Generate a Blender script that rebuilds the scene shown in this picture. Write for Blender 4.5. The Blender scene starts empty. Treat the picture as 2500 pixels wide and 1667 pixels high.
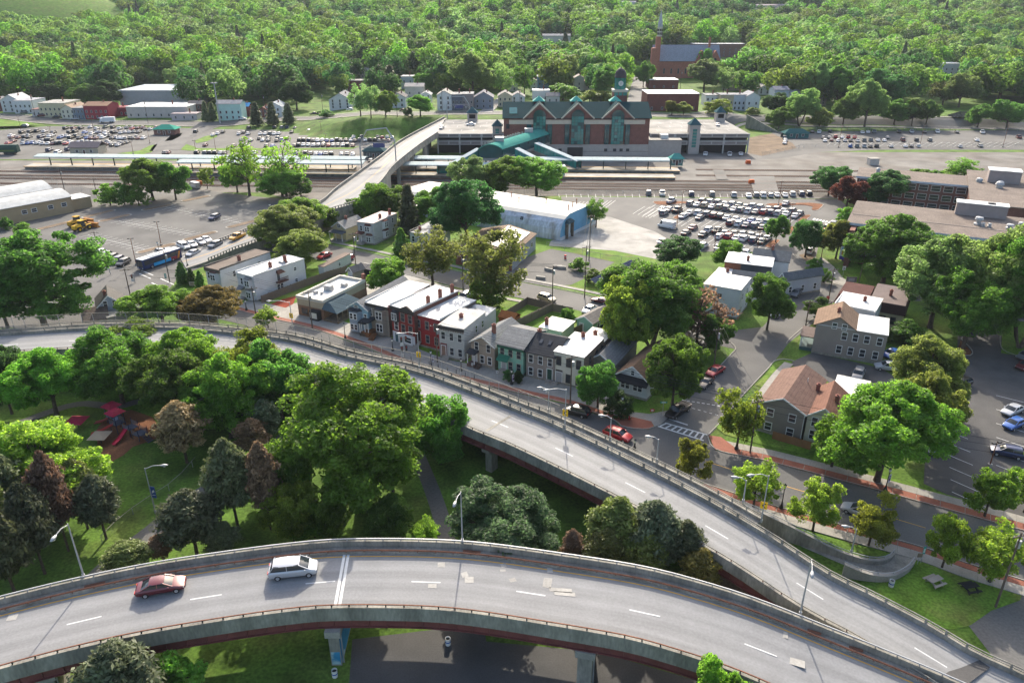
import bpy,bmesh,math,random
import numpy as np
from mathutils import Vector,Matrix
# ---------------------------------------------------------------- camera, sky, sun, exposure
SC=bpy.context.scene
CAM_H,PITCH,FPX=63.0,math.radians(24.45),1807.0
SUN_EL,SUN_AZ=math.radians(31.0),math.radians(1.5)
cd=bpy.data.cameras.new('camera');cam=bpy.data.objects.new('camera',cd);SC.collection.objects.link(cam)
cam.location=(0,0,CAM_H);cam.rotation_euler=(math.pi/2-PITCH,0,0)
cd.sensor_width=36.0;cd.lens=FPX/2500*36;cd.clip_start=1.0;cd.clip_end=9000
SC.camera=cam
W=bpy.data.worlds.new('World');SC.world=W;W.use_nodes=True
wn=W.node_tree.nodes;sky=wn.new('ShaderNodeTexSky');sky.sky_type='NISHITA';sky.sun_disc=False
sky.sun_elevation=SUN_EL;sky.sun_rotation=SUN_AZ;sky.altitude=60;sky.air_density=1.0;sky.dust_density=4.0
W.node_tree.links.new(sky.outputs['Color'],wn['Background'].inputs['Color']);wn['Background'].inputs['Strength'].default_value=0.15
sl=bpy.data.lights.new('sun','SUN');sl.energy=3.2;sl.angle=math.radians(0.53);sl.color=(1.0,0.915,0.78)
so=bpy.data.objects.new('sun',sl);SC.collection.objects.link(so)
so.rotation_euler=(-(math.pi/2-SUN_EL),0,-SUN_AZ);so.location=(0,300,400)
SC.view_settings.view_transform='Standard';SC.view_settings.look='None'
SC.view_settings.exposure=1.2;SC.view_settings.gamma=1.0
try:SC.view_settings.use_curve_mapping=False
except Exception:pass
SC.render.engine='CYCLES'
SC.cycles.max_bounces=8;SC.cycles.diffuse_bounces=4;SC.cycles.glossy_bounces=2
SC.cycles.transmission_bounces=5;SC.cycles.transparent_max_bounces=6;SC.cycles.volume_bounces=0
SC.cycles.caustics_reflective=False;SC.cycles.caustics_refractive=False
SC.cycles.sample_clamp_indirect=4.0
try:SC.cycles.use_denoising=True
except Exception:pass
COL=SC.collection
R=random.Random(7)
ORD=['first','second','third','fourth','fifth','sixth','seventh','eighth','ninth','tenth','eleventh','twelfth']+['%dth'%i for i in range(13,21)]+['21st','22nd','23rd']+['%dth'%i for i in range(24,31)]+['31st','32nd','33rd']+['%dth'%i for i in range(34,90)]
# ---------------------------------------------------------------- where photo pixels lie on the ground
CP,SP=math.cos(PITCH),math.sin(PITCH)
def ray(px,py):
 u=(px-1250)/FPX;v=-(py-833.5)/FPX
 return(u,CP+v*SP,-SP+v*CP)
def G(px,py,z=0.0):
 d=ray(px,py);t=(z-CAM_H)/d[2]
 return Vector((d[0]*t,d[1]*t,z))
def HT(px,py,Y):
 d=ray(px,py);return CAM_H+d[2]/d[1]*Y
def PX(X,Y,Z):
 Z=Z-CAM_H;w=Y*CP-Z*SP;v=Y*SP+Z*CP
 return 1250+FPX*X/w,833.5-FPX*v/w
def sstep(a,b,x):
 t=min(1.0,max(0.0,(x-a)/(b-a)));return t*t*(3-2*t)
def lerp(a,b,t):return a+(b-a)*t
def interp(xs,ys,x):
 if x<=xs[0]:return ys[0]
 for i in range(len(xs)-1):
  if x<=xs[i+1]:return ys[i]+(ys[i+1]-ys[i])*(x-xs[i])/(xs[i+1]-xs[i])
 return ys[-1]
def terrain(X,Y):
 p=interp([-200,-120,-75,70,112,135,400],[1.0,2.0,8.3,8.3,8.3,4.5,4.5],X)
 e0=interp([-240,-130,-95,-30,-25,108,116,400],[432,420,393,393,386,386,424,424],X)
 w=interp([-240,-130,-95,-30,108,116,400],[40,30,18,18,12,14,14],X)
 z=p*sstep(e0,e0+w,Y)
 if Y>480:
  h=interp([480,640,760,900,1100,1300,1700,2400,4000],[0,1.5,6,16,36,62,120,190,230],Y)
  z+=h*(1+0.12*math.sin(X*0.0061+1.3)+0.08*math.sin(X*0.017+Y*0.006))
  z+=1.6*math.sin(X*0.021)*math.sin(Y*0.017)*sstep(480,620,Y)
 return z
def GT(px,py):
 d=ray(px,py);t=60.0;o=(0,0,CAM_H)
 for i in range(900):
  t2=t*1.006+0.4
  if CAM_H+d[2]*t2<terrain(d[0]*t2,d[1]*t2):break
  t=t2
  if t>3500:break
 a,b=t,t2
 for i in range(16):
  m=(a+b)/2
  if CAM_H+d[2]*m<terrain(d[0]*m,d[1]*m):b=m
  else:a=m
 return Vector((d[0]*b,d[1]*b,terrain(d[0]*b,d[1]*b)))
# ---------------------------------------------------------------- objects
def tag(o,label=None,cat=None,group=None,kind=None):
 if label:o['label']=label
 if cat:o['category']=cat
 if group:o['group']=group
 if kind:o['kind']=kind
 return o
def thing(name,label,cat,loc=(0,0,0),rz=0.0,group=None,sc=None):
 o=bpy.data.objects.new(name,None);COL.objects.link(o);o.location=loc;o.rotation_euler=(0,0,rz)
 o.empty_display_size=0.3
 if sc:o.scale=sc
 return tag(o,label,cat,group)
def inst(name,me,parent=None,loc=(0,0,0),rz=0.0,col=None,sc=None):
 o=bpy.data.objects.new(name,me);COL.objects.link(o)
 if parent:o.parent=parent
 o.location=loc
 if rz:o.rotation_euler=(0,0,rz)
 if col:o.color=(col[0],col[1],col[2],1)
 if sc:o.scale=sc
 return o
def copy_tree(o,parent=None):
 c=o.copy();COL.objects.link(c)
 if parent:c.parent=parent
 for ch in o.children:copy_tree(ch,c)
 return c
class MB:
 def __init__(s):s.v=[];s.f=[];s.m=[];s.mi=0;s.sm=False;s.uv=None
 def add(s,vs,fs):
  n=len(s.v);s.v.extend([tuple(p)for p in vs]);s.f.extend([tuple(i+n for i in f)for f in fs]);s.m.extend([s.mi]*len(fs));return s
 def box(s,x0,y0,z0,x1,y1,z1):
  return s.add([(x0,y0,z0),(x1,y0,z0),(x1,y1,z0),(x0,y1,z0),(x0,y0,z1),(x1,y0,z1),(x1,y1,z1),(x0,y1,z1)],[(0,3,2,1),(4,5,6,7),(0,1,5,4),(1,2,6,5),(2,3,7,6),(3,0,4,7)])
 def bar(s,a,b,w,h,up=(0,0,1)):
  a=Vector(a);b=Vector(b);d=(b-a).normalized();u=Vector(up)
  if abs(d.dot(u))>0.98:u=Vector((1,0,0))
  sd=d.cross(u).normalized()*w/2;u=sd.cross(d).normalized()*h/2
  vs=[a-sd-u,a+sd-u,a+sd+u,a-sd+u,b-sd-u,b+sd-u,b+sd+u,b-sd+u]
  return s.add(vs,[(0,1,2,3),(7,6,5,4),(0,4,5,1),(1,5,6,2),(2,6,7,3),(3,7,4,0)])
 def tube(s,pts,r,n=6,cap=True):
  pts=[Vector(p)for p in pts];rs=r if isinstance(r,(list,tuple))else[r]*len(pts)
  rings=[]
  for i,p in enumerate(pts):
   d=(pts[min(i+1,len(pts)-1)]-pts[max(i-1,0)]).normalized()
   u=Vector((0,0,1))if abs(d.z)<0.9 else Vector((1,0,0))
   a=d.cross(u).normalized();b=d.cross(a)
   rings.append([p+(a*math.cos(2*math.pi*k/n)+b*math.sin(2*math.pi*k/n))*rs[i]for k in range(n)])
  vs=[p for ring in rings for p in ring];fs=[]
  for i in range(len(pts)-1):
   for k in range(n):
    fs.append((i*n+k,i*n+(k+1)%n,(i+1)*n+(k+1)%n,(i+1)*n+k))
  if cap:fs.append(tuple(range(n-1,-1,-1)));fs.append(tuple((len(pts)-1)*n+k for k in range(n)))
  return s.add(vs,fs)
 def prism(s,poly,z0,z1,bottom=True):
  n=len(poly);vs=[(p[0],p[1],z0)for p in poly]+[(p[0],p[1],z1)for p in poly]
  ar=sum(poly[i][0]*poly[(i+1)%n][1]-poly[(i+1)%n][0]*poly[i][1]for i in range(n))
  fs=[tuple(range(n,2*n))]
  if bottom:fs.append(tuple(range(n-1,-1,-1)))
  fs+=[(i,(i+1)%n,n+(i+1)%n,n+i)for i in range(n)]
  if ar<0:fs=[tuple(reversed(f))for f in fs]
  return s.add(vs,fs)
 def flat(s,poly,z):
  n=len(poly);ar=sum(poly[i][0]*poly[(i+1)%n][1]-poly[(i+1)%n][0]*poly[i][1]for i in range(n))
  f=tuple(range(n));f=f if ar>0 else tuple(reversed(f))
  return s.add([(p[0],p[1],z)for p in poly],[f])
 def lathe(s,prof,n=12,c=(0,0,0)):
  vs=[(c[0]+r*math.cos(2*math.pi*k/n),c[1]+r*math.sin(2*math.pi*k/n),c[2]+z)for r,z in prof for k in range(n)]
  fs=[(i*n+k,i*n+(k+1)%n,(i+1)*n+(k+1)%n,(i+1)*n+k)for i in range(len(prof)-1)for k in range(n)]
  return s.add(vs,fs)
 def loft(s,rings,cap=True):
  n=len(rings[0]);vs=[p for r in rings for p in r]
  fs=[(i*n+k,i*n+(k+1)%n,(i+1)*n+(k+1)%n,(i+1)*n+k)for i in range(len(rings)-1)for k in range(n)]
  if cap:fs.append(tuple(range(n-1,-1,-1)));fs.append(tuple((len(rings)-1)*n+k for k in range(n)))
  return s.add(vs,fs)
 def mesh(s,name,mats,fix=True):
  me=bpy.data.meshes.new(name);me.from_pydata(s.v,[],s.f)
  for m in(mats if isinstance(mats,(list,tuple))else[mats]):me.materials.append(m)
  if s.mi or any(s.m):me.polygons.foreach_set('material_index',s.m)
  if fix:
   bm=bmesh.new();bm.from_mesh(me);bmesh.ops.recalc_face_normals(bm,faces=bm.faces);bm.to_mesh(me);bm.free()
  if s.sm:me.polygons.foreach_set('use_smooth',[True]*len(me.polygons))
  me.update();return me
 def build(s,name,mats,parent=None,loc=(0,0,0),rz=0.0,col=None,fix=True):
  return inst(name,s.mesh(name,mats,fix),parent,loc,rz,col)
# ---------------------------------------------------------------- materials
def M(name,col=(0.5,0.5,0.5),rough=0.8,spec=0.3,var=0.12,scale=0.6,fine=0.0,fscale=8.0,obj=False,metal=0.0,bump=0.0,bscale=6.0,tex=None,col2=None,thr=(0.45,0.6),world=True,coat=0.0,stretch=None):
 m=bpy.data.materials.new(name);m.use_nodes=True;nt=m.node_tree;N=nt.nodes;L=nt.links
 b=N['Principled BSDF'];b.inputs['Roughness'].default_value=rough;b.inputs['Metallic'].default_value=metal
 b.inputs['Specular IOR Level'].default_value=spec
 if coat:b.inputs['Coat Weight'].default_value=coat;b.inputs['Coat Roughness'].default_value=0.08
 if world:g=N.new('ShaderNodeNewGeometry');vec=g.outputs['Position']
 else:g=N.new('ShaderNodeTexCoord');vec=g.outputs['Object']
 if stretch:
  mp=N.new('ShaderNodeMapping');L.new(vec,mp.inputs['Vector']);mp.inputs['Scale'].default_value=stretch;vec2=mp.outputs['Vector']
 else:vec2=vec
 if obj:oi=N.new('ShaderNodeObjectInfo');c=oi.outputs['Color']
 else:rgb=N.new('ShaderNodeRGB');rgb.outputs[0].default_value=(*col,1);c=rgb.outputs[0]
 def noise(sc,det=4.0):
  n=N.new('ShaderNodeTexNoise');n.inputs['Scale'].default_value=sc;n.inputs['Detail'].default_value=det;L.new(vec2,n.inputs['Vector']);return n.outputs['Fac']
 def mul(c,fac,amt):
  mr=N.new('ShaderNodeMapRange');mr.inputs['From Min'].default_value=0.3;mr.inputs['From Max'].default_value=0.7
  mr.inputs['To Min'].default_value=1-amt;mr.inputs['To Max'].default_value=1+amt;L.new(fac,mr.inputs['Value'])
  v=N.new('ShaderNodeVectorMath');v.operation='SCALE';L.new(c,v.inputs[0]);L.new(mr.outputs[0],v.inputs['Scale']);return v.outputs[0]
 if col2:
  mr=N.new('ShaderNodeMapRange');mr.inputs['From Min'].default_value=thr[0];mr.inputs['From Max'].default_value=thr[1];L.new(noise(scale*0.6,6),mr.inputs['Value'])
  mx=N.new('ShaderNodeMix');mx.data_type='RGBA';L.new(mr.outputs[0],mx.inputs['Factor']);L.new(c,mx.inputs['A']);mx.inputs['B'].default_value=(*col2,1);c=mx.outputs['Result']
 if var:c=mul(c,noise(scale),var)
 if fine:c=mul(c,noise(fscale,2),fine)
 hgt=None
 if tex:
  kind,p=tex
  sx=N.new('ShaderNodeSeparateXYZ');tc=N.new('ShaderNodeTexCoord');L.new(tc.outputs['Object'],sx.inputs[0])
  ad=N.new('ShaderNodeMath');ad.operation='ADD';L.new(sx.outputs['X'],ad.inputs[0]);L.new(sx.outputs['Y'],ad.inputs[1])
  cb=N.new('ShaderNodeCombineXYZ');L.new(ad.outputs[0],cb.inputs['X']);L.new(sx.outputs['Z'],cb.inputs['Y'])
  if kind=='brick':
   br=N.new('ShaderNodeTexBrick');L.new(cb.outputs[0],br.inputs['Vector']);br.inputs['Scale'].default_value=p;br.inputs['Mortar Size'].default_value=0.012
   br.inputs['Color1'].default_value=(1.12,1.12,1.12,1);br.inputs['Color2'].default_value=(0.82,0.82,0.82,1);br.inputs['Mortar'].default_value=(1.25,1.3,1.3,1)
   t=br.outputs['Color']
   v=N.new('ShaderNodeVectorMath');v.operation='MULTIPLY';L.new(c,v.inputs[0]);L.new(t,v.inputs[1]);c=v.outputs[0];hgt=br.outputs['Fac']
  else:
   wv=N.new('ShaderNodeTexWave');wv.wave_type='BANDS';wv.wave_profile='SAW';wv.bands_direction='Y' if kind=='siding' else 'X'
   L.new(cb.outputs[0],wv.inputs['Vector']);wv.inputs['Scale'].default_value=p
   mr=N.new('ShaderNodeMapRange');mr.inputs['From Min'].default_value=0.0;mr.inputs['From Max'].default_value=0.25;mr.inputs['To Min'].default_value=0.72;mr.inputs['To Max'].default_value=1.0
   L.new(wv.outputs['Fac'],mr.inputs['Value'])
   v=N.new('ShaderNodeVectorMath');v.operation='SCALE';L.new(c,v.inputs[0]);L.new(mr.outputs[0],v.inputs['Scale']);c=v.outputs[0];hgt=wv.outputs['Fac']
 L.new(c,b.inputs['Base Color'])
 if bump or hgt is not None:
  bp=N.new('ShaderNodeBump');bp.inputs['Strength'].default_value=bump or 0.25;bp.inputs['Distance'].default_value=0.05
  L.new(hgt if hgt is not None else noise(bscale,5),bp.inputs['Height']);L.new(bp.outputs[0],b.inputs['Normal'])
 return m
m_grass=M('grass',(0.080,0.145,0.022),0.9,0.1,0.42,0.2,fine=0.35,fscale=2.5,bump=0.5,bscale=5,col2=(0.105,0.13,0.032),thr=(0.5,0.75))
m_lawn=M('lawn',(0.105,0.190,0.024),0.9,0.1,0.3,0.3,fine=0.3,fscale=3,bump=0.5,bscale=6,col2=(0.145,0.165,0.042),thr=(0.5,0.72))
m_asph=M('asphalt',(0.105,0.102,0.097),0.85,0.2,0.16,0.12,fine=0.12,fscale=6,col2=(0.128,0.124,0.116),thr=(0.45,0.6))
m_asph_old=M('worn_asphalt',(0.125,0.120,0.111),0.88,0.2,0.15,0.1,fine=0.15,fscale=3,col2=(0.10,0.097,0.09),thr=(0.5,0.62))
m_asph_dark=M('dark_asphalt',(0.082,0.079,0.076),0.85,0.2,0.2,0.2,fine=0.12,fscale=6)
m_deck=M('deck_concrete',(0.235,0.235,0.235),0.6,0.35,0.07,0.25,fine=0.06,fscale=3)
m_gravel=M('gravel',(0.16,0.15,0.135),0.9,0.2,0.25,0.12,fine=0.25,fscale=4,col2=(0.12,0.105,0.09),thr=(0.4,0.65),bump=0.4)
m_ballast=M('ballast',(0.105,0.095,0.085),0.95,0.2,0.2,0.2,fine=0.35,fscale=5,col2=(0.075,0.068,0.06),bump=0.5)
m_dirt=M('dirt',(0.17,0.125,0.085),0.95,0.1,0.3,0.2,fine=0.3,fscale=4)
m_conc=M('concrete',(0.29,0.272,0.24),0.85,0.25,0.14,0.4,fine=0.1,fscale=5)
m_conc_old=M('stained_concrete',(0.24,0.225,0.19),0.85,0.25,0.3,0.5,fine=0.15,fscale=4,stretch=(1,1,0.3))
m_conc_wht=M('bright_concrete',(0.34,0.325,0.295),0.9,0.25,0.12,0.25,fine=0.1,fscale=4,col2=(0.22,0.21,0.19),thr=(0.45,0.7))
m_brickpave=M('brick_paver',(0.27,0.10,0.065),0.85,0.2,0.15,0.5,fine=0.15,fscale=6)
m_mulch=M('mulch',(0.22,0.045,0.025),0.95,0.1,0.25,0.6,fine=0.35,fscale=7)
m_chips=M('wood_chips',(0.19,0.085,0.045),0.95,0.1,0.25,0.4,fine=0.3,fscale=6)
m_white=M('white_paint',(0.56,0.56,0.54),0.7,0.3,0.12,1.2)
m_yellow=M('yellow_paint',(0.62,0.34,0.05),0.7,0.3,0.15,1.2)
m_paint=M('car_paint',obj=True,rough=0.32,spec=0.5,var=0,coat=0.6,metal=0.15)
m_flat=M('painted_surface',obj=True,rough=0.75,spec=0.3,var=0.07,scale=0.8)
m_siding=M('clapboard',obj=True,rough=0.7,spec=0.3,var=0.06,scale=0.7,tex=('siding',1.3),bump=0.35)
m_brick=M('brickwork',obj=True,rough=0.88,spec=0.2,var=0.12,scale=0.7,tex=('brick',2.2),bump=0.3)
m_shingle=M('shingles',obj=True,rough=0.92,spec=0.15,var=0.14,scale=0.9,fine=0.2,fscale=5,tex=('siding',1.1),bump=0.2)
m_seam=M('standing_seam_metal',obj=True,rough=0.9,spec=0.03,var=0.08,scale=0.4,tex=('seam',0.55),bump=0.4)
m_roofw=M('white_membrane',(0.54,0.54,0.52),0.6,0.3,0.07,0.35,col2=(0.42,0.41,0.385),thr=(0.58,0.72))
m_roofg=M('grey_membrane',obj=True,rough=0.85,spec=0.25,var=0.15,scale=0.5,fine=0.15,fscale=5,world=True)
m_metal=M('galvanised_metal',(0.36,0.365,0.37),0.6,0.4,0.08,1.0,metal=0.4)
m_rust=M('rusty_steel',(0.20,0.085,0.05),0.8,0.3,0.25,1.5,fine=0.2)
m_girder=M('red_oxide_steel',(0.17,0.05,0.045),0.65,0.4,0.18,0.6,fine=0.12)
m_black=M('black_metal',(0.02,0.02,0.022),0.5,0.4,0.05)
m_wood=M('weathered_wood',(0.17,0.13,0.095),0.9,0.2,0.25,1.5,fine=0.15)
m_pole=M('pole_wood',(0.11,0.085,0.065),0.9,0.2,0.2,1.5)
m_tyre=M('tyre_rubber',(0.018,0.018,0.018),0.9,0.2,0.0)
m_rim=M('wheel_rim',(0.5,0.5,0.52),0.35,0.5,0.0,metal=0.8)
m_glass=M('window_glass',(0.03,0.035,0.042),0.08,0.6,0.0)
m_cglass=M('car_glass',(0.025,0.032,0.036),0.06,0.6,0.0)
m_teal=M('teal_glass',(0.03,0.20,0.18),0.1,0.7,0.2,0.3)  # teal tint, base colour brightened to stand in for reflected sunlit hills
m_tealdark=M('dark_teal_glass',(0.014,0.07,0.075),0.08,0.7,0.2,0.3)
m_solar=M('solar_cells',(0.02,0.025,0.06),0.12,0.6,0.1,2.0)
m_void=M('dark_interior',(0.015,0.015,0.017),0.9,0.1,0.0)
m_lite=M('lamp_lens',(0.75,0.74,0.68),0.3,0.5,0.0)
m_red=M('red_lens',(0.45,0.02,0.02),0.3,0.5,0.0)
m_bark=M('bark',(0.085,0.065,0.05),0.95,0.1,0.25,2.0,fine=0.2)
def leafmat(name,trans=0.55,fixed=None,isl=0.28):
 m=bpy.data.materials.new(name);m.use_nodes=True;nt=m.node_tree;N=nt.nodes;L=nt.links
 out=N['Material Output'];b=N['Principled BSDF'];b.inputs['Roughness'].default_value=0.55;b.inputs['Specular IOR Level'].default_value=0.08 if fixed else 0.25
 oi=N.new('ShaderNodeObjectInfo');ge=N.new('ShaderNodeNewGeometry')
 n=N.new('ShaderNodeTexNoise');n.inputs['Scale'].default_value=0.45;n.inputs['Detail'].default_value=3;L.new(ge.outputs['Position'],n.inputs['Vector'])
 hs=N.new('ShaderNodeHueSaturation')
 if fixed:hs.inputs['Color'].default_value=(*fixed,1)
 else:L.new(oi.outputs['Color'],hs.inputs['Color'])
 mr=N.new('ShaderNodeMapRange');mr.inputs['From Min'].default_value=0.3;mr.inputs['From Max'].default_value=0.7;mr.inputs['To Min'].default_value=0.75;mr.inputs['To Max'].default_value=1.25;L.new(n.outputs['Fac'],mr.inputs['Value'])
 ri=N.new('ShaderNodeMapRange');ri.inputs['To Min'].default_value=1-isl;ri.inputs['To Max'].default_value=1+isl;L.new(ge.outputs['Random Per Island'],ri.inputs['Value'])
 ro=N.new('ShaderNodeMapRange');ro.inputs['To Min'].default_value=0.66;ro.inputs['To Max'].default_value=1.4;L.new(oi.outputs['Random'],ro.inputs['Value'])
 rh=N.new('ShaderNodeMapRange');rh.inputs['To Min'].default_value=0.482;rh.inputs['To Max'].default_value=0.518;L.new(oi.outputs['Random'],rh.inputs['Value'])
 m1=N.new('ShaderNodeMath');m1 .operation='MULTIPLY';L.new(mr.outputs[0],m1 .inputs[0]);L.new(ri.outputs[0],m1 .inputs[1])
 m2=N.new('ShaderNodeMath');m2 .operation='MULTIPLY';L.new(m1 .outputs[0],m2 .inputs[0]);L.new(ro.outputs[0],m2 .inputs[1])
 L.new(m2 .outputs[0],hs.inputs['Value']);L.new(rh.outputs[0],hs.inputs['Hue']);L.new(hs.outputs[0],b.inputs['Base Color'])
 tr=N.new('ShaderNodeBsdfTranslucent');h2=N.new('ShaderNodeHueSaturation');h2 .inputs['Hue'].default_value=0.496;h2 .inputs['Value'].default_value=2.2;h2 .inputs['Saturation'].default_value=1.05
 L.new(hs.outputs[0],h2 .inputs['Color']);L.new(h2 .outputs[0],tr.inputs['Color'])
 mx=N.new('ShaderNodeMixShader');mx.inputs['Fac'].default_value=trans;L.new(b.outputs[0],mx.inputs[1]);L.new(tr.outputs[0],mx.inputs[2]);L.new(mx.outputs[0],out.inputs['Surface'])
 return m
m_leaf=leafmat('leaves');m_needle=leafmat('needles',0.25)
# ---------------------------------------------------------------- ground, roads, paths
def crom(pts,step=2.0):
 P=[Vector(p)for p in pts];P=[P[0]*2-P[1]]+P+[P[-1]*2-P[-2]];out=[]
 for i in range(1,len(P)-2):
  n=max(2,int((P[i+1]-P[i]).length/0.5))
  for k in range(n):
   t=k/n;a,b,c,d=P[i-1],P[i],P[i+1],P[i+2]
   out.append(0.5*((2*b)+(c-a)*t+(2*a-5*b+4*c-d)*t*t+(3*b-a-3*c+d)*t*t*t))
 out.append(P[-2])
 res=[out[0]];acc=0.0
 for a,b in zip(out[:-1],out[1:]):
  L=(b-a).length;
  if L<1e-9:continue
  while acc+L>=step:
   t=(step-acc)/L;a=a+(b-a)*t;res.append(a.copy());L=(b-a).length;acc=0.0
  acc+=L
 res.append(out[-1]);return res
def normals(path):
 ns=[]
 for i in range(len(path)):
  d=path[min(i+1,len(path)-1)]-path[max(i-1,0)];d.z=0;d.normalize();ns.append(Vector((-d.y,d.x,0)))
 return ns
def sweep(mb,path,sec,closed=True,ns=None):
 ns=ns or normals(path);n=len(sec)
 vs=[p+nn*o+Vector((0,0,h))for p,nn in zip(path,ns)for o,h in sec];fs=[]
 for i in range(len(path)-1):
  for k in range(n if closed else n-1):
   fs.append((i*n+k,i*n+(k+1)%n,(i+1)*n+(k+1)%n,(i+1)*n+k))
 if closed:fs.append(tuple(range(n)));fs.append(tuple((len(path)-1)*n+k for k in range(n-1,-1,-1)))
 mb.add(vs,fs);return mb
def rect(o0,o1,z0,z1):return[(o0,z0),(o1,z0),(o1,z1),(o0,z1)]
def struct(o):return tag(o,kind='structure')
def sheet(name,pxs,z,mat,extra=None):
 mb=MB();mb.flat([G(x,y,z)for x,y in pxs],z)
 for e in(extra or[]):mb.flat([G(x,y,z)for x,y in e],z)
 return struct(mb.build(name,mat))
def ribbon(name,pxs,w0,w1,z,mat,smooth=True):
 P=[G(x,y,z)for x,y in pxs]
 if smooth:P=crom(P,1.5)
 mb=MB();sweep(mb,P,[(w1,0),(w0,0)],closed=False)
 return struct(mb.build(name,mat))
def walk(name,pxs,w0,w1,mat,z=0.13,slab=1.5):
 P=crom([G(x,y,z)for x,y in pxs],slab);N=normals(P)
 mb=MB();sweep(mb,P,rect(w0+0.04,w1-0.04,-z-0.02,-0.03));base=struct(mb.build(name,m_conc_old))
 for i in range(len(P)-1):
  t=0.014
  a,b=lerp(P[i],P[i+1],t),lerp(P[i],P[i+1],1-t);dz=R.uniform(-0.006,0.006)
  s=MB();q=[a+N[i]*w0,b+N[i+1]*w0,b+N[i+1]*w1,a+N[i]*w1];c=sum(q,Vector())/4
  s.prism([p-c for p in q],-0.06,dz);s.build('slab',mat,base,loc=c)
 return base
def kerb(mb,pxs,z=0.0,w=0.16,h=0.14,smooth=True,side=1):
 P=[G(x,y,z)for x,y in pxs]
 if smooth:P=crom(P,1.2)
 sweep(mb,P,rect(0,w*side,-0.05,h));return mb
def make_terrain():
 ys=list(np.arange(-90,486,6.0))+list(np.arange(500,1500,22.0))+list(np.arange(1520,4001,124.0))
 xs=list(np.arange(-246,247,6.0));s=8.0;x=246.0
 while x<2700:x+=s;s*=1.09;xs.append(x);xs.insert(0,-x)
 nx=len(xs);vs=[(x,y,terrain(x,y))for y in ys for x in xs]
 fs=[(j*nx+i,j*nx+i+1,(j+1)*nx+i+1,(j+1)*nx+i)for j in range(len(ys)-1)for i in range(nx-1)]
 mb=MB();mb.v=vs;mb.f=fs;mb.m=[0]*len(fs);mb.sm=True
 return struct(mb.build('ground',m_grass,fix=False))
make_terrain()
def drape(name,pxs,w,mat,lift=0.22,off=0.0,world=None):
 P=crom(world or[GT(x,y)for x,y in pxs],5.0);N=normals(P);vs=[];fs=[];k=5
 for p,n in zip(P,N):
  for j in range(k):
   q=p+n*(off+w*(j/(k-1)-0.5));vs.append((q.x,q.y,terrain(q.x,q.y)+lift))
 for i in range(len(P)-1):
  for j in range(k-1):fs.append((i*k+j,(i+1)*k+j,(i+1)*k+j+1,i*k+j+1))
 mb=MB();mb.add(vs,fs);return struct(mb.build(name,mat))
# town ground sheets, lowest first
sheet('railway_yard',[(-700,392),(0,392),(700,393),(1230,374),(1840,372),(2600,372),(3100,372),(3100,500),(2070,486),(1380,478),(760,498),(640,470),(-700,470)],0.012,m_gravel)
sheet('ballast_bed',[(-700,408),(0,424),(400,436),(850,425),(1600,441),(2600,455),(3100,455),(3100,505),(2500,486),(2070,482),(1380,474),(700,470),(400,448),(0,437),(-700,425)],0.020,m_ballast)
sheet('parking_lot',[(-700,318),(0,318),(120,308),(268,306),(420,310),(480,316),(555,316),(690,316),(745,324),(780,327),(980,324),(940,372),(900,388),(300,389),(60,389),(-700,394)],0.024,m_asph_old)
sheet('parking_lot',[(1832,380),(1845,345),(1890,322),(2500,318),(3000,318),(3000,366),(2140,366),(2000,372),(1900,388),(1832,391)],0.024,m_asph_old)
sheet('gravel_slope',[(1826,374),(1830,336),(1885,326),(1935,350),(1945,362),(1860,381)],0.032,m_dirt)
sheet('yard_ground',[(-700,452),(110,452),(380,470),(520,468),(700,488),(790,494),(640,562),(455,655),(380,745),(330,790),(240,800),(-700,800)],0.024,m_asph)
sheet('yard_ground',[(640,565),(1000,488),(1380,478),(1500,520),(1600,600),(1600,700),(1500,790),(1650,860),(1720,830),(1650,1000),(1600,1045),(1290,965),(1010,880),(850,815),(640,772),(430,715),(480,640)],0.020,m_lawn)
sheet('parking_lot',[(1370,480),(2050,487),(2085,520),(2000,590),(1990,640),(2020,690),(2120,700),(2240,715),(2260,735),(2060,735),(2035,742),(1990,785),(1925,838),(1890,882),(1815,965),(1760,1034),(1727,1068),(1613,1036),(1664,987),(1699,955),(1786,865),(1796,852),(1700,832),(1660,800),(1660,770),(1795,806),(1862,798),(1919,731),(1937,691),(1905,640),(1880,618),(1790,612),(1690,616),(1560,580),(1500,548),(1375,520)],0.028,m_asph)
sheet('worn_forecourt',[(1372,522),(1490,530),(1600,566),(1690,618),(1640,640),(1500,612),(1340,600),(1345,588),(1445,552)],0.034,m_conc_wht)
sheet('gravel_yard',[(1190,668),(1250,640),(1345,608),(1400,618),(1500,640),(1470,660),(1395,695),(1340,700),(1250,682)],0.030,m_asph_old)
sheet('side_street',[(640,585),(700,588),(800,597),(929,625),(1000,642),(1080,654),(1180,677),(1267,688),(1391,712),(1480,732),(1600,760),(1700,790),(1720,830),(1640,810),(1486,776),(1367,747),(1241,722),(1162,711),(1080,692),(985,668),(896,648),(777,634),(640,612)],0.036,m_asph)
sheet('broadway_street',[(250,660),(330,680),(430,715),(560,750),(640,772),(760,801),(879,843),(1020,901),(1125,927),(1291,966),(1385,987),(1501,1027),(1512,1040),(1584,1049),(1613,1036),(1727,1066),(1748,1100),(1823,1116),(1889,1130),(2120,1191),(2500,1296),(2760,1370),(2760,1500),(2500,1416),(2355,1372),(2243,1332),(2030,1274),(1863,1226),(1718,1179),(1566,1122),(1421,1062),(1287,1012),(1027,932),(850,882),(632,802),(500,770),(300,742),(150,700)],0.040,m_asph)
sheet('bridge_approach',[(760,545),(640,590),(520,640),(455,668),(385,715),(330,690),(250,668),(340,645),(420,630),(500,600),(640,552),(740,510)],0.046,m_asph)
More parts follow.
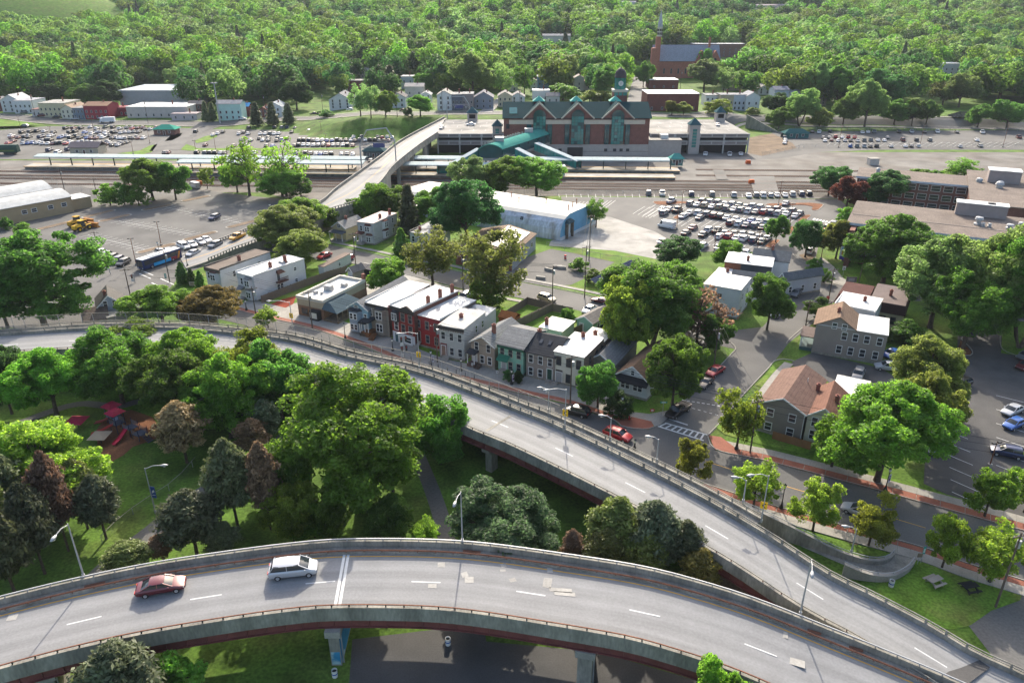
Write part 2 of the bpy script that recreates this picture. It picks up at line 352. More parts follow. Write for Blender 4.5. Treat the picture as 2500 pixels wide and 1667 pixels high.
sheet('white_driveway',[(840,700),(985,668),(1062,690),(1100,700),(1060,702),(985,712),(930,716),(870,722),(800,710)],0.044,m_conc_wht)
sheet('restaurant_apron',[(672,755),(720,740),(870,700),(900,720),(850,770),(745,790)],0.048,m_conc)
sheet('red_mulch_bed',[(640,752),(690,730),(724,722),(716,742),(668,766)],0.06,m_mulch)
sheet('red_mulch_bed',[(722,768),(745,758),(772,784),(756,793)],0.06,m_mulch)
sheet('parking_lot',[(2337,872),(2280,930),(2265,1010),(2255,1180),(2330,1215),(2500,1262),(2780,1330),(2780,620),(2500,640),(2380,690),(2340,740)],0.028,m_asph_dark)
sheet('grass_island',[(2444,862),(2447,800),(2465,785),(2540,785),(2540,870),(2490,868)],0.10,m_lawn)
sheet('mulch_island',[(2337,862),(2345,830),(2372,858),(2368,868)],0.09,m_chips)
sheet('alley',[(1937,881),(1985,860),(2150,898),(2185,920),(2130,968),(2030,935),(1930,890)],0.044,m_asph_dark)
# park: path, slip road, playground, paved ground under the viaduct
ribbon('park_path',[(1005,1080),(1028,1130),(1060,1210),(1085,1290),(1095,1340)],-1.1,1.1,0.02,m_asph_old)
ribbon('slip_road',[(200,1470),(300,1370),(395,1295),(470,1230),(560,1180),(640,1130),(720,1060),(780,980)],-2.6,2.6,0.02,m_asph_old)
sheet('paved_underpass',[(700,960),(720,925),(800,935),(850,958),(800,985)],0.03,m_conc)
ribbon('park_path',[(-60,1060),(40,1035),(120,1005),(200,985),(300,990),(420,950),(560,960)],-1.0,1.0,0.02,m_asph_old)
sheet('playground_ground',[(240,1105),(235,1050),(262,1012),(320,1000),(372,1018),(392,1045),(380,1072),(325,1090),(300,1112),(275,1125)],0.05,m_chips)
sheet('paved_lot',[(860,1560),(1110,1530),(1135,1560),(1460,1590),(1700,1660),(1900,1760),(1700,1900),(900,1900),(850,1700)],0.02,m_asph_dark)
ribbon('park_path',[(1140,1500),(1150,1560),(1165,1667),(1180,1800)],-1.6,1.6,0.03,m_asph_dark)
sheet('dirt_under_viaduct',[(1230,1105),(1460,1215),(1600,1310),(1700,1420),(1900,1560),(1960,1540),(1830,1400),(1640,1270),(1420,1140),(1260,1070)],0.02,m_dirt)
sheet('dry_grass',[(1960,1250),(2060,1290),(2130,1318),(2090,1330),(1980,1290)],0.02,m_dirt)
sheet('paved_lot',[(2360,1520),(2420,1480),(2500,1440),(2700,1480),(2700,1800),(2500,1700)],0.02,m_asph_old)
# pavements
FAC=[(640,752),(760,775),(855,806),(900,828),(1020,858),(1074,875),(1143,890),(1215,908),(1288,928),(1356,943),(1418,960),(1500,985),(1585,1015)]
KRB=[(560,752),(640,773),(760,801),(879,842),(1020,900),(1125,926),(1291,965),(1385,986),(1495,1024),(1514,1040),(1550,1047),(1584,1048),(1613,1036)]
k=MB();kerb(k,KRB);kerb(k,[(1727,1066),(1735,1088),(1760,1103),(1823,1116),(1889,1130),(2120,1191),(2500,1296),(2760,1370)])
kerb(k,[(1613,1036),(1664,987),(1699,955),(1786,865),(1797,850),(1780,832)]);kerb(k,[(1727,1065),(1757,1034),(1820,960),(1877,899),(1892,882),(1915,877),(1938,882)])
kerb(k,[(1921,839),(1925,832),(1986,778),(2033,735)]);kerb(k,[(2760,1500),(2500,1416),(2355,1372),(2243,1332),(2030,1274),(1863,1226),(1718,1179)])
kerb(k,[(2540,872),(2490,869),(2455,858),(2443,840),(2446,800),(2465,785),(2540,784)]);kerb(k,[(2337,866),(2368,869),(2374,856),(2345,825)])
kerb(k,[(1935,620),(1945,632),(1990,655),(2040,690),(2090,705),(2240,722)]);kerb(k,[(-60,700),(250,660),(330,650),(420,632)])
kerb(k,[(800,596),(929,624),(1000,641),(1080,653),(1180,676),(1267,687),(1391,711),(1480,731)]);kerb(k,[(777,635),(896,649),(985,669),(1080,693),(1162,712),(1241,723),(1367,748)])
struct(k.build('kerb',m_conc))
walk('sidewalk',KRB[:9],1.6,6.4,m_conc)
walk('brick_strip',KRB[:9],0.17,1.58,m_brickpave,slab=3.0)
sheet('brick_corner',[(1498,1022),(1520,1012),(1590,1028),(1596,1040),(1584,1047),(1550,1046),(1516,1039)],0.135,m_brickpave)
sheet('corner_pavement',[(1500,1000),(1585,1010),(1640,1000),(1664,988),(1614,1035),(1598,1041),(1590,1028),(1500,1012)],0.13,m_conc)
NK=[(1736,1088),(1760,1103),(1823,1116),(1889,1130),(2120,1191),(2500,1296),(2760,1370)]
walk('sidewalk',NK[1:],1.9,3.6,m_conc);walk('brick_strip',NK[1:],0.17,1.86,m_brickpave,slab=3.0)
sheet('brick_corner',[(1730,1062),(1760,1066),(1800,1096),(1770,1102),(1745,1096)],0.135,m_brickpave)
sheet('lawn_verge',[(1800,1046),(1860,1045),(1950,1080),(1990,1098),(1960,1108),(1820,1075),(1770,1060),(1745,1040),(1760,1028)],0.08,m_lawn)
sheet('lawn_verge',[(1990,1100),(2120,1150),(2500,1262),(2500,1272),(2120,1175),(1980,1135)],0.09,m_lawn)
SKB=[(2760,1500),(2500,1416),(2355,1372),(2243,1332),(2030,1274),(1863,1226),(1718,1179)]
walk('sidewalk',SKB,1.2,3.0,m_conc);walk('brick_strip',SKB,0.17,1.17,m_brickpave,slab=3.0)
sheet('picnic_lawn',[(2205,1385),(2240,1358),(2360,1395),(2500,1440),(2490,1465),(2420,1490),(2370,1525),(2330,1535),(2230,1530),(2160,1480),(2140,1430)],0.05,m_lawn)
sheet('walk_paving',[(1805,1235),(1950,1300),(2040,1347),(2110,1372),(2160,1373),(2183,1352),(2243,1350),(2225,1385),(2185,1405),(2120,1400),(2060,1378),(1960,1335),(1850,1280)],0.06,m_conc_old)
walk('sidewalk',[(1838,994),(1872,947),(1900,912),(1926,886)],-0.85,0.85,m_conc)
sheet('lawn_verge',[(1846,940),(1878,903),(1900,886),(1912,890),(1885,912),(1860,945)],0.11,m_lawn)
sheet('lawn_verge',[(1932,838),(1990,785),(2036,738),(2040,745),(1983,800),(1940,842)],0.11,m_lawn)
walk('sidewalk',[(800,594),(929,621),(1000,638),(1080,650),(1180,673),(1267,685),(1391,709),(1480,728)],1.2,2.5,m_conc)
walk('sidewalk',[(1100,697),(1162,711),(1241,722),(1367,746)],-2.4,-1.1,m_conc)
sheet('school_walk',[(1990,640),(2010,630),(2035,650),(2060,680),(2110,700),(2070,702),(2030,690)],0.10,m_conc)
sheet('school_lawn',[(2015,625),(2080,620),(2120,690),(2075,678),(2045,655)],0.09,m_lawn)
sheet('planting_bed',[(1950,622),(1975,618),(2020,655),(2035,682),(2010,672)],0.09,m_dirt)
# lot islands, tan building side
for p in([(95,560),(165,541),(168,545),(100,560)],[(202,530),(270,513),(277,516),(215,532)],[(247,540),(310,524),(314,527),(252,541)],[(340,616),(420,594),(424,599),(345,618)],[(453,585),(520,566),(524,569),(458,586)],[(558,555),(622,538),(625,541),(563,556)],[(449,490),(505,478),(508,481),(452,492)],[(352,512),(412,500),(415,503),(356,514)]):
 q=[G(x,y)for x,y in p];c=sum(q,Vector())/4;a=(q[1]+q[2])/2;b=(q[0]+q[3])/2;d=(a-b).normalized();n=Vector((-d.y,d.x,0))*1.3
 ring=[a+n*math.sin(t)*1+d*math.cos(t)*1.3 for t in np.linspace(math.pi/2,-math.pi/2,7)]+[b+n*math.sin(t)+d*math.cos(t)*1.3 for t in np.linspace(-math.pi/2,-3*math.pi/2,7)]
 mb=MB();mb.prism([(p.x,p.y)for p in ring],0.0,0.13);struct(mb.build('lot_island',m_conc))
 mb=MB();mb.flat([c+(p-c)*0.9 for p in ring],0.137);struct(mb.build('island_soil',m_dirt))
def islandpx(pxs,mat=m_chips):
 P=crom([G(x,y)for x,y in pxs]+[G(*pxs[0])],0.8)[:-1];c=sum(P,Vector())/len(P)
 mb=MB();mb.prism([(p.x,p.y)for p in P],0,0.14);struct(mb.build('lot_island',m_conc))
 mb=MB();mb.flat([c+(p-c)*(1-0.25/max(0.3,(p-c).length))for p in P],0.146);struct(mb.build('island_soil',mat))
L6=lambda x,y:(1560+x/4.704,440+y/4.704)
for q in([(155,260),(200,245),(560,250),(600,265),(480,275),(330,290),(210,285)],[(385,440),(420,410),(540,390),(470,440),(430,452)],[(1450,285),(1500,272),(1900,262),(2090,275),(2115,295),(2050,350),(1985,340),(2000,310),(1850,285),(1550,300)],[(1815,470),(1880,410),(1960,400),(1970,412),(1900,475)],[(1640,620),(1720,540),(1800,535),(1805,550),(1730,630)],[(1430,765),(1520,695),(1610,685),(1615,700),(1530,780)]):
 islandpx([L6(*p)for p in q],m_chips)
# upper street behind the station, side roads, lawns on the bank
US=[(-300,276),(0,284),(89,293),(179,300),(268,302),(357,301),(440,303),(525,304),(570,301),(630,295),(721,290),(800,286),(849,282),(992,279),(1063,277),(1228,276),(1400,276),(1590,281),(1700,283),(1790,284),(1867,287),(2000,291),(2156,292),(2300,301),(2500,312),(2800,325)]
drape('upper_street',US,11,m_asph_old);drape('upper_pavement',US,1.6,m_conc,0.30,off=-7.2);drape('upper_pavement',US,1.6,m_conc,0.30,off=7.2)
drape('hill_street',[(1551,262),(1556,230),(1562,200),(1566,182),(1568,168)],11,m_asph_old,0.3)
drape('back_lane',[(1185,276),(1200,262),(1215,250),(1230,240)],7,m_conc_wht,0.3)
drape('lot_entrance',[(525,304),(500,312),(470,322),(440,336),(415,352),(404,368)],14,m_asph,0.1)
sheet('grass_island',[(475,344),(500,333),(530,328),(530,334),(505,345),(480,350)],0.1,m_lawn)
sheet('grass_island',[(440,366),(455,352),(475,358),(480,362),(720,362),(860,360),(880,357),(860,364),(720,367),(460,368)],0.1,m_lawn)
sheet('grass_island',[(402,345),(420,328),(445,325),(440,333),(420,343)],0.1,m_lawn)
sheet('grass_island',[(285,375),(340,368),(365,356),(385,352),(370,372),(340,379)],0.1,m_lawn)
sheet('lawn_verge',[(-100,290),(0,291),(95,302),(45,308),(-100,312)],1.3,m_lawn)
# parking bay lines and road markings
def lines(name,segs,w=0.12,z=0.05,mat=m_white,dash=None):
 mb=MB()
 for(x0,y0,x1,y1)in segs:
  a,b=G(x0,y0,z),G(x1,y1,z);d=(b-a);L=d.length;d.normalize();n=Vector((-d.y,d.x,0))*w/2
  if dash:
   t=0.0
   while t<L:p,q=a+d*t,a+d*min(L,t+dash[0]);mb.flat([p-n,q-n,q+n,p+n],z);t+=dash[0]+dash[1]
  else:mb.flat([a-n,b-n,b+n,a+n],z)
 return struct(mb.build(name,mat))
sg=[]
for i in range(30):x=1360+i*17.9;sg.append((x+4,474,x+5.5,482))
for(x0,y0,x1,y1,n)in[(1600,500,1700,512,6),(1582,520,1600,523,2),(1682,503,1960,535,17),(1695,542,1900,567,13),(1655,538,1690,545,3),(1705,582,1870,606,10),(1690,600,1720,606,2),(1560,513,1610,520,4)]:
 for i in range(n+1):cx,cy=lerp(x0,x1,i/n),lerp(y0,y1,i/n);sg.append((cx-15,cy+9.5,cx+15,cy-9.5))
for(x0,y0,x1,y1,n,dx,dy)in[(215,574,380,615,13,22,5.5),(290,540,470,572,13,20,5),(400,505,590,545,14,18,4.5)]:
 sg.append((x0,y0,x1,y1))
 for i in range(n+1):cx,cy=lerp(x0,x1,i/n),lerp(y0,y1,i/n);sg.append((cx-dx,cy+dy,cx+dx,cy-dy))
for i in range(9):sg.append((2300+i*3,960+i*30,2345+i*6,975+i*32))
for i in range(7):sg.append((2432,965+i*34,2500,982+i*36))
sg+=[(1365+i*9.5,512-i*0.4,1389+i*9.5,494-i*0.4)for i in range(1,13)]
sg+=[(2020+i*16.2,355+i*0.2,2030+i*17,347)for i in range(28)]
lines('parking_lines',sg)
sg=[(1740+8*i,1056+2.2*i,1740+8*i,1056+2.2*i)for i in range(1)]
sg=[(1606,1040,1718,1075),(1624,1032,1727,1061)]+[(1611+i*14.3,1040+i*4.4,1627+i*13,1033+i*3.8)for i in range(8)]+[(1633,1022,1679,1037),(370,690,405,706),(392,680,425,695),(340,668,368,680),(345,660,374,672)]
lines('crosswalk',sg,0.3)
lines('crosswalk',[(1985+i*7.5,537+i*1.6,1990+i*7.5,533+i*1.6)for i in range(8)],0.6)
lines('centre_line',[(1722,1125,1800,1150),(1880,1175,1965,1200),(1980,1205,2080,1234),(2150,1255,2260,1288),(2300,1300,2420,1336),(2440,1342,2600,1390),(470,632,560,596),(560,596,640,562)],0.12,0.055,m_yellow)
lines('stop_line',[(1665,976,1765,992)],0.2,0.05,m_white,dash=(0.5,0.35));lines('stop_line',[(1690,996,1770,1018)],0.15,0.05,m_white,dash=(0.5,0.5))
# ---------------------------------------------------------------- the two viaducts
def rails(root,path,ns,off,zs,hpost,step,mrail,mpost,pw=0.12,rr=0.06,z0=0.0):
 for z in zs:
  mb=MB();sweep(mb,path,rect(off-rr,off+rr,z-rr,z+rr),ns=ns);mb.build('rail',mrail,root)
 pm=MB();pm.box(-pw/2,-pw/2,0,pw/2,pw/2,hpost);me=pm.mesh('rail_post',mpost)
 acc=step
 for a,b,n in zip(path[:-1],path[1:],ns):
  acc+=(b-a).length
  if acc>=step:
   acc-=step;d=b-a;inst('rail_post',me,root,a+n*off+Vector((0,0,z0)),math.atan2(d.y,d.x))
def dashes(root,path,ns,off,per,ln,start,w=0.08,z=0.012,mat=m_white,name='lane_dash'):
 acc=-start;k=0
 for a,b,n in zip(path[:-1],path[1:],ns):
  L=(b-a).length
  if acc>=0 and acc<L+1e-6 or(acc-L<0<=acc):
   d=(b-a).normalized();p=a+n*off+Vector((0,0,z));mb=MB()
   q=p+d*ln;mb.add([p-n*w,q-n*w,q+n*w,p+n*w],[(0,1,2,3)]);mb.build(name,mat,root);acc-=per
  acc+=L
zA=lambda x:interp([1500,1675,1831,2011,2246,2420,2700],[7,6.7,6.1,5.2,4.0,3.2,2.4],x)
Af=[(-420,1640),(-150,1540),(0,1497.7),(181,1452.5),(361.5,1414.5),(542,1385.6),(723,1362),(850,1353),(1042,1354),(1186,1364),(1367,1389),(1548,1418),(1675,1449),(1831,1498),(2011,1570),(2246,1667),(2420,1745),(2640,1850)]
PA=crom([G(x,y,zA(x))for x,y in Af],2.0);NA=normals(PA)
va=thing('viaduct','nearest curved concrete viaduct with red girder carrying the white minivan','viaduct',(0,0,0))
DW=8.5
def uvdeck(path,ns,o0s,o1s,mat):
 k=9;vs=[];fs=[];uv=[];s=0.0
 for i,(p,n)in enumerate(zip(path,ns)):
  if i:s+=(path[i]-path[i-1]).length
  for j in range(k):t=j/(k-1);vs.append(p+n*lerp(o0s[i],o1s[i],t));uv.append((s/8.0,t))
 for i in range(len(path)-1):
  for j in range(k-1):fs.append((i*k+j+1,i*k+j,(i+1)*k+j,(i+1)*k+j+1))
 me=bpy.data.meshes.new('deck');me.from_pydata([tuple(v)for v in vs],[],fs);u=me.uv_layers.new(name='UVMap')
 for l in me.loops:u.data[l.index].uv=uv[l.vertex_index]
 bm=bmesh.new();bm.from_mesh(me);bmesh.ops.recalc_face_normals(bm,faces=bm.faces)
 if sum(f.normal.z for f in bm.faces)<0:bmesh.ops.reverse_faces(bm,faces=bm.faces)
 bm.to_mesh(me);bm.free();me.materials.append(mat);return me
def deckmat(name,col,lanes):
 m=M(name,col,0.8,0.25,0.06,0.3,fine=0.08,fscale=4);nt=m.node_tree;N=nt.nodes;L=nt.links;b=N['Principled BSDF']
 uvn=N.new('ShaderNodeUVMap');sx=N.new('ShaderNodeSeparateXYZ');L.new(uvn.outputs[0],sx.inputs[0])
 mp=N.new('ShaderNodeMapping');mp.inputs['Scale'].default_value=(0.5,16,1);L.new(uvn.outputs[0],mp.inputs['Vector'])
 nz=N.new('ShaderNodeTexNoise');nz.inputs['Scale'].default_value=1.0;nz.inputs['Detail'].default_value=4;L.new(mp.outputs[0],nz.inputs['Vector'])
 mu=N.new('ShaderNodeMath');mu.operation='MULTIPLY';mu.inputs[1].default_value=lanes*2*2*math.pi;L.new(sx.outputs['Y'],mu.inputs[0])
 co=N.new('ShaderNodeMath');co.operation='COSINE';L.new(mu.outputs[0],co.inputs[0])
 m2=N.new('ShaderNodeMath');m2 .operation='MULTIPLY_ADD';m2 .inputs[1].default_value=0.075;m2 .inputs[2].default_value=1.0;L.new(co.outputs[0],m2 .inputs[0])
 mr=N.new('ShaderNodeMapRange');mr.inputs['From Min'].default_value=0.3;mr.inputs['From Max'].default_value=0.7;mr.inputs['To Min'].default_value=0.9;mr.inputs['To Max'].default_value=1.07;L.new(nz.outputs['Fac'],mr.inputs['Value'])
 mm=N.new('ShaderNodeMath');mm.operation='MULTIPLY';L.new(m2 .outputs[0],mm.inputs[0]);L.new(mr.outputs[0],mm.inputs[1])
 old=b.inputs['Base Color'].links[0].from_socket;sc=N.new('ShaderNodeVectorMath');sc.operation='SCALE';L.new(old,sc.inputs[0]);L.new(mm.outputs[0],sc.inputs['Scale']);L.new(sc.outputs[0],b.inputs['Base Color'])
 return m
m_deckA=deckmat('deck_asphalt',(0.215,0.215,0.215),2);m_deckB=deckmat('deck_worn_concrete',(0.24,0.238,0.232),2)
inst('deck',uvdeck(PA,NA,[0.0]*len(PA),[-DW]*len(PA),m_deckA),va)
mb=MB();sweep(mb,PA,rect(-DW,0,-0.55,-0.02),ns=NA);mb.build('slab',m_conc_old,va)
mb=MB();sweep(mb,PA,[(0,-0.5),(1.0,-0.5),(1.0,0.22),(0,0.22)],ns=NA);mb.build('walkway',m_conc_old,va)
mb=MB();sweep(mb,PA,[(1.003,-0.9),(1.33,-0.9),(1.3,0.95),(1.05,0.95)],ns=NA);mb.build('parapet',m_conc_old,va)
mb=MB();sweep(mb,PA,[(-DW-0.38,-0.95),(-DW-0.003,-0.95),(-DW-0.003,0.72),(-DW-0.34,0.72)],ns=NA);mb.build('parapet',m_conc_old,va)
rails(va,PA,NA,1.18,[1.22],0.3,2.0,m_metal,m_metal,0.1,0.06,0.94)
rails(va,PA,NA,0.12,[0.45],0.42,2.0,m_rust,m_rust,0.1,0.07,0.0)
rails(va,PA,NA,-DW-0.17,[1.0],0.3,2.0,m_rust,m_black,0.12,0.05,0.72)
mb=MB();sweep(mb,PA,rect(-0.42,-0.27,0.010,0.014),ns=NA);mb.build('edge_line',m_yellow,va)
for o in(-DW+0.1,-5.5,-3,-0.3):
 mb=MB();sweep(mb,PA,[(o-0.15,-1.0 if o<-8 else-0.56),(o+0.15,-1.0 if o<-8 else-0.56),(o+0.15,-2.0),(o-0.15,-2.0)],ns=NA);mb.build('girder',m_girder,va)
st=MB();st.box(-0.03,-0.14,0,0.03,0,0.98);me=st.mesh('stiffener',m_girder);fl=MB();sweep(fl,PA,rect(-DW-0.26,-DW+0.3,-2.06,-1.99),ns=NA);fl.build('flange',m_girder,va)
acc=0
for i in range(len(PA)-1):
 d=PA[i+1]-PA[i];inst('stiffener',me,va,PA[i]+NA[i]*(-DW-0.05)+Vector((0,0,-1.98)),math.atan2(d.y,d.x))
dashes(va,PA,NA,-4.25,12.2,3.1,6.5)
def at_path(path,ns,px,py,z):
 g=G(px,py,z);return min(range(len(path)),key=lambda i:(path[i].x-g.x)**2+(path[i].y-g.y)**2)
i=at_path(PA,NA,828,1353,7);mb=MB()
for dx in(-0.35,0.1):
 d=(PA[i+1]-PA[i]).normalized();p=PA[i]+d*dx;q=p+d*0.3;p2=PA[i]+NA[i]*-DW+d*0.35+d*dx;q2=p2+d*0.3;u=Vector((0,0,0.016));mb.add([p+u,q+u,q2+u,p2+u],[(0,1,2,3)])
mb.build('expansion_joint',m_white,va)
for(x,y,w,h,a)in[(1146,1415,.95,1.0,0),(1230,1380,.6,.7,.2),(1252,1415,.7,.6,.3),(1337,1422,.9,1.5,-.2),(1370,1440,2.4,.6,-.12),(1380,1449,2.2,.6,-.12),(1228,1392,.6,.35,0),(1343,1391,.6,.8,0),(1056,1430,.9,.6,0),(31,1506,.9,.9,.2),(1916,1549,.6,.9,-.3),(1941,1615,1.9,.9,-.4),(1135,1402,.7,.8,.3),(1078,1378,.8,.8,0)]:
 c=G(x,y,zA(x));mb=MB();mb.add([(-w/2,-h/2,0),(w/2,-h/2,0),(w/2*.9,h/2,0),(-w/2*1.1,h/2*.9,0)],[(0,1,2,3)]);mb.build('road_patch',m_conc_wht,va,c+Vector((0,0,0.018)),a)
for(x,y)in[(228,1417),(1146,1340),(1970,1530),(2105,1585)]:
 i=at_path(PA,NA,x,y,7);d=PA[i+1]-PA[i];mb=MB();mb.box(-1,-0.35,0,1,0.0,0.03);mb.build('drain_plate',m_rust,va,PA[i]+NA[i]*0.9+Vector((0,0,0.23)),math.atan2(d.y,d.x))
m_mural=M('mural_paint',(0.03,0.20,0.34),0.7,0.3,0.3,0.5,col2=(0.30,0.45,0.48),thr=(0.52,0.56))
def pierwall(px,py,parent,o0,o1,th,mural=False):
 i=at_path(PA,NA,px,py,7);d=PA[i+1]-PA[i];z=PA[i].z;rz=math.atan2(d.y,d.x)
 mb=MB();mb.box(-th/2,o1,-0.2,th/2,o0,z-2.9);o=mb.build('pier',m_conc_old,parent,(PA[i].x,PA[i].y,0),rz)
 mb=MB();mb.box(-th/2-.25,o1-.3,z-2.9,th/2+.25,o0+.3,z-2.1);mb.build('pier_cap',m_conc,o)
 if mural:
  mb=MB();mb.box(th/2,o1+.1,0.3,th/2+0.03,o0,z-3.6);mb.build('mural',m_mural,o)
  mb=MB();mb.box(-th/2+.1,o1-.03,0.2,th/2-.1,o1,1.9);mb.build('mural',m_mural,o)
 mb=MB();mb.tube([(th/2+.12,o1+.4,0),(th/2+.12,o1+.4,z-2.2)],0.08);mb.build('drain_pipe',m_metal,o)
pierwall(838,1353,va,-0.5,-9.0,1.1,True);pierwall(1440,1400,va,-4.5,-8.6,1.5);pierwall(105,1470,va,-1.0,-8.0,1.3);pierwall(2000,1565,va,-1,-8,1.2)
zB=lambda x:interp([1300,1650,1849,2011,2120,2264,2373,2500,2700],[6.5,6.2,5.6,5.0,4.5,3.9,3.4,2.8,2.2],x)
Bf=[(-420,850),(-150,830),(0,821),(217,806.6),(397.5,805),(542,815.6),(705,835.5),(850,877),(1006,911),(1132,955),(1251.5,1003.5),(1367,1050.5),(1650,1190),(1849,1302),(2011.5,1407),(2120,1461.5),(2264.6,1537.5),(2373,1602),(2500,1660),(2700,1760)]
Bn=[(-300,885),(0,855),(74,852),(217,845),(390,848),(705,891.5),(850,931),(1013,985.5),(1130,1031),(1306,1106.5),(1566,1235.6),(1635,1277),(1697,1310),(1805,1375),(1946,1458),(2102,1559),(2174,1595),(2300,1668),(2420,1740),(2520,1800)]
PB=crom([G(x,y,zB(x))for x,y in Bf],2.0);NB=normals(PB)
for _ in range(3):NB=[(NB[max(0,i-1)]+NB[i]+NB[min(len(NB)-1,i+1)]).normalized()for i in range(len(NB))]
nl=crom([G(x,y,zB(x+60)+0.85)for x,y in Bn],1.0)
WB=[]
for p,n in zip(PB,NB):
 best=min(nl,key=lambda q:abs((q-p).dot(Vector((n.y,-n.x,0)))));WB.append(-(best-p).dot(n))
for _ in range(12):WB=[(WB[max(0,i-1)]+WB[i]*2+WB[min(len(WB)-1,i+1)])/4 for i in range(len(WB))]
vb=thing('viaduct','long straight concrete viaduct with pale deck and railed walkway beside the row houses','viaduct',(0,0,0))
inst('deck',uvdeck(PB,NB,[0]*len(PB),[-w for w in WB],m_deckB),vb)
PBn=[p-n*w for p,n,w in zip(PB,NB,WB)];NBn=normals(PBn)
mb=MB();fs=[]
for i,(p,q)in enumerate(zip(PB,PBn)):mb.v+=[tuple(p+Vector((0,0,-.02))),tuple(q+Vector((0,0,-.02))),tuple(q+Vector((0,0,-.6))),tuple(p+Vector((0,0,-.6)))]
n=len(PB);mb.add([],[]);mb.f=[(i*4+k,i*4+(k+1)%4,i*4+4+(k+1)%4,i*4+4+k)for i in range(n-1)for k in range(4)];mb.m=[0]*len(mb.f);mb.build('slab',m_conc_old,vb)
def upto(path,ns,px,py,z):i=at_path(path,ns,px,py,z);return path[:i],ns[:i]
mb=MB();sweep(mb,PB,[(0.003,-0.6),(0.4,-0.6),(0.36,0.55),(0.08,0.55)],ns=NB);mb.build('parapet',m_conc_old,vb)
mb=MB();sweep(mb,PBn,[(-0.36,-0.9),(-0.003,-0.9),(-0.003,0.6),(-0.33,0.6)],ns=NBn);mb.build('parapet',m_conc_old,vb)
rails(vb,PB,NB,0.22,[0.75,1.05],0.5,2.6,m_conc_old,m_conc_old,0.2,0.05,0.55);rails(vb,PBn,NBn,-0.17,[0.85],0.25,2.6,m_conc_old,m_rust,0.1,0.05,0.6)
Pw,Nw=upto(PB,NB,1860,1310,5.6)
mb=MB();sweep(mb,Pw,rect(0.403,2.1,-0.4,0.12),ns=Nw);mb.build('walkway',m_conc_old,vb)
mb=MB();sweep(mb,Pw,rect(2.103,2.45,-6,0.5),ns=Nw);mb.build('parapet',m_conc_old,vb)
rails(vb,Pw,Nw,2.27,[0.75,1.0],0.5,2.6,m_conc_old,m_conc_old,0.14,0.045,0.5)
mb=MB();sweep(mb,PBn,rect(-0.02,0.28,-2.0,-0.92),ns=NBn);mb.build('girder',m_girder,vb)
mb=MB();sweep(mb,PB,rect(-1.2,-0.9,-2.0,-0.62),ns=NB);mb.build('girder',m_girder,vb)
mb=MB();sweep(mb,PBn,rect(-0.2,0.35,-2.07,-1.99),ns=NBn);mb.build('flange',m_girder,vb)
for i in range(0,len(PBn)-1):
 d=PBn[i+1]-PBn[i];inst('stiffener',me,vb,PBn[i]+NBn[i]*(-0.02)+Vector((0,0,-1.95)),math.atan2(d.y,d.x))
PC=[p-n*w*0.5 for p,n,w in zip(PB,NB,WB)];dashes(vb,PC,NB,0,12.2,3.1,4.0)
for(x0,y0,x1,y1,w)in[(1187,1052,1247,1015,.5),(933,945,975,920,.4),(2330,1660,2395,1613,1.8)]:
 a,b=G(x0,y0,zB(x0)),G(x1,y1,zB(x1));d=(b-a).normalized();nn=Vector((-d.y,d.x,0))*w/2;u=Vector((0,0,0.014));mb=MB();mb.add([a-nn+u,b-nn+u,b+nn+u,a+nn+u],[(0,1,2,3)]);mb.build('expansion_joint',m_conc_old if w<1 else m_asph_dark,vb)
for(x,y)in[(1195,1068),(1845,1400),(1560,1240),(990,978),(760,905),(560,862),(300,846)]:
 i=at_path(PBn,NBn,x,y,6.5);d=PBn[i+1]-PBn[i];z=PBn[i].z;rz=math.atan2(d.y,d.x);rust=x in(990,)
 o=MB();o.box(-0.55,0.9,-0.2,0.55,2.4,z-2.9);o.box(-0.55,5.6,-0.2,0.55,7.0,z-2.9);po=o.build('pier',m_rust if rust else m_conc_old,vb,(PBn[i].x,PBn[i].y,0),rz)
 o=MB();o.box(-0.7,0.2,z-2.9,0.7,7.4,z-2.08);o.build('pier_cap',m_rust if rust else m_conc,po)
# chain-link fence with curved posts along the walkway edge
def meshmat(name,col,a):
 m=M(name,col,0.5,0.4,0,metal=0.5);N=m.node_tree.nodes;L=m.node_tree.links;tr=N.new('ShaderNodeBsdfTransparent');mx=N.new('ShaderNodeMixShader');mx.inputs[0].default_value=a
 L.new(tr.outputs[0],mx.inputs[1]);L.new(N['Principled BSDF'].outputs[0],mx.inputs[2]);L.new(mx.outputs[0],N['Material Output'].inputs['Surface']);return m
m_link=meshmat('chain_link',(0.3,0.3,0.3),0.16)
def linkfence(label,path,ns,off,h,step,curved=False,mp=m_metal,z0=0.0):
 t=thing('chain_link_fence',label,'fence',path[0])
 o=path[0];P=[p-o for p in path]
 sec=[(off,z0),(off,z0+h*0.8),(off-0.12,z0+h*0.9),(off-0.45,z0+h)]if curved else[(off,z0),(off,z0+h)]
 mb=MB();sweep(mb,P,sec,closed=False,ns=ns);mb.build('mesh_panel',m_link,t)
 mb=MB();e=sec[-1];sweep(mb,P,rect(e[0]-.03,e[0]+.03,e[1]-.03,e[1]+.03),ns=ns);mb.build('top_rail',m_conc_old,t)
 pm=MB();pm.tube([(0,-(s[0]-off)*-1,s[1])for s in sec],0.04,5);me=pm.mesh('fence_post',mp);acc=step
 for i in range(len(P)-1):
  acc+=(P[i+1]-P[i]).length
  if acc>=step:acc-=step;d=P[i+1]-P[i];inst('fence_post',me,t,P[i]+ns[i]*off,math.atan2(d.y,d.x))
 return t
Pf,Nf=upto(PB,NB,1385,1058,6.5)
linkfence('tall chain link fence with curved post tops along the viaduct walkway edge',Pf,Nf,2.27,2.3,3.0,True,z0=0.5)
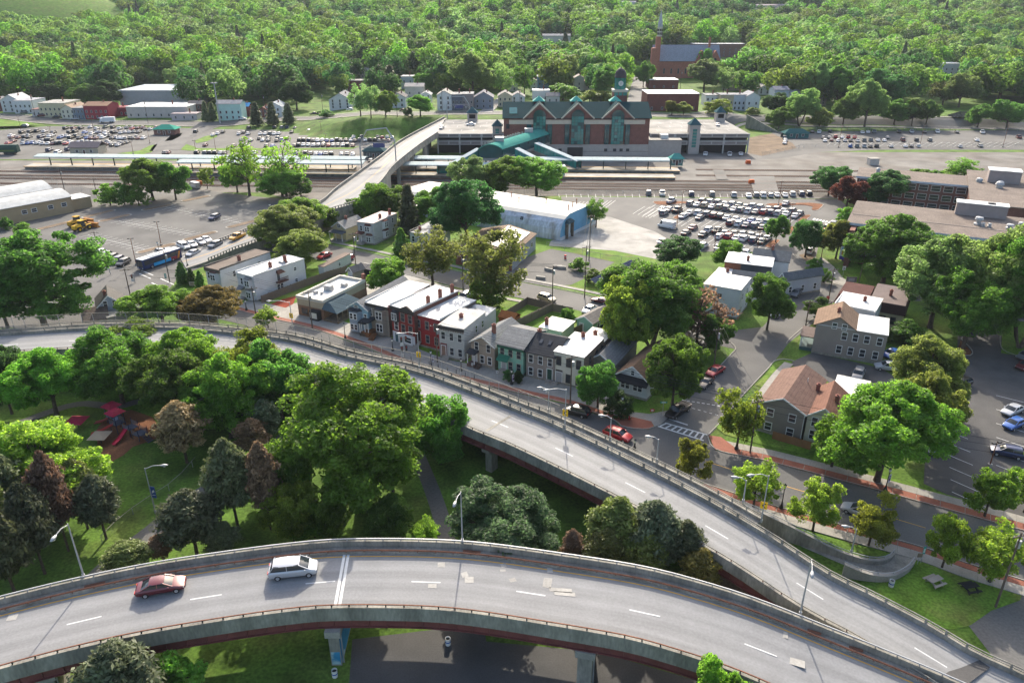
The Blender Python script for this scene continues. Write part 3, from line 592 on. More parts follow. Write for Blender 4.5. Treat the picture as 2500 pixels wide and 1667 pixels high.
# walls of the walkway ramp where it comes down to the street
def wall(label,pts,th,mat,cap=True,name='low_wall',railh=0):
 P=crom(pts,1.0);N=normals(P);t=thing(name,label,'wall',P[0]);o=P[0];vs=[]
 mb=MB();n=4
 for p,nn in zip(P,N):mb.v+=[tuple(q)for q in(Vector((p.x-o.x,p.y-o.y,-o.z-.1))-nn*th/2,Vector((p.x-o.x,p.y-o.y,-o.z-.1))+nn*th/2,p-o+nn*th/2,p-o-nn*th/2)]
 mb.f=[(i*4+k,i*4+(k+1)%4,i*4+4+(k+1)%4,i*4+4+k)for i in range(len(P)-1)for k in range(4)]+[(0,1,2,3),tuple((len(P)-1)*4+k for k in(3,2,1,0))];mb.m=[0]*len(mb.f);mb.build('wall',mat,t)
 Q=[p-o for p in P];mb=MB();sweep(mb,Q,rect(-th/2-.06,th/2+.06,0.003,0.12),ns=N);mb.build('coping',m_conc,t)
 if railh:rails(t,Q,N,0,[railh],railh-.1,2.0,m_metal,m_metal,.07,.04,.11)
 return t
wall('curved concrete wall with railing beside the small street trees and lawn',[G(1815,1231,4.0),G(1900,1270,2.8),G(1980,1310,1.7),G(2045,1343,1.0),G(2120,1366,.7),G(2163,1364,.6),G(2183,1348,0.6)],0.3,m_conc_old,railh=0.5)
wall('pale curved block wall ending the walkway ramp by the picnic lawn',[G(2062,1377,1.8),G(2120,1400,1.0),G(2175,1404,.8),G(2215,1386,.7),G(2231,1366,.6)],0.4,m_conc,railh=0.4)
# ---------------------------------------------------------------- trees (nominal 10 m high, crown radius about 4.6 m)
def leafmesh(name,C,Nn,size,asp,rs,mat):
 n=len(C);rnd=rs.normal(size=(n,3));u=np.cross(Nn,rnd);u/=np.linalg.norm(u,axis=1)[:,None]+1e-9;v=np.cross(Nn,u)
 s=size*rs.uniform(0.65,1.35,n)[:,None];a=u*s*0.5*asp;b=v*s*0.5
 bend=Nn*s*0.16
 V=np.stack([C-a,C-b*0.9+bend,C+a,C+b*0.9+bend],1).reshape(-1,3)
 me=bpy.data.meshes.new(name);me.vertices.add(n*4);me.vertices.foreach_set('co',V.astype(np.float32).ravel())
 me.loops.add(n*4);me.loops.foreach_set('vertex_index',np.arange(n*4,dtype=np.int32));me.polygons.add(n)
 me.polygons.foreach_set('loop_start',np.arange(0,n*4,4,dtype=np.int32));me.polygons.foreach_set('loop_total',np.full(n,4,dtype=np.int32))
 me.materials.append(mat);me.update(calc_edges=True);return me
def unit(a):return a/(np.linalg.norm(a,axis=1)[:,None]+1e-9)
def clumps(rs,K,shape):
 M_=13;dl=unit(rs.normal(size=(60,3))+np.array([0,0,0.2]));sel=[]
 for q in dl:
  if q[2]>-0.62 and all(np.dot(q,p)<0.62 for p in sel):sel.append(q)
 dl=np.array(sel[:M_]);rl=rs.uniform(0.42,0.72,len(dl));Rl=rs.uniform(0.42,0.66,len(dl))
 li=rs.randint(0,len(dl),K);e=unit(rs.normal(size=(K,3))+dl[li]*0.7);d=dl[li]*rl[li][:,None]+e*(Rl[li]*rs.uniform(0.45,1.0,K))[:,None]
 core=rs.rand(K)<0.16;d[core]=unit(rs.normal(size=(K,3)))[core]*rs.uniform(0.1,0.55,K)[core][:,None];d=d[d[:,2]>-0.8];K=len(d);r=np.ones(K)
 if shape=='round':cz,rx,rz=5.5,3.9,3.75
 elif shape=='tall':cz,rx,rz=5.6,3.6,3.7
 elif shape=='vase':cz,rx,rz=6.0,3.8,3.3
 elif shape=='bush':cz,rx,rz=4.6,3.8,4.6
 else:cz,rx,rz=6.2,3.9,3.0
 c=d*r[:,None]*np.array([rx,rx,rz])
 if shape=='vase':c[:,:2]*=(0.72+0.38*np.clip((c[:,2:3]+3)/6,0,1))
 c[:,2]+=cz;return c,(rs.uniform(0.55,1.35,K)*(75/max(60,K))**0.33),d
def bough(mb,rs,a,b,r0,r1,n=5):
 a=np.array(a);b=np.array(b);m=(a+b)/2+rs.normal(size=3)*np.linalg.norm(b-a)*0.10;m[2]+=0.06*np.linalg.norm(b-a)
 mb.tube([a,a*.55+m*.45,m*.7+b*.3,b],[r0,lerp(r0,r1,.4),lerp(r0,r1,.7),r1],n,cap=False)
def broadleaf(seed,shape,K,per,leaf,limbs=9,dens=1.0,fork=False,rot=1.0):
 rs=np.random.RandomState(seed);C,rad,D=clumps(rs,K,shape);K=len(C)
 k97=4.1/np.percentile(np.hypot(C[:,0],C[:,1]),93);C[:,:2]*=k97;lo=3.1 if shape!='bush' else 1.5;z0,z1=np.percentile(C[:,2],(4,98));C[:,2]=lo+(C[:,2]-z0)/(z1-z0)*(9.1-lo);rad=rad*1.12
 idx=np.repeat(np.arange(K),per);d=unit(rs.normal(size=(len(idx),3))+np.array([0,0,0.25]))
 rr=rs.uniform(0.25,1.0,len(idx))**0.45
 p=C[idx]+d*(rad[idx]*rr)[:,None]*np.array([1,1,0.72]);nn=unit(d*0.55+rs.normal(size=d.shape)*0.55+np.array([0,0,0.25]))
 keep=p[:,2]>0.6 if shape=='bush' else p[:,2]>1.3
 crown=leafmesh('crown',p[keep],nn[keep],leaf,1.35,rs,m_leaf)
 mb=MB();mb.sm=True;tb=0.24
 if fork:
  for s in(-1,1):bough(mb,rs,(0,0,-0.2),(s*1.5,0.3*s,5.5),0.26,0.12,7)
  tops=[np.array((-1.1,0,4.2)),np.array((1.1,0.2,4.2)),np.array((-1.5,-.3,5.5)),np.array((1.5,.3,5.5))]
 else:
  mb.tube([(0,0,-0.2),(0.02,0,0.5),(0.08,0.05,2.4),(0.0,0.1,4.6),(0.05,0,6.8)],[tb*1.35,tb,tb*0.85,tb*0.6,tb*0.25],7,cap=False)
  tops=[np.array((0.06,0.05,z))for z in(2.3,3.0,3.8,4.6,5.4)]
 for i in range(limbs):
  t=C[int(i*K/limbs)];a=min(tops,key=lambda q:np.linalg.norm(q-t)+2.0*max(0,q[2]-t[2]+0.5));bough(mb,rs,a,t,0.11,0.035)
  for j in range(2):t2=C[rs.randint(K)];
  near=sorted(range(K),key=lambda q:np.linalg.norm(C[q]-t))[1:3]
  for j in near:bough(mb,rs,(a*.45+t*.55),C[j],0.05,0.02,4)
 return crown,mb.mesh('trunk',m_bark,fix=False)
def pine(seed,K,per,leaf,shape='pine'):
 rs=np.random.RandomState(seed);mb=MB();mb.sm=True
 mb.tube([(0,0,-0.2),(0.05,0.02,3),(-0.05,0.05,6.5),(0,0,9.6)],[0.2,0.16,0.11,0.03],7,cap=False);P=[];Q=[]
 for k in range(K):
  t=(k+0.5)/K
  if shape=='spruce':z=0.9+8.8*t;r=2.7*(1-t)**0.85+0.15
  elif shape=='cone':z=0.8+8.9*t;r=3.3*min(1,(1-t)*1.5)**0.8+0.1
  else:z=3.2+6.5*t;r=3.3*math.sin(math.pi*min(1,0.25+0.78*t))**0.7
  a=k*2.399+rs.uniform(-.3,.3);rad=r*rs.uniform(0.45,1.0);e=np.array((math.cos(a)*rad,math.sin(a)*rad,z+(0.25 if shape=='pine' else-0.35)*rad*0.5))
  bough(mb,rs,(0,0,max(0.4,z-0.5)),e,0.05,0.015,4)
  sz=(0.95 if shape=='pine' else 0.75)*(0.6+0.5*r/3.3);n=per;d=unit(rs.normal(size=(n,3)))
  ln=rs.uniform(0,1,n)if shape!='pine' else rs.uniform(0.55,1.0,n)
  base=np.array((0,0,z))*(1-ln)[:,None]+e*ln[:,None]
  P.append(base+d*np.array([sz,sz,sz*0.5])*rs.uniform(0.3,1,n)[:,None]);Q.append(unit(d*0.4+np.array([0,0,0.5])+rs.normal(size=(n,3))*0.5))
 return leafmesh('crown',np.concatenate(P),np.concatenate(Q),leaf,2.1,rs,m_needle),mb.mesh('trunk',m_bark,fix=False)
PROTO={}
for i,s in enumerate((11,12,13)):PROTO['maple%d'%i]=broadleaf(s,'round',230,150,0.24,12)
for i,s in enumerate((21,22)):PROTO['open%d'%i]=broadleaf(s,'vase',120,75,0.26,18)
PROTO['big0']=broadleaf(31,'round',400,190,0.165,24,fork=True);PROTO['big2']=broadleaf(35,'round',400,180,0.165,20);PROTO['big1']=broadleaf(33,'tall',400,180,0.165,24)
for i,s in enumerate((41,42)):PROTO['young%d'%i]=broadleaf(s,'vase',140,90,0.30,14)
for i,s in enumerate((51,52)):PROTO['bush%d'%i]=broadleaf(s,'bush',90,110,0.36,6)
for i,s in enumerate((61,62)):PROTO['sparse%d'%i]=broadleaf(s,'vase',46,34,0.36,26)
for i,s in enumerate((71,72)):PROTO['pine%d'%i]=pine(s,90,190,0.25)
PROTO['spruce0']=pine(81,110,46,0.45,'spruce');PROTO['cone0']=pine(85,100,60,0.5,'cone')
PROTO['brown0']=pine(75,80,110,0.27)
LC=dict(green=(0.075,0.155,0.026),bright=(0.110,0.205,0.028),lime=(0.155,0.225,0.032),deep=(0.046,0.105,0.028),olive=(0.120,0.145,0.034),pale=(0.130,0.200,0.060),pine=(0.095,0.115,0.055),brown=(0.19,0.13,0.075),rust=(0.16,0.135,0.035),maroon=(0.095,0.032,0.024),yellow=(0.16,0.18,0.025),blue=(0.075,0.140,0.060))
NT=[0]
def tree(kind,base,top,wpx,col,label,z0=0.0,terr=False,cat='tree',group=None,name='tree',floor=None):
 """base: foot of the trunk in the photo, top: height of the crown's top row, wpx: crown width in photo pixels"""
 p=GT(*base)if terr else G(base[0],base[1],z0)
 h=max(1.0,HT(base[0],top,p.y)-p.z);depth=p.y*CP+(CAM_H-p.z-h*.6)*SP;r=wpx/2/FPX*depth
 if kind[:5]=='maple' and r>5.2:kind='big%d'%(1+int(kind[5])%2)
 r*=1.08 if p.y<158 else 1.2;c,t=PROTO[kind];NT[0]+=1;rx=r/(4.5 if kind[:3]not in('spr','con','pin','bro')else(2.9 if kind[0]=='s' else 3.7));hz=h/9.9
 o=thing(name,label,cat,(p.x,p.y,p.z),(NT[0]*1.7)%6.28,group,(rx,rx,hz))
 inst('trunk',t,o);cc=LC[col];j=R.uniform(0.9,1.1);inst('crown',c,o,col=(cc[0]*j,cc[1]*j,cc[2]))
 return o
T=tree
# beside and under the viaducts
T('big1',(110,800),572,285,'green','huge spreading green tree left of the bus intersection, tallest on the left edge')
T('maple1',(20,800),640,150,'green','green tree at the left photo edge beside the huge spreading tree')
T('maple0',(400,800),696,150,'bright','bright green tree behind the viaduct left of the rusty tinted tree')
T('maple2',(520,810),700,150,'rust','rust tinted olive tree behind the viaduct fence in front of the white flat houses')
T('young1',(655,800),750,56,'lime','small pale young tree growing just behind the tall viaduct fence')
T('maple2',(30,1010),826,110,'deep','dark green tree at the left photo edge below the viaduct')
T('maple0',(139,1012),850,185,'bright','bright spreading tree at the left beyond the playground')
T('maple1',(300,985),816,195,'green','broad green tree between the playground and the viaduct')
T('maple2',(470,985),812,170,'bright','tall green tree in the park group touching the viaduct deck, leftmost of the group')
T('maple0',(455,1045),855,200,'green','dark green tree behind the brown tree beside the playground')
T('maple1',(620,985),820,170,'lime','yellow green tree at the viaduct edge in the park group')
T('maple0',(565,1068),872,190,'bright','rounded yellow green tree in front of the park group')
T('maple2',(690,1020),838,150,'green','green tree at the right end of the park group beside the underpass')
T('brown0',(457,1130),980,135,'brown','brown leaved pine between the playground and the tall light tree')
T('brown0',(625,1120),1022,95,'brown','smaller rusty brown pine behind the bare pine')
T('pine1',(655,1085),975,90,'pine','dusky grey green pine behind the large central tree')
T('pine0',(582,1290),1072,135,'pine','tall dark pine with bare lower trunk beside the slip road')
T('brown0',(662,1292),1078,100,'brown','thin brown dying pine next to the tall dark pine')
T('pine1',(481,1352),1198,165,'pine','dark pine standing in front of the slip road')
T('pine0',(545,1352),1278,100,'pine','low dark pine at the viaduct parapet under the tall pine')
T('brown0',(400,1372),1305,70,'brown','short browning pine over the slip road edge')
T('pine0',(320,1400),1328,120,'olive','low pine at the parapet beside the slip road')
T('big0',(878,1222),930,350,'bright','large light green forked tree in the park centre')
T('maple1',(720,1320),1195,120,'lime','light leafy young tree below the large forked tree')
T('young0',(800,1330),1215,110,'bright','loose young tree at the foot of the forked tree')
T('maple2',(960,1330),1220,110,'green','broad leafed sapling between the forked tree and the park path')
T('young1',(1040,1335),1270,70,'lime','yellowish shrub beside the park path at the parapet',cat='shrub',name='shrub')
T('maple0',(1075,1132),977,138,'green','rounded tree standing against the straight viaduct girder')
T('spruce0',(884,985),902,56,'pine','small dark conifer poking above the straight viaduct edge')
T('maple1',(1222,1372),1214,262,'blue','dense dome shaped maple behind the lamp pole of the near viaduct')
T('pine0',(1500,1385),1216,150,'olive','greyish pine at the left of the group between the two viaducts')
T('pine1',(1590,1400),1225,150,'pine','tallest dark pine between the two viaducts')
T('pine0',(1480,1420),1290,130,'olive','low greyish pine in front of the pines between the viaducts')
T('pine1',(1570,1425),1300,120,'olive','bushy pine above the near parapet in the pine group')
T('pine0',(1665,1410),1272,110,'pine','dark pine at the right of the group between the viaducts')
T('brown0',(1395,1405),1292,70,'brown','rusty dead pine beside the dome shaped maple')
T('brown0',(1705,1450),1340,110,'rust','golden brown pine in the gap where the viaducts meet')
T('pine1',(55,1330),1105,140,'pine','dark pine on the left photo edge, farthest of the left pines')
T('pine0',(40,1455),1235,150,'pine','dark pine on the left photo edge nearest the near viaduct')
T('pine0',(110,1400),1180,130,'pine','dark pine in the middle of the left pine group')
T('brown0',(168,1345),1102,105,'brown','browning pine with twin trunks in the left pine group')
T('pine1',(260,1315),1160,118,'pine','lone pine with bare trunk on the sunlit park lawn')
T('big1',(130,1260),1035,285,'lime','wide light green tree in front of the playground')
T('pine0',(320,1780),1580,220,'pine','dark pine below the near viaduct at the bottom left')
T('bush1',(440,1740),1625,160,'bright','bright leafy bush below the near viaduct',cat='bush',name='bush')
T('maple2',(1738,1830),1628,150,'bright','bright tree crown at the bottom edge below the near viaduct')
T('maple2',(640,1240),1120,110,'lime','light green tree behind the tall dark pine in the park')
T('maple1',(690,1250),1090,130,'green','green tree filling the gap left of the large forked tree')
T('maple0',(960,1200),1080,120,'bright','bright low crown at the right foot of the forked tree')
T('pine1',(215,1290),1120,110,'olive','grey green pine behind the lone pine on the lawn')
T('pine0',(10,1380),1160,140,'olive','grey green pine at the left edge between the dark pines')
T('maple0',(60,1190),1050,150,'lime','light tree at the left edge beside the wide light green tree')
T('maple1',(330,880),790,130,'bright','bright tree close under the viaduct behind the playground tree')
T('bush0',(770,1310),1235,120,'bright','light bush under the large forked tree',cat='bush',name='bush')
# street trees
Y1='small trees planted along the brick pavement'
T('young0',(1682,1180),1082,82,'yellow','yellow leaved street tree beside the viaduct parapet at the crossing')
T('young1',(1839,1238),1130,108,'lime','light green street tree left of the black lamp post on the near pavement')
T('young0',(1984,1296),1172,108,'lime','round street tree right of the black lamp post on the lawn')
T('young1',(2120,1332),1217,102,'yellow','yellowish street tree hiding the silver car')
T('young0',(2299,1386),1266,94,'lime','street tree beside the picnic table')
T('young1',(2415,1421),1288,132,'lime','street tree behind the leaning utility pole')
T('young0',(2403,1261),1148,106,'bright','young tree on the verge of the right parking lot')
T('young1',(2500,1250),1120,100,'bright','young tree at the right photo edge beside the parking lot')
T('young1',(1799,1092),954,98,'lime','young street tree at the brick corner beside the taupe house')
T('maple0',(1459,996),884,94,'green','round street tree in front of the cream flat roofed row house')
T('maple1',(1640,1000),838,128,'green','large dark street tree beside the white bungalow')
T('maple2',(2140,1175),932,285,'bright','large bright maple right of the red roofed houses')
T('maple1',(2030,1140),1015,110,'bright','lower bright tree crowding the cream gable house')
T('big1',(2250,1010),832,178,'olive','muted olive tree overhanging the right parking lot')
T('big1',(2240,1110),905,150,'olive','olive tree behind the large bright maple')
T('maple0',(1872,805),672,98,'green','dense oval tree covering the blue house front on the side street')
T('maple2',(1995,783),731,62,'green','small round tree beside the stop sign')
T('big0',(1590,850),640,225,'green','tall green tree in the middle block, largest crown behind the row houses')
T('maple1',(1530,880),690,130,'lime','bright yellow green tree behind the cream row house')
T('maple0',(1660,800),640,120,'green','green tree left of the long white flat house')
T('sparse1',(1700,850),708,135,'brown','bare brownish tree beside the white flat house')
T('maple2',(1745,860),770,80,'green','small tree over the parked black car on the side street')
T('open1',(1199,742),562,150,'olive','tall tree with leaning trunk beside the side street')
T('bush1',(1190,752),672,90,'bright','ivy thicket at the foot of the leaning tree',cat='bush',name='bush')
T('open0',(1057,696),560,118,'olive','airy locust tree in front of the grey flat roofed house')
T('maple0',(945,712),636,86,'bright','pale green tree beside the white driveway')
T('cone0',(982,634),558,50,'bright','small cone shaped tree beside the pinkish roofed house')
T('spruce0',(1000,578),452,66,'pine','dark spruce behind the pinkish roofed house')
T('maple1',(1140,600),436,140,'deep','big dark tree in front of the blue arched warehouse')
T('maple2',(1160,480),380,96,'pale','pale tree in front of the station stairs, leftmost of three')
T('maple0',(1232,482),382,100,'bright','middle tree of three in front of the station stairs')
T('maple1',(1310,484),384,124,'bright','rightmost and widest tree in front of the station stairs')
T('maple0',(910,545),450,70,'bright','light tree below the road bridge, left of the dark spruce')
T('maple1',(960,540),455,80,'green','green tree between the road bridge and the pinkish roofed house')
T('maple2',(1050,560),460,80,'green','green tree left of the big dark tree')
T('big1',(700,618),505,140,'olive','olive tree beside the bridge ramp behind the white flat houses')
T('maple1',(745,655),562,112,'olive','lower olive tree above the small white garage')
T('maple0',(735,575),482,130,'bright','bright tree hugging the bridge ramp wall')
T('bush0',(790,560),500,70,'bright','bright shrubbery along the bridge ramp wall',cat='bush',name='bush')
T('bush0',(860,540),485,80,'green','dark ivy bush under the bridge ramp',cat='bush',name='bush')
T('cone0',(448,692),640,32,'green','conical small tree left of three beside the bus street')
T('cone0',(470,696),656,26,'green','middle one of three conical small trees beside the bus street')
T('cone0',(491,700),661,24,'green','right one of three conical small trees beside the bus street')
T('maple0',(375,490),388,110,'bright','bright spreading tree at the far edge of the left asphalt lot')
T('maple2',(430,488),395,70,'green','dark green half of the tree pair by the railway')
T('bush0',(270,502),448,50,'bright','rounded bush beside the railway fence, leftmost',cat='bush',name='bush')
T('bush1',(305,500),446,46,'green','middle bush beside the railway fence',cat='bush',name='bush')
T('bush0',(340,502),450,50,'bright','right bush beside the railway fence',cat='bush',name='bush')
T('sparse0',(610,478),338,110,'bright','split trunk tree with broken top beside the railway')
T('maple0',(580,470),400,66,'bright','leafy tree at the foot of the split trunk tree')
T('sparse1',(700,478),350,90,'bright','thin half bare tree beside the railway, right of the split trunk tree')
T('maple1',(690,480),415,100,'bright','bushy tree under the thin half bare tree')
T('open1',(507,462),410,30,'bright','slim young tree between the railway and the left lot')
T('bush0',(735,480),430,50,'green','bush beside the bridge ramp and the railway',cat='bush',name='bush')
T('bush0',(17,560),530,30,'green','small round tree at the corner of the tan building')
T('bush1',(60,576),544,36,'bright','clipped bush beside the tan building',cat='bush',name='bush')
T('open0',(1455,555),485,46,'green','small tree beside the blue end wall of the arched warehouse')
T('maple1',(1650,660),582,92,'deep','dark tree pair beside the entrance of the middle parking lot')
T('maple0',(1771,655),590,60,'bright','small tree behind the brick sided flat roofed house')
T('maple2',(1893,592),524,44,'green','small tree on the red island of the middle parking lot')
T('maple0',(1965,628),536,68,'deep','dark tree on the planting bed at the lot entrance')
T('maple1',(2022,478),408,68,'deep','dark tree at the far right corner of the middle parking lot')
T('maple2',(2066,506),430,64,'maroon','maroon leaved tree beside the school')
T('maple0',(2150,505),415,100,'deep','dark tree between the two school wings')
T('maple1',(2285,495),434,88,'green','tree in the school courtyard in front of the far wing windows')
T('bush1',(2065,545),505,46,'bright','light hedge bush at the corner of the school',cat='bush',name='bush')
T('maple2',(2040,632),535,76,'olive','olive tree against the school end wall')
T('maple0',(2155,690),526,172,'green','broad green tree in front of the school entrance')
T('big1',(2270,800),590,215,'pale','pale willowy tree right of the brown roofed building')
T('big0',(2440,760),585,200,'pale','pale tree at the back of the grove beside the right parking lot')
T('big0',(2370,810),560,240,'pale','tallest pale tree in the grove beside the right parking lot')
T('big2',(2350,850),670,180,'green','green tree at the front of the grove beside the right parking lot')
T('big0',(2489,850),570,190,'green','tree with thick trunk on the grass island at the right edge')
T('bush1',(2210,840),790,90,'green','shrub behind the big grey gabled house',cat='bush',name='bush')
T('bush0',(2010,690),655,40,'green','low shrub row along the curved kerb by the school',cat='bush',name='bush')
T('bush0',(1985,660),630,36,'green','low shrub nearest the parking lot entrance',cat='bush',name='bush')
T('bush0',(1412,660),630,40,'bright','weedy shrub behind the tilted solar array',cat='bush',name='bush')
T('bush1',(1450,690),660,40,'bright','weedy shrub beside the tilted solar array',cat='bush',name='bush')
T('maple0',(1388,800),754,38,'green','small yard tree beside the mint green garage')
T('bush1',(1370,812),780,32,'bright','light shrub in the fenced lawn behind the mint house',cat='bush',name='bush')
T('bush1',(1240,930),902,26,'deep','dark shrub in front of the mint green house, left of the lamp',cat='bush',name='bush')
T('bush0',(1265,935),905,28,'deep','dark shrub in front of the mint green house, right of the lamp',cat='bush',name='bush')
T('bush1',(1510,1015),960,70,'deep','overgrown hedge below the white bungalow',cat='bush',name='bush')
T('bush0',(1675,935),885,70,'deep','dark hedge at the side street kerb',cat='bush',name='bush')
# beyond the tracks
for kind,base,top,w,col,lab in[('open0',(881,285),206,50,'pale','willowy tree on the grassy bank, leftmost of three'),('open1',(906,287),208,40,'pale','willowy tree on the grassy bank, middle of three'),('maple0',(942,285),222,50,'bright','round tree on the grassy bank, right of the willowy trees'),('maple2',(1027,284),232,56,'bright','round tree on the grassy bank beside the bridge head'),('bush0',(997,285),262,22,'deep','dark shrub on the grassy bank'),('bush0',(797,287),268,36,'green','low spreading tree beside the upper street'),('spruce0',(628,308),250,36,'pine','dark spruce beside the mint house, left of three'),('spruce0',(667,306),250,38,'pine','dark spruce in the middle of three'),('spruce0',(706,303),252,36,'pine','dark spruce right of three'),('spruce0',(505,298),248,26,'pine','dark spruce between the strip mall and the mint house, left'),('spruce0',(522,297),250,24,'pine','dark spruce between the strip mall and the mint house, right'),('big1',(1155,245),130,92,'pale','tall pale tree behind the station garage'),('open0',(1222,240),155,56,'pale','tall pale tree right of the tall pale one'),('open1',(1280,232),158,48,'green','upright tree beside the blue flat house'),('maple0',(1335,205),112,90,'deep','large dark round tree behind the station roof'),('maple1',(1412,200),118,60,'deep','dark round tree left of the clock tower'),('maple2',(1475,240),160,62,'green','tree left of the clock tower dome'),('bush1',(1375,245),205,70,'bright','bright tree behind the middle station gable'),('bush0',(1440,250),220,46,'lime','lime tree behind the station roof, left'),('bush1',(1467,250),222,50,'lime','lime tree behind the station roof, right'),('maple0',(1640,282),246,30,'olive','small tree in front of the brick building, left'),('maple2',(1668,282),250,34,'olive','small tree in front of the brick building, right'),('bush1',(1750,280),242,60,'lime','lime tree on the upper street beside the tan row houses'),('maple1',(1890,282),228,56,'deep','dark round tree on the upper street right of the white gable house'),('bush0',(1836,282),262,32,'olive','small brownish tree at the garage corner tower'),('big1',(1718,225),146,76,'pale','large pale tree right of the brick building'),('open0',(1765,230),165,50,'pale','pale tree beside the large pale tree'),('maple2',(1812,210),162,40,'deep','dark tree above the tan row houses'),('maple0',(1675,165),120,40,'green','tree in front of the church nave'),('maple1',(1720,190),120,40,'green','tree at the right end of the church'),('big0',(1950,308),218,70,'pale','pale tree behind the right lot fence'),('maple0',(1900,316),262,56,'green','bush like tree at the corner of the right lot'),('maple2',(2058,305),238,56,'green','green tree behind the right lot fence'),('big1',(2110,310),195,80,'pale','tallest pale tree behind the right lot fence'),('bush0',(2000,310),262,60,'olive','olive thicket behind the right lot fence'),('maple0',(2182,305),243,66,'green','oval tree on the grass verge, leftmost of the right hand five'),('maple1',(2225,308),242,50,'green','oval tree on the grass verge, second of five'),('maple2',(2260,306),244,50,'green','oval tree on the grass verge, third of five'),('maple0',(2386,312),254,58,'green','oval tree on the grass verge, fourth of five'),('maple1',(2456,316),246,76,'green','oval tree on the grass verge, last of five'),('maple2',(2040,262),160,70,'green','green tree in the wood above the right lot'),('maple0',(1990,260),150,60,'pale','pale tree in the wood above the right lot'),('maple1',(1925,250),165,60,'deep','dark tree above the white gabled houses'),('big0',(2150,262),172,90,'deep','dark spreading tree in the wood above the right lot'),('maple0',(2440,240),162,120,'deep','broad dark tree at the right edge behind the pond'),('maple2',(2390,235),170,80,'green','green tree left of the broad dark tree at the right edge'),('open1',(2300,258),200,60,'olive','olive tree below the white flat block'),('maple1',(2340,262),180,70,'pale','pale tree right of the white flat block'),('maple2',(2250,235),150,60,'deep','dark tree left of the white flat block'),('open0',(2350,440),388,66,'bright','light tree beside the tracks behind the school'),('bush0',(2280,438),415,40,'bright','scrub beside the tracks behind the school, left'),('bush1',(2240,434),412,40,'bright','scrub beside the tracks behind the school, leftmost'),('bush1',(2320,440),416,50,'lime','scrub beside the tracks behind the school, right'),('maple1',(120,250),200,60,'deep','dark tree behind the white houses on the far left'),('maple2',(215,255),205,70,'green','green tree behind the cream flat house'),('maple0',(270,262),196,70,'deep','dark tree behind the red house'),('maple2',(630,240),200,60,'deep','dark tree behind the mint house'),('maple1',(725,268),190,66,'deep','dark tree on the lawn behind the spruces'),('spruce0',(955,230),160,46,'pine','large dark conifer behind the grassy bank'),('maple0',(1070,215),182,50,'bright','bright tree behind the white gable house by the bridge'),('maple1',(1040,225),175,50,'green','green tree behind the bridge head houses'),('maple2',(1110,232),195,46,'green','green tree beside the tall pale tree'),('maple1',(1215,155),112,56,'deep','dark tree on the hill behind the pale trees'),('maple2',(1255,190),135,34,'maroon','dark maroon tree on the hill street'),('maple0',(1455,130),85,80,'deep','large dark tree left of the church spire'),('maple0',(1570,215),150,40,'green','tree beside the hill street')]:
 T(kind,base,top,w,col,lab,terr=True,cat='bush' if kind[:4]=='bush' else 'tree',name='bush' if kind[:4]=='bush' else 'tree')
# ---------------------------------------------------------------- woods on the hills
def farcrown(seed,K,per,leaf,spruce=False):
 rs=np.random.RandomState(seed)
 if spruce:
  n=K*per;t=rs.uniform(0,1,n)**1.3;a=rs.uniform(0,6.28,n);r=2.6*(1-t)*rs.uniform(0.6,1,n);p=np.stack([np.cos(a)*r,np.sin(a)*r,1+9*t],1);nn=unit(np.stack([np.cos(a),np.sin(a),0.6+0*a],1)+rs.normal(size=(n,3))*.3)
  return leafmesh('crown',p,nn,leaf,1.4,rs,m_needle)
 C,rad,D=clumps(rs,K,'round' if seed%2 else 'tall');K=len(C);rad*=1.6;C[:,:2]*=3.7/np.percentile(np.hypot(C[:,0],C[:,1]),90);idx=np.repeat(np.arange(K),per);d=unit(rs.normal(size=(len(idx),3))+np.array([0,0,0.35]))
 p=C[idx]+d*rad[idx][:,None]*rs.uniform(0.8,1,len(idx))[:,None];nn=unit(d*1.0+rs.normal(size=d.shape)*0.28+np.array([0,0,0.15]))
 k=p[:,2]>1.0;return leafmesh('crown',p[k],nn[k],leaf,1.25,rs,m_leaf)
FAR=[farcrown(s,26,80,0.58)for s in(101,102,103,104,105)]+[farcrown(110,40,30,0.7,True)]
FARM=None
FC=[LC['green'],LC['bright'],LC['pale'],LC['deep'],(0.11,0.175,0.034),LC['pine']]
for k,c in enumerate(FC):FAR[k].materials[0]=leafmat('wood_leaves',0.2 if k==5 else 0.55,c,0.12)
def keepclear(X,Y):
 px,py=PX(X,Y,terrain(X,Y))
 for(x0,y0,x1,y1)in CLEAR:
  if x0<px<x1 and y0<py<y1:return True
 return((X+830)/300)**2+((Y-1110)/150)**2<1.0
CLEAR=[(1100,165,1150,186),(1165,135,1200,156),(875,185,910,206),(1295,145,1330,165),(1475,128,1515,146),(1845,225,1885,246),(2075,245,2115,262),(2185,220,2230,240),(2115,134,2155,155),(1635,86,1675,104),(555,165,595,186),(-200,250,470,330),(480,262,800,330),(770,236,1100,320),(1085,228,1320,330),(1230,236,1600,330),(1525,165,1600,300),(1585,195,1720,300),(1720,245,1890,300),(1680,215,1800,250),(1585,130,1830,200),(300,215,470,262),(1860,262,2700,320),(2255,186,2355,245),(1480,16,1560,46),(1800,24,2040,54),(1300,95,1420,150),(1385,205,1420,232),(2230,255,2500,300),(1070,180,1120,205),(720,225,800,262),(840,205,920,250),(960,195,1060,250),(1230,215,1330,240),(1600,165,1660,200)]
pts=[];rs=np.random.RandomState(5)
Yq=432.0
while Yq<1500:
 sp=10.5+Yq*0.0068
 X=-Yq*0.78-60
 while X<Yq*0.78+60:
  x=X+rs.uniform(-.45,.45)*sp;y=Yq+rs.uniform(-.45,.45)*sp;X+=sp
  if keepclear(x,y):continue
  if Yq<520 and-240<x<130 and rs.rand()<0.35:continue
  pts.append((x,y))
 Yq+=sp*0.92
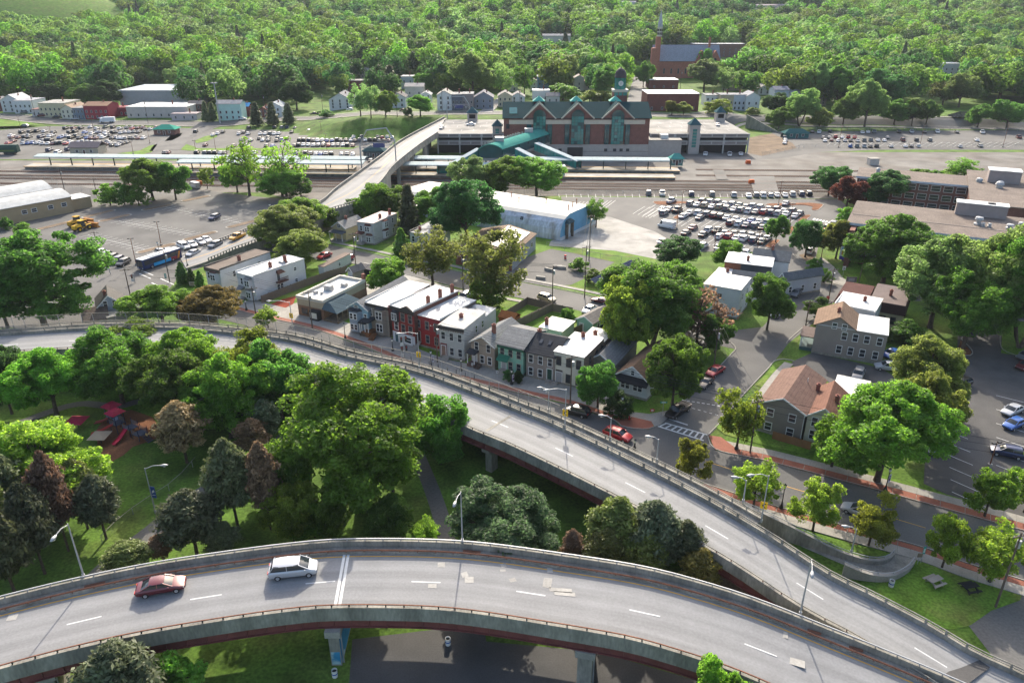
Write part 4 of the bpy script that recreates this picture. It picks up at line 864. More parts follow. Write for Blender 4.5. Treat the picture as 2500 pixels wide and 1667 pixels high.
NZ=lambda x,y:math.sin(x*0.013+1)*math.sin(y*0.011+2)+0.6*math.sin(x*0.031+y*0.023)
items=[]
for(x,y)in pts:
 s=rs.uniform(0.7,1.45)*(1.35+y*0.00030);v=NZ(x,y)+rs.normal()*0.7
 if-170<x<60 and 470<y<700:v-=0.9
 if x<-60 and y>620:v+=0.5
 k=3 if v<-0.75 else 5 if rs.rand()<0.02 else 1 if v>0.65 else 2 if v>0.2 else 0 if v>-0.3 else 4
 h={3:1.25,5:1.5}.get(k,1.2)*s
 vis=PX(x,y,terrain(x,y)+h*9)
 items.append((x,y,s,h,k,abs(vis[0]-1250)<1330))
order=sorted(range(len(items)),key=lambda i:items[i][1]if items[i][5]else 9e9)
single=set(order[:112]);CN=['mid green','bright green','pale green','dark green','yellow green','dark conifer']
WOOD=[(-9999,480,'in the far left wood'),(480,900,'in the wood behind spruces'),(900,1250,'in the wood behind pale trees'),(1250,1620,'in the wood left of church'),(1620,2050,'in the wood right of church'),(2050,9999,'in the right hand wood')]
SNG=[]
for i in single:
 x,y,s,h,k,_=items[i];px=PX(x,y,0)[0];wd=[w for w in WOOD if w[0]<=px<w[1]][0][2]
 o=inst('tree',FAR[k],None,(x,y,terrain(x,y)),rs.uniform(0,6.28),FC[k],(s*1.25,s*1.25,h));SNG.append((px,k,wd,o))
cnt={}
for px,k,wd,o in sorted(SNG,key=lambda q:q[0]):c=cnt.get((k,wd),0);cnt[k,wd]=c+1;tag(o,'%s %s %s, %s from left of its colour'%(CN[k],'tree' if k!=5 else 'evergreen',wd,ORD[c]),'tree','wood trees '+wd)
# the rest of the wood: one object, crowns instanced on points
rest=[it for i,it in enumerate(items)if i not in single]
pm=bpy.data.meshes.new('forest');pm.from_pydata([(x,y,terrain(x,y))for x,y,*_ in rest],[],[])
a=pm.attributes.new('kind_index','INT','POINT');a.data.foreach_set('value',[it[4]for it in rest])
a=pm.attributes.new('size','FLOAT_VECTOR','POINT');a.data.foreach_set('vector',[c for it in rest for c in(it[2]*1.25,it[2]*1.25,it[3])])
fo=bpy.data.objects.new('forest',pm);COL.objects.link(fo);tag(fo,'dense green wood covering the far hills up to the horizon','forest',kind='stuff')
protos=[]
for k in range(6):
 cand=[o for o in COL.objects if o.type=='MESH' and o.data==FAR[k]]
 if cand:protos.append(cand[0])
 else:
  it=next(it for it in rest if it[4]==k);o=inst('tree',FAR[k],None,(it[0],it[1]+3,terrain(it[0],it[1])),0,FC[k],(it[2],it[2],it[3]));tag(o,'%s standing in the distant wood'%CN[k],'tree','wood trees');protos.append(o)
ng=bpy.data.node_groups.new('forest','GeometryNodeTree');ng.interface.new_socket('Geometry',in_out='INPUT',socket_type='NodeSocketGeometry');ng.interface.new_socket('Geometry',in_out='OUTPUT',socket_type='NodeSocketGeometry')
gi=ng.nodes.new('NodeGroupInput');go=ng.nodes.new('NodeGroupOutput');ip=ng.nodes.new('GeometryNodeInstanceOnPoints');gtoi=ng.nodes.new('GeometryNodeGeometryToInstance')
for o in reversed(protos):
 oi=ng.nodes.new('GeometryNodeObjectInfo');oi.inputs['Object'].default_value=o;oi.inputs['As Instance'].default_value=True;ng.links.new(oi.outputs['Geometry'],gtoi.inputs[0])
def na(nm,ty):
 n=ng.nodes.new('GeometryNodeInputNamedAttribute');n.data_type=ty;n.inputs['Name'].default_value=nm;return n.outputs['Attribute']
rv=ng.nodes.new('FunctionNodeRandomValue');rv.data_type='FLOAT';rv.inputs[3].default_value=6.28
cx=ng.nodes.new('ShaderNodeCombineXYZ');ng.links.new(rv.outputs[1],cx.inputs['Z'])
ng.links.new(gi.outputs[0],ip.inputs['Points']);ng.links.new(gtoi.outputs[0],ip.inputs['Instance']);ip.inputs['Pick Instance'].default_value=True
ng.links.new(na('kind_index','INT'),ip.inputs['Instance Index']);ng.links.new(na('size','FLOAT_VECTOR'),ip.inputs['Scale']);ng.links.new(cx.outputs[0],ip.inputs['Rotation'])
ng.links.new(ip.outputs[0],go.inputs[0]);fo.modifiers.new('wood','NODES').node_group=ng
# grassy mound with bare earth top on the far left
mb=MB();mb.sm=True;n=48;K=9
for j in range(K+1):
 t=j/K;h=70*(1-t**1.6)
 for i in range(n):
  a=2*math.pi*i/n;x=-830+330*t*math.cos(a)*(1+.05*math.sin(3*a));y=1180+160*t*math.sin(a);mb.v.append((x,y,lerp(terrain(-790,1150)-10,terrain(x,y)-4,t)+h))
mb.f=[(j*n+i,j*n+(i+1)%n,(j+1)*n+(i+1)%n,(j+1)*n+i)for j in range(K)for i in range(n)];mb.m=[1 if j<3 else 0 for j in range(K)for i in range(n)];mb.mi=1
struct(mb.build('grassy_mound',[m_lawn,m_dirt]))
# ---------------------------------------------------------------- buildings
def Lr(*a):return tuple(a)
C_WHITE=(0.62,0.62,0.60);C_TRIM=(0.74,0.74,0.72)
WC={}
def window_meshes(w,h):
 k=(round(w,1),round(h,1))
 if k not in WC:
  w,h=k;f=MB();t=0.09;d=0.07
  f.box(-w/2-t,-d,-t,w/2+t,0.0,0.0);f.box(-w/2-t,-d,h,w/2+t,0.0,h+t);f.box(-w/2-t,-d,0.001,-w/2,0.0,h-0.001);f.box(w/2,-d,0.001,w/2+t,0.0,h-0.001);f.box(-w/2,-d*.8,h*.5-.03,w/2,0.0,h*.5+.03)
  p=MB();p.box(-w/2,-0.02,0,w/2,0.0,h);WC[k]=(f.mesh('window',m_flat),p.mesh('pane',m_glass))
 return WC[k]
def win(root,x,y,z,w,h,side='F',col=C_TRIM):
 f,p=window_meshes(w,h);rz={'F':0,'R':math.pi/2,'L':-math.pi/2,'B':math.pi}[side]
 o=inst('window',f,root,(x,y,z),rz,col);inst('pane',p,o,(0,0,0));return o
def frame(FL,FR,h,terr=False,z0=0.0):
 A=G(FL[0],FL[1],h+z0);B=G(FR[0],FR[1],h+z0);u=B-A;return A,u.length,math.atan2(u.y,u.x)
def gable_roof(root,w,d,h,rh,col,along='y',ov=0.35,mat=None,name='roof',x0=0,y0=0):
 mat=mat or m_shingle;t=0.16;mb=MB()
 if along=='y':
  k=rh/(w/2);e=ov*k
  for s in(-1,1):
   xe=w/2+s*(w/2+ov)
   q=[(xe,-ov,h-e),(w/2,-ov,h+rh),(w/2,d+ov,h+rh),(xe,d+ov,h-e)]
   mb.add([(x+x0,y+y0,z)for x,y,z in q]+[(x+x0,y+y0,z+t)for x,y,z in q],[(0,1,2,3),(7,6,5,4),(0,4,5,1),(1,5,6,2),(2,6,7,3),(3,7,4,0)])
 else:
  k=rh/(d/2);e=ov*k
  for s in(-1,1):
   ye=d/2+s*(d/2+ov)
   q=[(-ov,ye,h-e),(-ov,d/2,h+rh),(w+ov,d/2,h+rh),(w+ov,ye,h-e)]
   mb.add([(x+x0,y+y0,z)for x,y,z in q]+[(x+x0,y+y0,z+t)for x,y,z in q],[(0,1,2,3),(7,6,5,4),(0,4,5,1),(1,5,6,2),(2,6,7,3),(3,7,4,0)])
 return mb.build(name,mat,root,col=col)
def chimney(root,x,y,z,h,col=(0.2,0.08,0.06),w=0.6):
 mb=MB();mb.box(-w/2,-w/2,-0.5,w/2,w/2,h-.15);mb.box(-w/2-.07,-w/2-.07,h-.15,w/2+.07,w/2+.07,h);mb.box(-w/4,-w/4,h,w/4,w/4,h+.2)
 return mb.build('chimney',m_brick,root,(x,y,z),col=col)
def steps(root,x,y,n,w,col=(0.3,0.28,0.25),rise=0.19,run=0.3):
 mb=MB()
 for i in range(n):mb.box(-w/2,-run*(n-i),0 if i==0 else rise*i+0.001,w/2,-run*(n-i-1)-0.002,rise*(i+1))
 return mb.build('steps',m_flat,root,(x,y,0),col=col)
def door(root,x,y,z,w,h,side='F',col=(0.1,0.05,0.04),trim=C_TRIM):
 rz={'F':0,'R':math.pi/2,'L':-math.pi/2}[side];f=MB();f.box(-w/2-.1,-.08,0,-w/2,0,h+.1);f.box(w/2,-.08,0,w/2+.1,0,h+.1);f.box(-w/2,-.08,h,w/2,0,h+.1)
 o=MB();o.box(-w/2,-.03,0,w/2,0,h);d=o.build('door',m_flat,root,(x,y,z),rz,col);f.build('door_frame',m_flat,d,col=trim);hnd=MB();hnd.tube([(w*.35,-.03,1.0),(w*.35,-.09,1.0)],.03);hnd.build('handle',m_metal,d);return d
def bay(root,x,y,z,w,d,h,col,roofcol,wins=((0,0.9),),mat=None,wh=1.3):
 mb=MB();poly=[(-w/2,0),(-w/2*.62,-d),(w/2*.62,-d),(w/2,0)];mb.prism(poly,0,h);o=mb.build('bay',mat or m_siding,root,(x,y,z),col=col)
 mb=MB();pr=[(p[0]*1.12,p[1]*1.15-(0.0 if p[1]else 0))for p in poly];mb.loft([[(p[0],p[1],h+.005)for p in pr],[(p[0],p[1],h+.08)for p in pr],[(p[0]*.7,p[1]*.3,h+.45)for p in pr]]);mb.build('bay_roof',m_shingle,o,col=roofcol)
 for(dx,dz)in wins:
  f,p=window_meshes(0.65,wh);inst('window',f,o,(-w*.15,-d-.002,dz),0,C_TRIM);inst('window',f,o,(w*.15,-d-.002,dz),0,C_TRIM)
  mb=MB();mb.box(-w*.15-.32,-d-.035,dz,-w*.15+.32,-d-.002,dz+wh);mb.box(w*.15-.32,-d-.035,dz,w*.15+.32,-d-.002,dz+wh);tag(mb.build('pane',m_glass,o),kind='stuff')
 return o
def porch(root,x,y,w,d,h,col,roofcol,z=0.6,posts=2):
 mb=MB();mb.box(-w/2,-d,0,w/2,-0.003,z);o=mb.build('porch',m_flat,root,(x,y,0),col=col)
 mb=MB();mb.loft([[(-w/2-.2,-d-.2,h),(w/2+.2,-d-.2,h),(w/2+.2,-.004,h),(-w/2-.2,-.004,h)],[(-w/2-.2,-d-.2,h+.14),(w/2+.2,-d-.2,h+.14),(w/2+.2,-.004,h+.5),(-w/2-.2,-.004,h+.5)]]);mb.build('porch_roof',m_shingle,o,col=roofcol)
 for i in range(posts):
  p=MB();px=lerp(-w/2+.1,w/2-.1,i/(posts-1)if posts>1 else.5);p.box(px-.06,-d+.05,z+.001,px+.06,-d+.17,h-.001);p.build('porch_post',m_flat,o,col=C_TRIM)
 return o
def house(label,FL,FR,h,D,col,roof='flat',rcol=(0.2,0.2,0.2),rh=2.0,mat=None,front=(3,(0.9,3.9)),side=(3,(0.9,3.9)),left=None,ww=0.85,wh=1.5,trim=C_TRIM,chim=(),cornice=None,ccol=(0.05,0.045,0.04),name='house',doorx=None,dcol=(0.1,0.05,0.04),dz=0.5,cat='house',z0=0.0,found=True,group=None,skip=(),parap=True,rmat=None,base=None,sidecol=None,fz=None):
 A,W_,rz=frame(FL,FR,h,z0=z0)
 t=thing(name,label,cat,(A.x,A.y,z0),rz,group);t['w']=W_;mat=mat or m_siding
 mb=MB();mb.box(0,0,-0.3,W_,D,h-(0.02 if roof=='flat' else 0))
 if roof=='gable':mb.add([(0,0.0,h),(W_,0.0,h),(W_/2,0.0,h+rh),(0,D,h),(W_,D,h),(W_/2,D,h+rh)],[(0,1,2),(5,4,3)])
 if roof=='side':mb.add([(0,0.0,h),(0,D,h),(0,D/2,h+rh),(W_,0,h),(W_,D,h),(W_,D/2,h+rh)],[(0,2,1),(3,4,5)])
 mb.build('wall',mat,t,col=col)
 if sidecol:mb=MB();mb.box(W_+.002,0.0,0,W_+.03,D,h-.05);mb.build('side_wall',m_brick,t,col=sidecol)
 if found:mb=MB();mb.box(-.03,-.03,-0.3,W_+.03,D+.03,0.45);mb.build('foundation',m_conc_old,t)
 if roof=='flat':
  mb=MB();mb.box(-.12,-.2,h-.02,W_+.12,D+.1,h+.1);o=mb.build('roof',rmat or m_roofw,t,col=rcol)
  if parap:
   n=4
   for s in(0,1):
    p=MB();x=-.12 if s==0 else W_-.1
    for i in range(n):p.box(x,D*i/n+.001,h+.1,x+.22,D*(i+1)/n-.001,h+.42-.08*i)
    p.build('parapet',m_flat,o,col=(0.55,0.55,0.53)if rmat is None else(0.1,0.09,0.08))
 elif roof=='gable':gable_roof(t,W_,D,h,rh,rcol,'y',mat=rmat)
 elif roof=='side':gable_roof(t,W_,D,h,rh,rcol,'x',mat=rmat)
 if roof=='gable':
  for s in(-1,1):
   mb=MB();mb.bar((W_/2+s*(W_/2+.33),-.37,h-.33*rh/(W_/2)+.05),(W_/2,-.37,h+rh+.08),.05,.22);mb.build('fascia',m_flat,t,col=trim)
 if cornice:
  mb=MB();mb.box(-.1,-.34,h-.62,W_+.1,-.003,h-.021);o=mb.build('cornice',m_flat,t,col=ccol);k=max(4,int(W_/.5));b=MB();b.box(-.08,-.3,-.25,.08,0,.0);me_=b.mesh('bracket',m_flat)
  for i in range(k+1):inst('bracket',me_,o,(lerp(.1,W_-.1,i/k),-.006,h-.622),0,cornice)
 if front:
  n,zs=front
  for j,z in enumerate(zs):
   for i in range(n):
    if(j,i)in skip:continue
    win(t,W_*(i+.5)/n,-.002,z,ww,wh,'F',trim)
 if side:
  n,zs=side;nn=n if isinstance(n,(list,tuple))else[(i+.5)/n for i in range(n)]
  for z in zs:
   for f in nn:win(t,W_+.032,D*f,z,ww*.9,wh*.9,'R',trim)
 if left:
  n,zs=left
  for z in zs:
   for i in range(n):win(t,-.002,D*(i+.5)/n,z,ww,wh,'L',trim)
 if doorx is not None:door(t,W_*doorx,-.004,dz,.95,2.1,'F',dcol,trim);steps(t,W_*doorx,-.05,max(1,int(dz/.19)),1.3)
 for(cx,cy,ch)in chim:chimney(t,W_*cx,D*cy,h+(0 if roof=='flat' else rh*(1-abs(cx-.5)*2 if roof=='gable' else 1-abs(cy-.5)*2)),ch)
 return t,W_
GREYR=(0.20,0.20,0.195);DKR=(0.045,0.047,0.052);BRNR=(0.15,0.10,0.075);REDR=(0.20,0.095,0.065)
# row houses on the near street, left to right
t,w=house('narrow light blue gabled row house with bay front and long grey roof',(851,748),(898,757),5.6,17,(0.22,0.36,0.44),'gable',GREYR,1.5,front=None,side=None,found=True)
bay(t,w*.34,0,0.5,3.2,.9,4.6,(0.24,0.30,0.36),DKR,((0,.5),(0,2.9)),wh=1.2);win(t,w*.85,-.002,3.3,.6,1.2);door(t,w*.84,-.004,.8,.9,2,'F',(0.4,0.42,0.45));porch(t,w*.85,0,1.5,1.5,3.0,(0.1,0.08,0.06),DKR,.8);win(t,w*.4,-.002,5.6,.9,.5)
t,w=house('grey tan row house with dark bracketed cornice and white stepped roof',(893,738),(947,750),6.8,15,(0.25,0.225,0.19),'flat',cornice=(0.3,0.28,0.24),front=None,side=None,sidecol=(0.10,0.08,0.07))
bay(t,w*.66,0,0.4,2.7,.8,5.7,(0.25,0.225,0.19),DKR,((0,.9),(0,3.6)),wh=1.6);win(t,w*.18,-.002,4.0,.75,1.6);porch(t,w*.2,0,1.9,2.4,3.4,(0.16,0.075,0.035),DKR,1.2);steps(t,w*.55,-1.6,6,1.3,(0.14,0.065,0.03))
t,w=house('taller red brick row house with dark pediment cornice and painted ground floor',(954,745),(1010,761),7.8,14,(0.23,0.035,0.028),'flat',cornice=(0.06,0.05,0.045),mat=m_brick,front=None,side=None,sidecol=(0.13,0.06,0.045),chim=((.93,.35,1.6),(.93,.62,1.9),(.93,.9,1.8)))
for x in(.5,.82):
 win(t,w*x,-.002,5.0,.9,1.7,col=(0.3,0.28,0.25));win(t,w*x,-.002,2.6,.9,1.7,col=(0.3,0.28,0.25))
win(t,w*.2,-.002,2.8,.9,1.7);bay(t,w*.2,0,4.6,1.7,.6,2.2,(0.045,0.04,0.04),DKR,((0,.45),),m_flat,1.4)
mb=MB();mb.box(w*.02,-.1,0,w*.99,-.004,2.3);mb.build('shopfront',m_flat,t,col=(0.5,0.52,0.54));win(t,w*.7,-.12,.6,1.6,1.2);door(t,w*.2,-.11,.1,.9,2,'F',(0.05,0.1,0.12))
mb=MB();mb.add([(w*.42,-.35,7.78),(w*1.0,-.35,7.78),(w*.71,-.35,8.7),(w*.42,-.003,7.78),(w*1.0,-.003,7.78),(w*.71,-.003,8.7)],[(0,1,2),(5,4,3),(0,2,5,3),(2,1,4,5)]);mb.build('pediment',m_flat,t,col=(0.06,0.05,0.045))
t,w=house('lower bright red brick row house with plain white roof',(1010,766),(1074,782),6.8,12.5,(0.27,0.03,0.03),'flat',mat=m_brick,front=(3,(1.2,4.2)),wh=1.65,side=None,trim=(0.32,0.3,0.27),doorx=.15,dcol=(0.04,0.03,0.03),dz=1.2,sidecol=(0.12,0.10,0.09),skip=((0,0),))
t,w=house('light grey clapboard row house with flat pale roof and dark red doorway',(1071,793),(1132,804),6.9,9.5,(0.40,0.41,0.40),'flat',rmat=m_roofg,rcol=(0.42,0.41,0.38),front=(3,(1.0,4.1)),side=((.55,.85),(4.2,)),skip=((0,0),),trim=(0.6,0.6,0.58),cornice=(0.3,0.22,0.2),chim=((.45,.5,.9),),parap=False)
mb=MB();mb.box(w*.05,-.12,.6,w*.3,-.004,3.2);mb.build('door_surround',m_flat,t,col=(0.16,0.03,0.03));door(t,w*.18,-.13,.7,.9,2.1,'F',(0.25,0.15,0.12));steps(t,w*.3,-.2,4,1.4)
mb=MB();mb.box(0.4,9.51,-.2,w,14.5,5.9);mb.build('wing',m_siding,t,col=(0.42,0.43,0.42));mb=MB();mb.box(.3,9.52,5.905,w+.12,14.6,6.02);mb.build('wing_roof',M('mottled_roof',(0.5,0.5,0.48),0.85,0.2,0.1,0.5,col2=(0.12,0.12,0.11),thr=(0.5,0.6)),t)
t,w=house('tan gabled row house with grey roof and tall brick chimney',(1149,833),(1207,847.5),4.8,10.5,(0.29,0.235,0.19),'gable',GREYR,1.55,front=(2,(3.4,)),side=None,trim=(0.62,0.6,0.56),chim=((.62,.3,1.9),))
win(t,w*.48,-.002,.9,.85,1.5);win(t,w*.8,-.002,.9,.85,1.5);porch(t,w*.15,0,1.7,1.4,2.9,(0.12,0.08,0.07),DKR,.8);door(t,w*.17,-.004,.8,.9,2.0,'F',(0.4,0.4,0.42));steps(t,w*.4,-.4,4,1.1,(0.1,0.07,0.06))
t,w=house('mint green row house with dark green cornice and small green awning',(1216,838),(1277,852),5.7,9.5,(0.22,0.43,0.33),'side',(0.19,0.19,0.185),1.6,front=(3,(.9,3.5)),side=None,trim=(0.36,0.33,0.28),skip=((0,0),))
mb=MB();mb.box(-.1,-.36,5.1,w+.1,-.003,5.55);mb.build('cornice',m_flat,t,col=(0.02,0.09,0.06));mb=MB();mb.loft([[(.2,-1.3,2.9),(2.6,-1.3,2.9),(2.6,-1.3,2.8),(.2,-1.3,2.8)],[(.2,-.01,3.7),(2.6,-.01,3.7),(2.6,-.01,3.6),(.2,-.01,3.6)]]);mb.build('awning',m_flat,t,col=(0.02,0.13,0.08));door(t,1.2,-.004,.7,.95,2.05,'F',(0.35,0.36,0.36));steps(t,1.2,-.05,4,1.3)
t,w=house('taupe row house with dark shingle roof and two skylights',(1285,857),(1355,872),5.3,9.0,(0.26,0.22,0.195),'side',(0.035,0.037,0.042),1.9,front=(3,(.7,3.3)),side=None,skip=((0,2),),doorx=.83,dcol=(0.015,0.06,0.045),dz=.6,chim=((.06,.55,.8),))
for x in(.32,.62):
 mb=MB();mb.box(-.3,-.5,0,.3,.5,.08);o=mb.build('skylight',m_glass,t,(w*x,2.6,5.3+1.9*2.6/4.5+.2));o.rotation_euler=(math.atan2(1.9,4.5),0,0)
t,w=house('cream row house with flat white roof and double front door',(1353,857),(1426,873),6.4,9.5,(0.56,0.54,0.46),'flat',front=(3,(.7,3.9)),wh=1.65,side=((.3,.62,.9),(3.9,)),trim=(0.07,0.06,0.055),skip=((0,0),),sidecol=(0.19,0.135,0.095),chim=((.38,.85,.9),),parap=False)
mb=MB();mb.box(w*.08,-.1,.4,w*.3,-.004,2.9);mb.build('door_surround',m_flat,t,col=(0.07,0.055,0.05));door(t,w*.19,-.12,.5,1.2,2.0,'F',(0.3,0.3,0.3));steps(t,w*.05,-.3,3,1.6)
mb=MB();mb.box(w*.25,9.51,-.2,w,15,5.5);mb.build('wing',m_brick,t,col=(0.19,0.135,0.095));mb=MB();mb.box(w*.22,9.62,5.505,w+.1,15.1,5.65);mb.build('wing_roof',m_roofw,t);chimney(t,w*.6,11,5.6,1.2)
t,w=house('low grey single storey house with weathered gable roof behind the street tree',(1434,878),(1497,892),3.6,13,(0.24,0.21,0.18),'gable',(0.19,0.19,0.185),1.7,front=(2,(.9,)),side=None)
t,w=house('white bungalow with brown roof and dark pent roof across its front',(1507,911),(1582,931),3.9,13,(0.58,0.59,0.60),'gable',(0.19,0.115,0.07),2.1,front=None,side=(2,(1.2,)))
for x in(.22,.35,.62,.76):win(t,w*x,-.002,1.5,.8,1.3)
mb=MB();mb.loft([[(-.3,-1.3,3.2),(w+.3,-1.3,3.2),(w+.3,-1.3,3.1),(-.3,-1.3,3.1)],[(-.3,-.01,4.1),(w+.3,-.01,4.1),(w+.3,-.01,4.0),(-.3,-.01,4.0)]]);mb.build('pent_roof',m_shingle,t,col=(0.025,0.025,0.028));win(t,w*.5,-.002,4.35,.6,.8)
# behind the row houses and on the left
t,w=house('long white house with white roof and small brown balcony on its side',(577,665),(619,676),6.2,15.5,(0.60,0.60,0.60),'flat',front=None,side=None,chim=((.7,.42,1.3),(.75,.7,1.8)))
bay(t,w*.68,0,.3,2.4,.7,2.4,(0.55,0.55,0.55),GREYR,((0,.6),));bay(t,w*.68,0,3.2,2.4,.7,2.2,(0.55,0.55,0.55),GREYR,((0,.5),));win(t,w*.25,-.002,3.6,.7,1.5);porch(t,w*.2,0,1.8,1.5,2.6,(0.3,0.28,0.26),GREYR,.4)
for z in(1.3,4.2):win(t,w+.002,12.3,z,.8,.8,'R')
for y in(6.7,7.7):win(t,w+.002,y,.9,.8,1.4,'R')
door(t,w+.004,7.0,3.2,.9,2.0,'R',(0.1,0.1,0.1));mb=MB();mb.box(w+.004,6.0,2.9,w+1.2,9.0,3.1)
for i in range(9):mb.box(w+1.13,6+i*.35,3.101,w+1.2,6.1+i*.35,3.95)
mb.box(w+1.1,6,3.951,w+1.22,9,4.03);b=mb.build('balcony',m_flat,t,col=(0.09,0.04,0.03));mb=MB();mb.loft([[(w+1.2,6.2,5.2),(w+1.2,8.4,5.2),(w+.01,8.2,5.2),(w+.01,6.4,5.2)],[(w+.3,6.6,5.8),(w+.3,8.0,5.8),(w+.01,8.0,5.8),(w+.01,6.6,5.8)]]);mb.build('balcony_hood',m_shingle,t,col=(0.10,0.05,0.035))
mb=MB();mb.box(w*.5,10,6.3,w*.8,11.5,6.7);mb.build('roof_vent',m_metal,t)
t,w=house('white flat house with brown roof behind the long white house',(500,652),(536,660),6.1,16,(0.56,0.56,0.56),'flat',rmat=m_roofg,rcol=(0.13,0.10,0.08),front=None,side=(2,(3.4,)),cornice=(0.2,0.16,0.12),ccol=(0.10,0.08,0.065),chim=((.75,.45,1.3),))
bay(t,w*.6,0,2.9,2.6,.7,2.4,(0.5,0.5,0.52),(0.12,0.06,0.05),((0,.6),));win(t,w*.18,-.002,3.5,.7,1.5)
t,w=house('small pale yellow gabled house with front porch below the bridge ramp',(812,553),(843,558),4.0,8.5,(0.55,0.47,0.28),'gable',(0.25,0.24,0.22),1.6,front=None,side=None,chim=((.5,.4,1.0),))
win(t,w*.45,-.002,4.0,.5,.9);win(t,w*.58,-.002,4.0,.5,.9);porch(t,w*.5,0,w*1.0,1.8,2.7,(0.25,0.24,0.22),(0.09,0.10,0.11),.5,3)
t,w=house('grey white flat house with pinkish roof and brown hooded bay windows',(872,541),(911,546),6.4,12.5,(0.42,0.42,0.42),'flat',rmat=m_roofg,rcol=(0.58,0.47,0.42),parap=False,front=None,side=((.8,),(1.2,4.2)),chim=((.75,.45,1.2),(.85,.8,1.8)))
bay(t,w*.7,0,.6,2.2,.6,2.2,(0.5,0.5,0.5),(0.12,0.045,0.035),((0,.4),));bay(t,w*.66,0,3.6,2.2,.6,2.0,(0.5,0.5,0.5),(0.12,0.045,0.035),((0,.4),));win(t,w*.22,-.002,3.9,.7,1.4);porch(t,w*.2,0,1.9,1.5,3.2,(0.35,0.33,0.32),(0.12,0.05,0.04),1.0)
for z in(.9,3.7):
 mb=MB();mb.prism([(0,4.4),(.7,4.8),(.7,6.4),(0,6.8)],z,z+2.2);o=mb.build('bay',m_flat,t,(w,0,0),col=(0.5,0.5,0.5));win(o,.705,5.2,z+.4,.6,1.4,'R');win(o,.705,6.0,z+.4,.6,1.4,'R');mb=MB();mb.prism([(0,4.2),(.9,4.7),(.9,6.5),(0,7.0)],z+2.205,z+2.4);mb.build('bay_roof',m_shingle,o,col=(0.12,0.045,0.035))
t,w=house('plain grey flat roofed house behind the airy locust tree',(1000,567),(1050,573),6.4,12,(0.40,0.40,0.40),'flat',rmat=M('patched_roof',(0.42,0.41,0.4),0.85,0.2,0.15,0.4,col2=(0.08,0.08,0.08),thr=(0.52,0.6)),front=(3,(3.9,)),side=((.55,.8),(1.2,3.9)),chim=((.3,.2,1.0),))
t,w=house('small white garage with brown shed roof beside the board fence',(777,650),(791,652),2.9,12,(0.5,0.52,0.5),'flat',rmat=m_roofg,rcol=(0.14,0.10,0.08),front=None,side=((.55,),(1.2,)),wh=.9,parap=False,name='garage',cat='garage')
t,w=house('tiny grey garden shed with white doors behind the restaurant',(848,660),(861,664),2.2,3.6,(0.33,0.31,0.28),'gable',(0.16,0.15,0.14),1.0,front=None,side=None,name='garden_shed',cat='shed',found=False);door(t,w*.5,-.004,0,1.4,1.9,'F',(0.6,0.6,0.58))
t,w=house('mint green garage with grey roof behind the row houses',(1409,778),(1447,789),2.7,7.5,(0.27,0.46,0.36),'gable',(0.19,0.175,0.16),1.0,front=None,side=((.3,),(1.1,)),wh=.9,name='garage',cat='garage',found=False);door(t,w*.3,-.004,0,.95,2.0,'F',(0.5,0.52,0.5))
t,w=house('blue grey gabled house at the left beside the intersection',(236,752),(300,742),4.2,7,(0.36,0.40,0.48),'gable',(0.10,0.095,0.09),2.3,front=(2,(1.0,)),side=None,chim=((.4,.3,1.0),));win(t,w*.35,-.002,4.3,.7,1.1);win(t,w*.7,-.002,4.2,.7,1.1)
t,w=house('low house with brown hipped roof just behind the viaduct fence',(205,785),(262,776),3.0,8,(0.32,0.29,0.25),'side',(0.13,0.10,0.085),1.3,front=(2,(.9,)),side=None)
t,w=house('low flat roofed workshop with grey roof behind the viaduct fence',(262,776),(330,762),3.2,9,(0.3,0.3,0.28),'flat',rmat=m_roofg,rcol=(0.24,0.24,0.22),parap=False,front=None,side=None,cat='workshop',name='workshop')
# restaurant with parapet and dark metal porch roof
A,w,rz=frame((724,722),(787,735),4.6);t=thing('restaurant','tan brick restaurant with white parapet roof and dark metal porch canopy','restaurant',(A.x,A.y,0),rz)
mb=MB();mb.box(0,0,-.2,w,15,2.6);mb.build('wall',m_brick,t,col=(0.24,0.135,0.085));mb=MB();mb.box(-.02,-.02,2.602,w+.02,15,4.1);mb.build('upper_wall',m_flat,t,col=(0.40,0.33,0.23));mb=MB();mb.box(.3,.3,4.11,w-.3,14.8,4.16);mb.build('roof',m_roofw,t)
mb=MB()
for q in((-.15,-.15,w+.15,.28),(-.15,14.7,w+.15,15.1),(-.15,.285,.28,14.695),(w-.28,.285,w+.15,14.695)):mb.box(q[0],q[1],4.102,q[2],q[3],4.75)
tag(mb.build('parapet',m_flat,t,col=(0.58,0.53,0.44)),kind='stuff')
for(x,y,sx,sy,sz)in((3.2,7,1.8,1.4,1.1),(4.8,10.5,1.2,1.2,.7),(2,4,.8,.8,.5),(3.5,4.2,.5,.4,.4)):
 mb=MB();mb.box(-sx/2,-sy/2,0,sx/2,sy/2,sz);mb.box(-sx*.4,-sy*.4,sz,sx*.4,sy*.4,sz+.08);mb.build('roof_unit',m_metal,t,(x,y,4.17))
mb=MB();mb.loft([[(w+.03,-.6,2.9),(w+4.2,-.6,2.5),(w+4.2,8.5,2.5),(w+.03,8.5,2.9)],[(w+.03,.8,4.0),(w+1.2,1.0,3.9),(w+1.2,7.2,3.9),(w+.03,7.4,4.0)]]);mb.build('canopy_roof',m_seam,t,col=(0.07,0.10,0.115))
for i in range(6):
 mb=MB();y=-.4+i*1.72;mb.box(w+3.95,y,0,w+4.1,y+.15,2.5);mb.build('porch_post',m_wood,t)
mb=MB();mb.box(w+.05,-.4,0,w+4.1,8.4,.5);mb.build('porch_deck',m_wood,t)
for z in(.9,1.3):
 mb=MB();mb.box(w+4.0,-.4,z,w+4.06,8.4,z+.08);mb.build('porch_rail',m_wood,t)
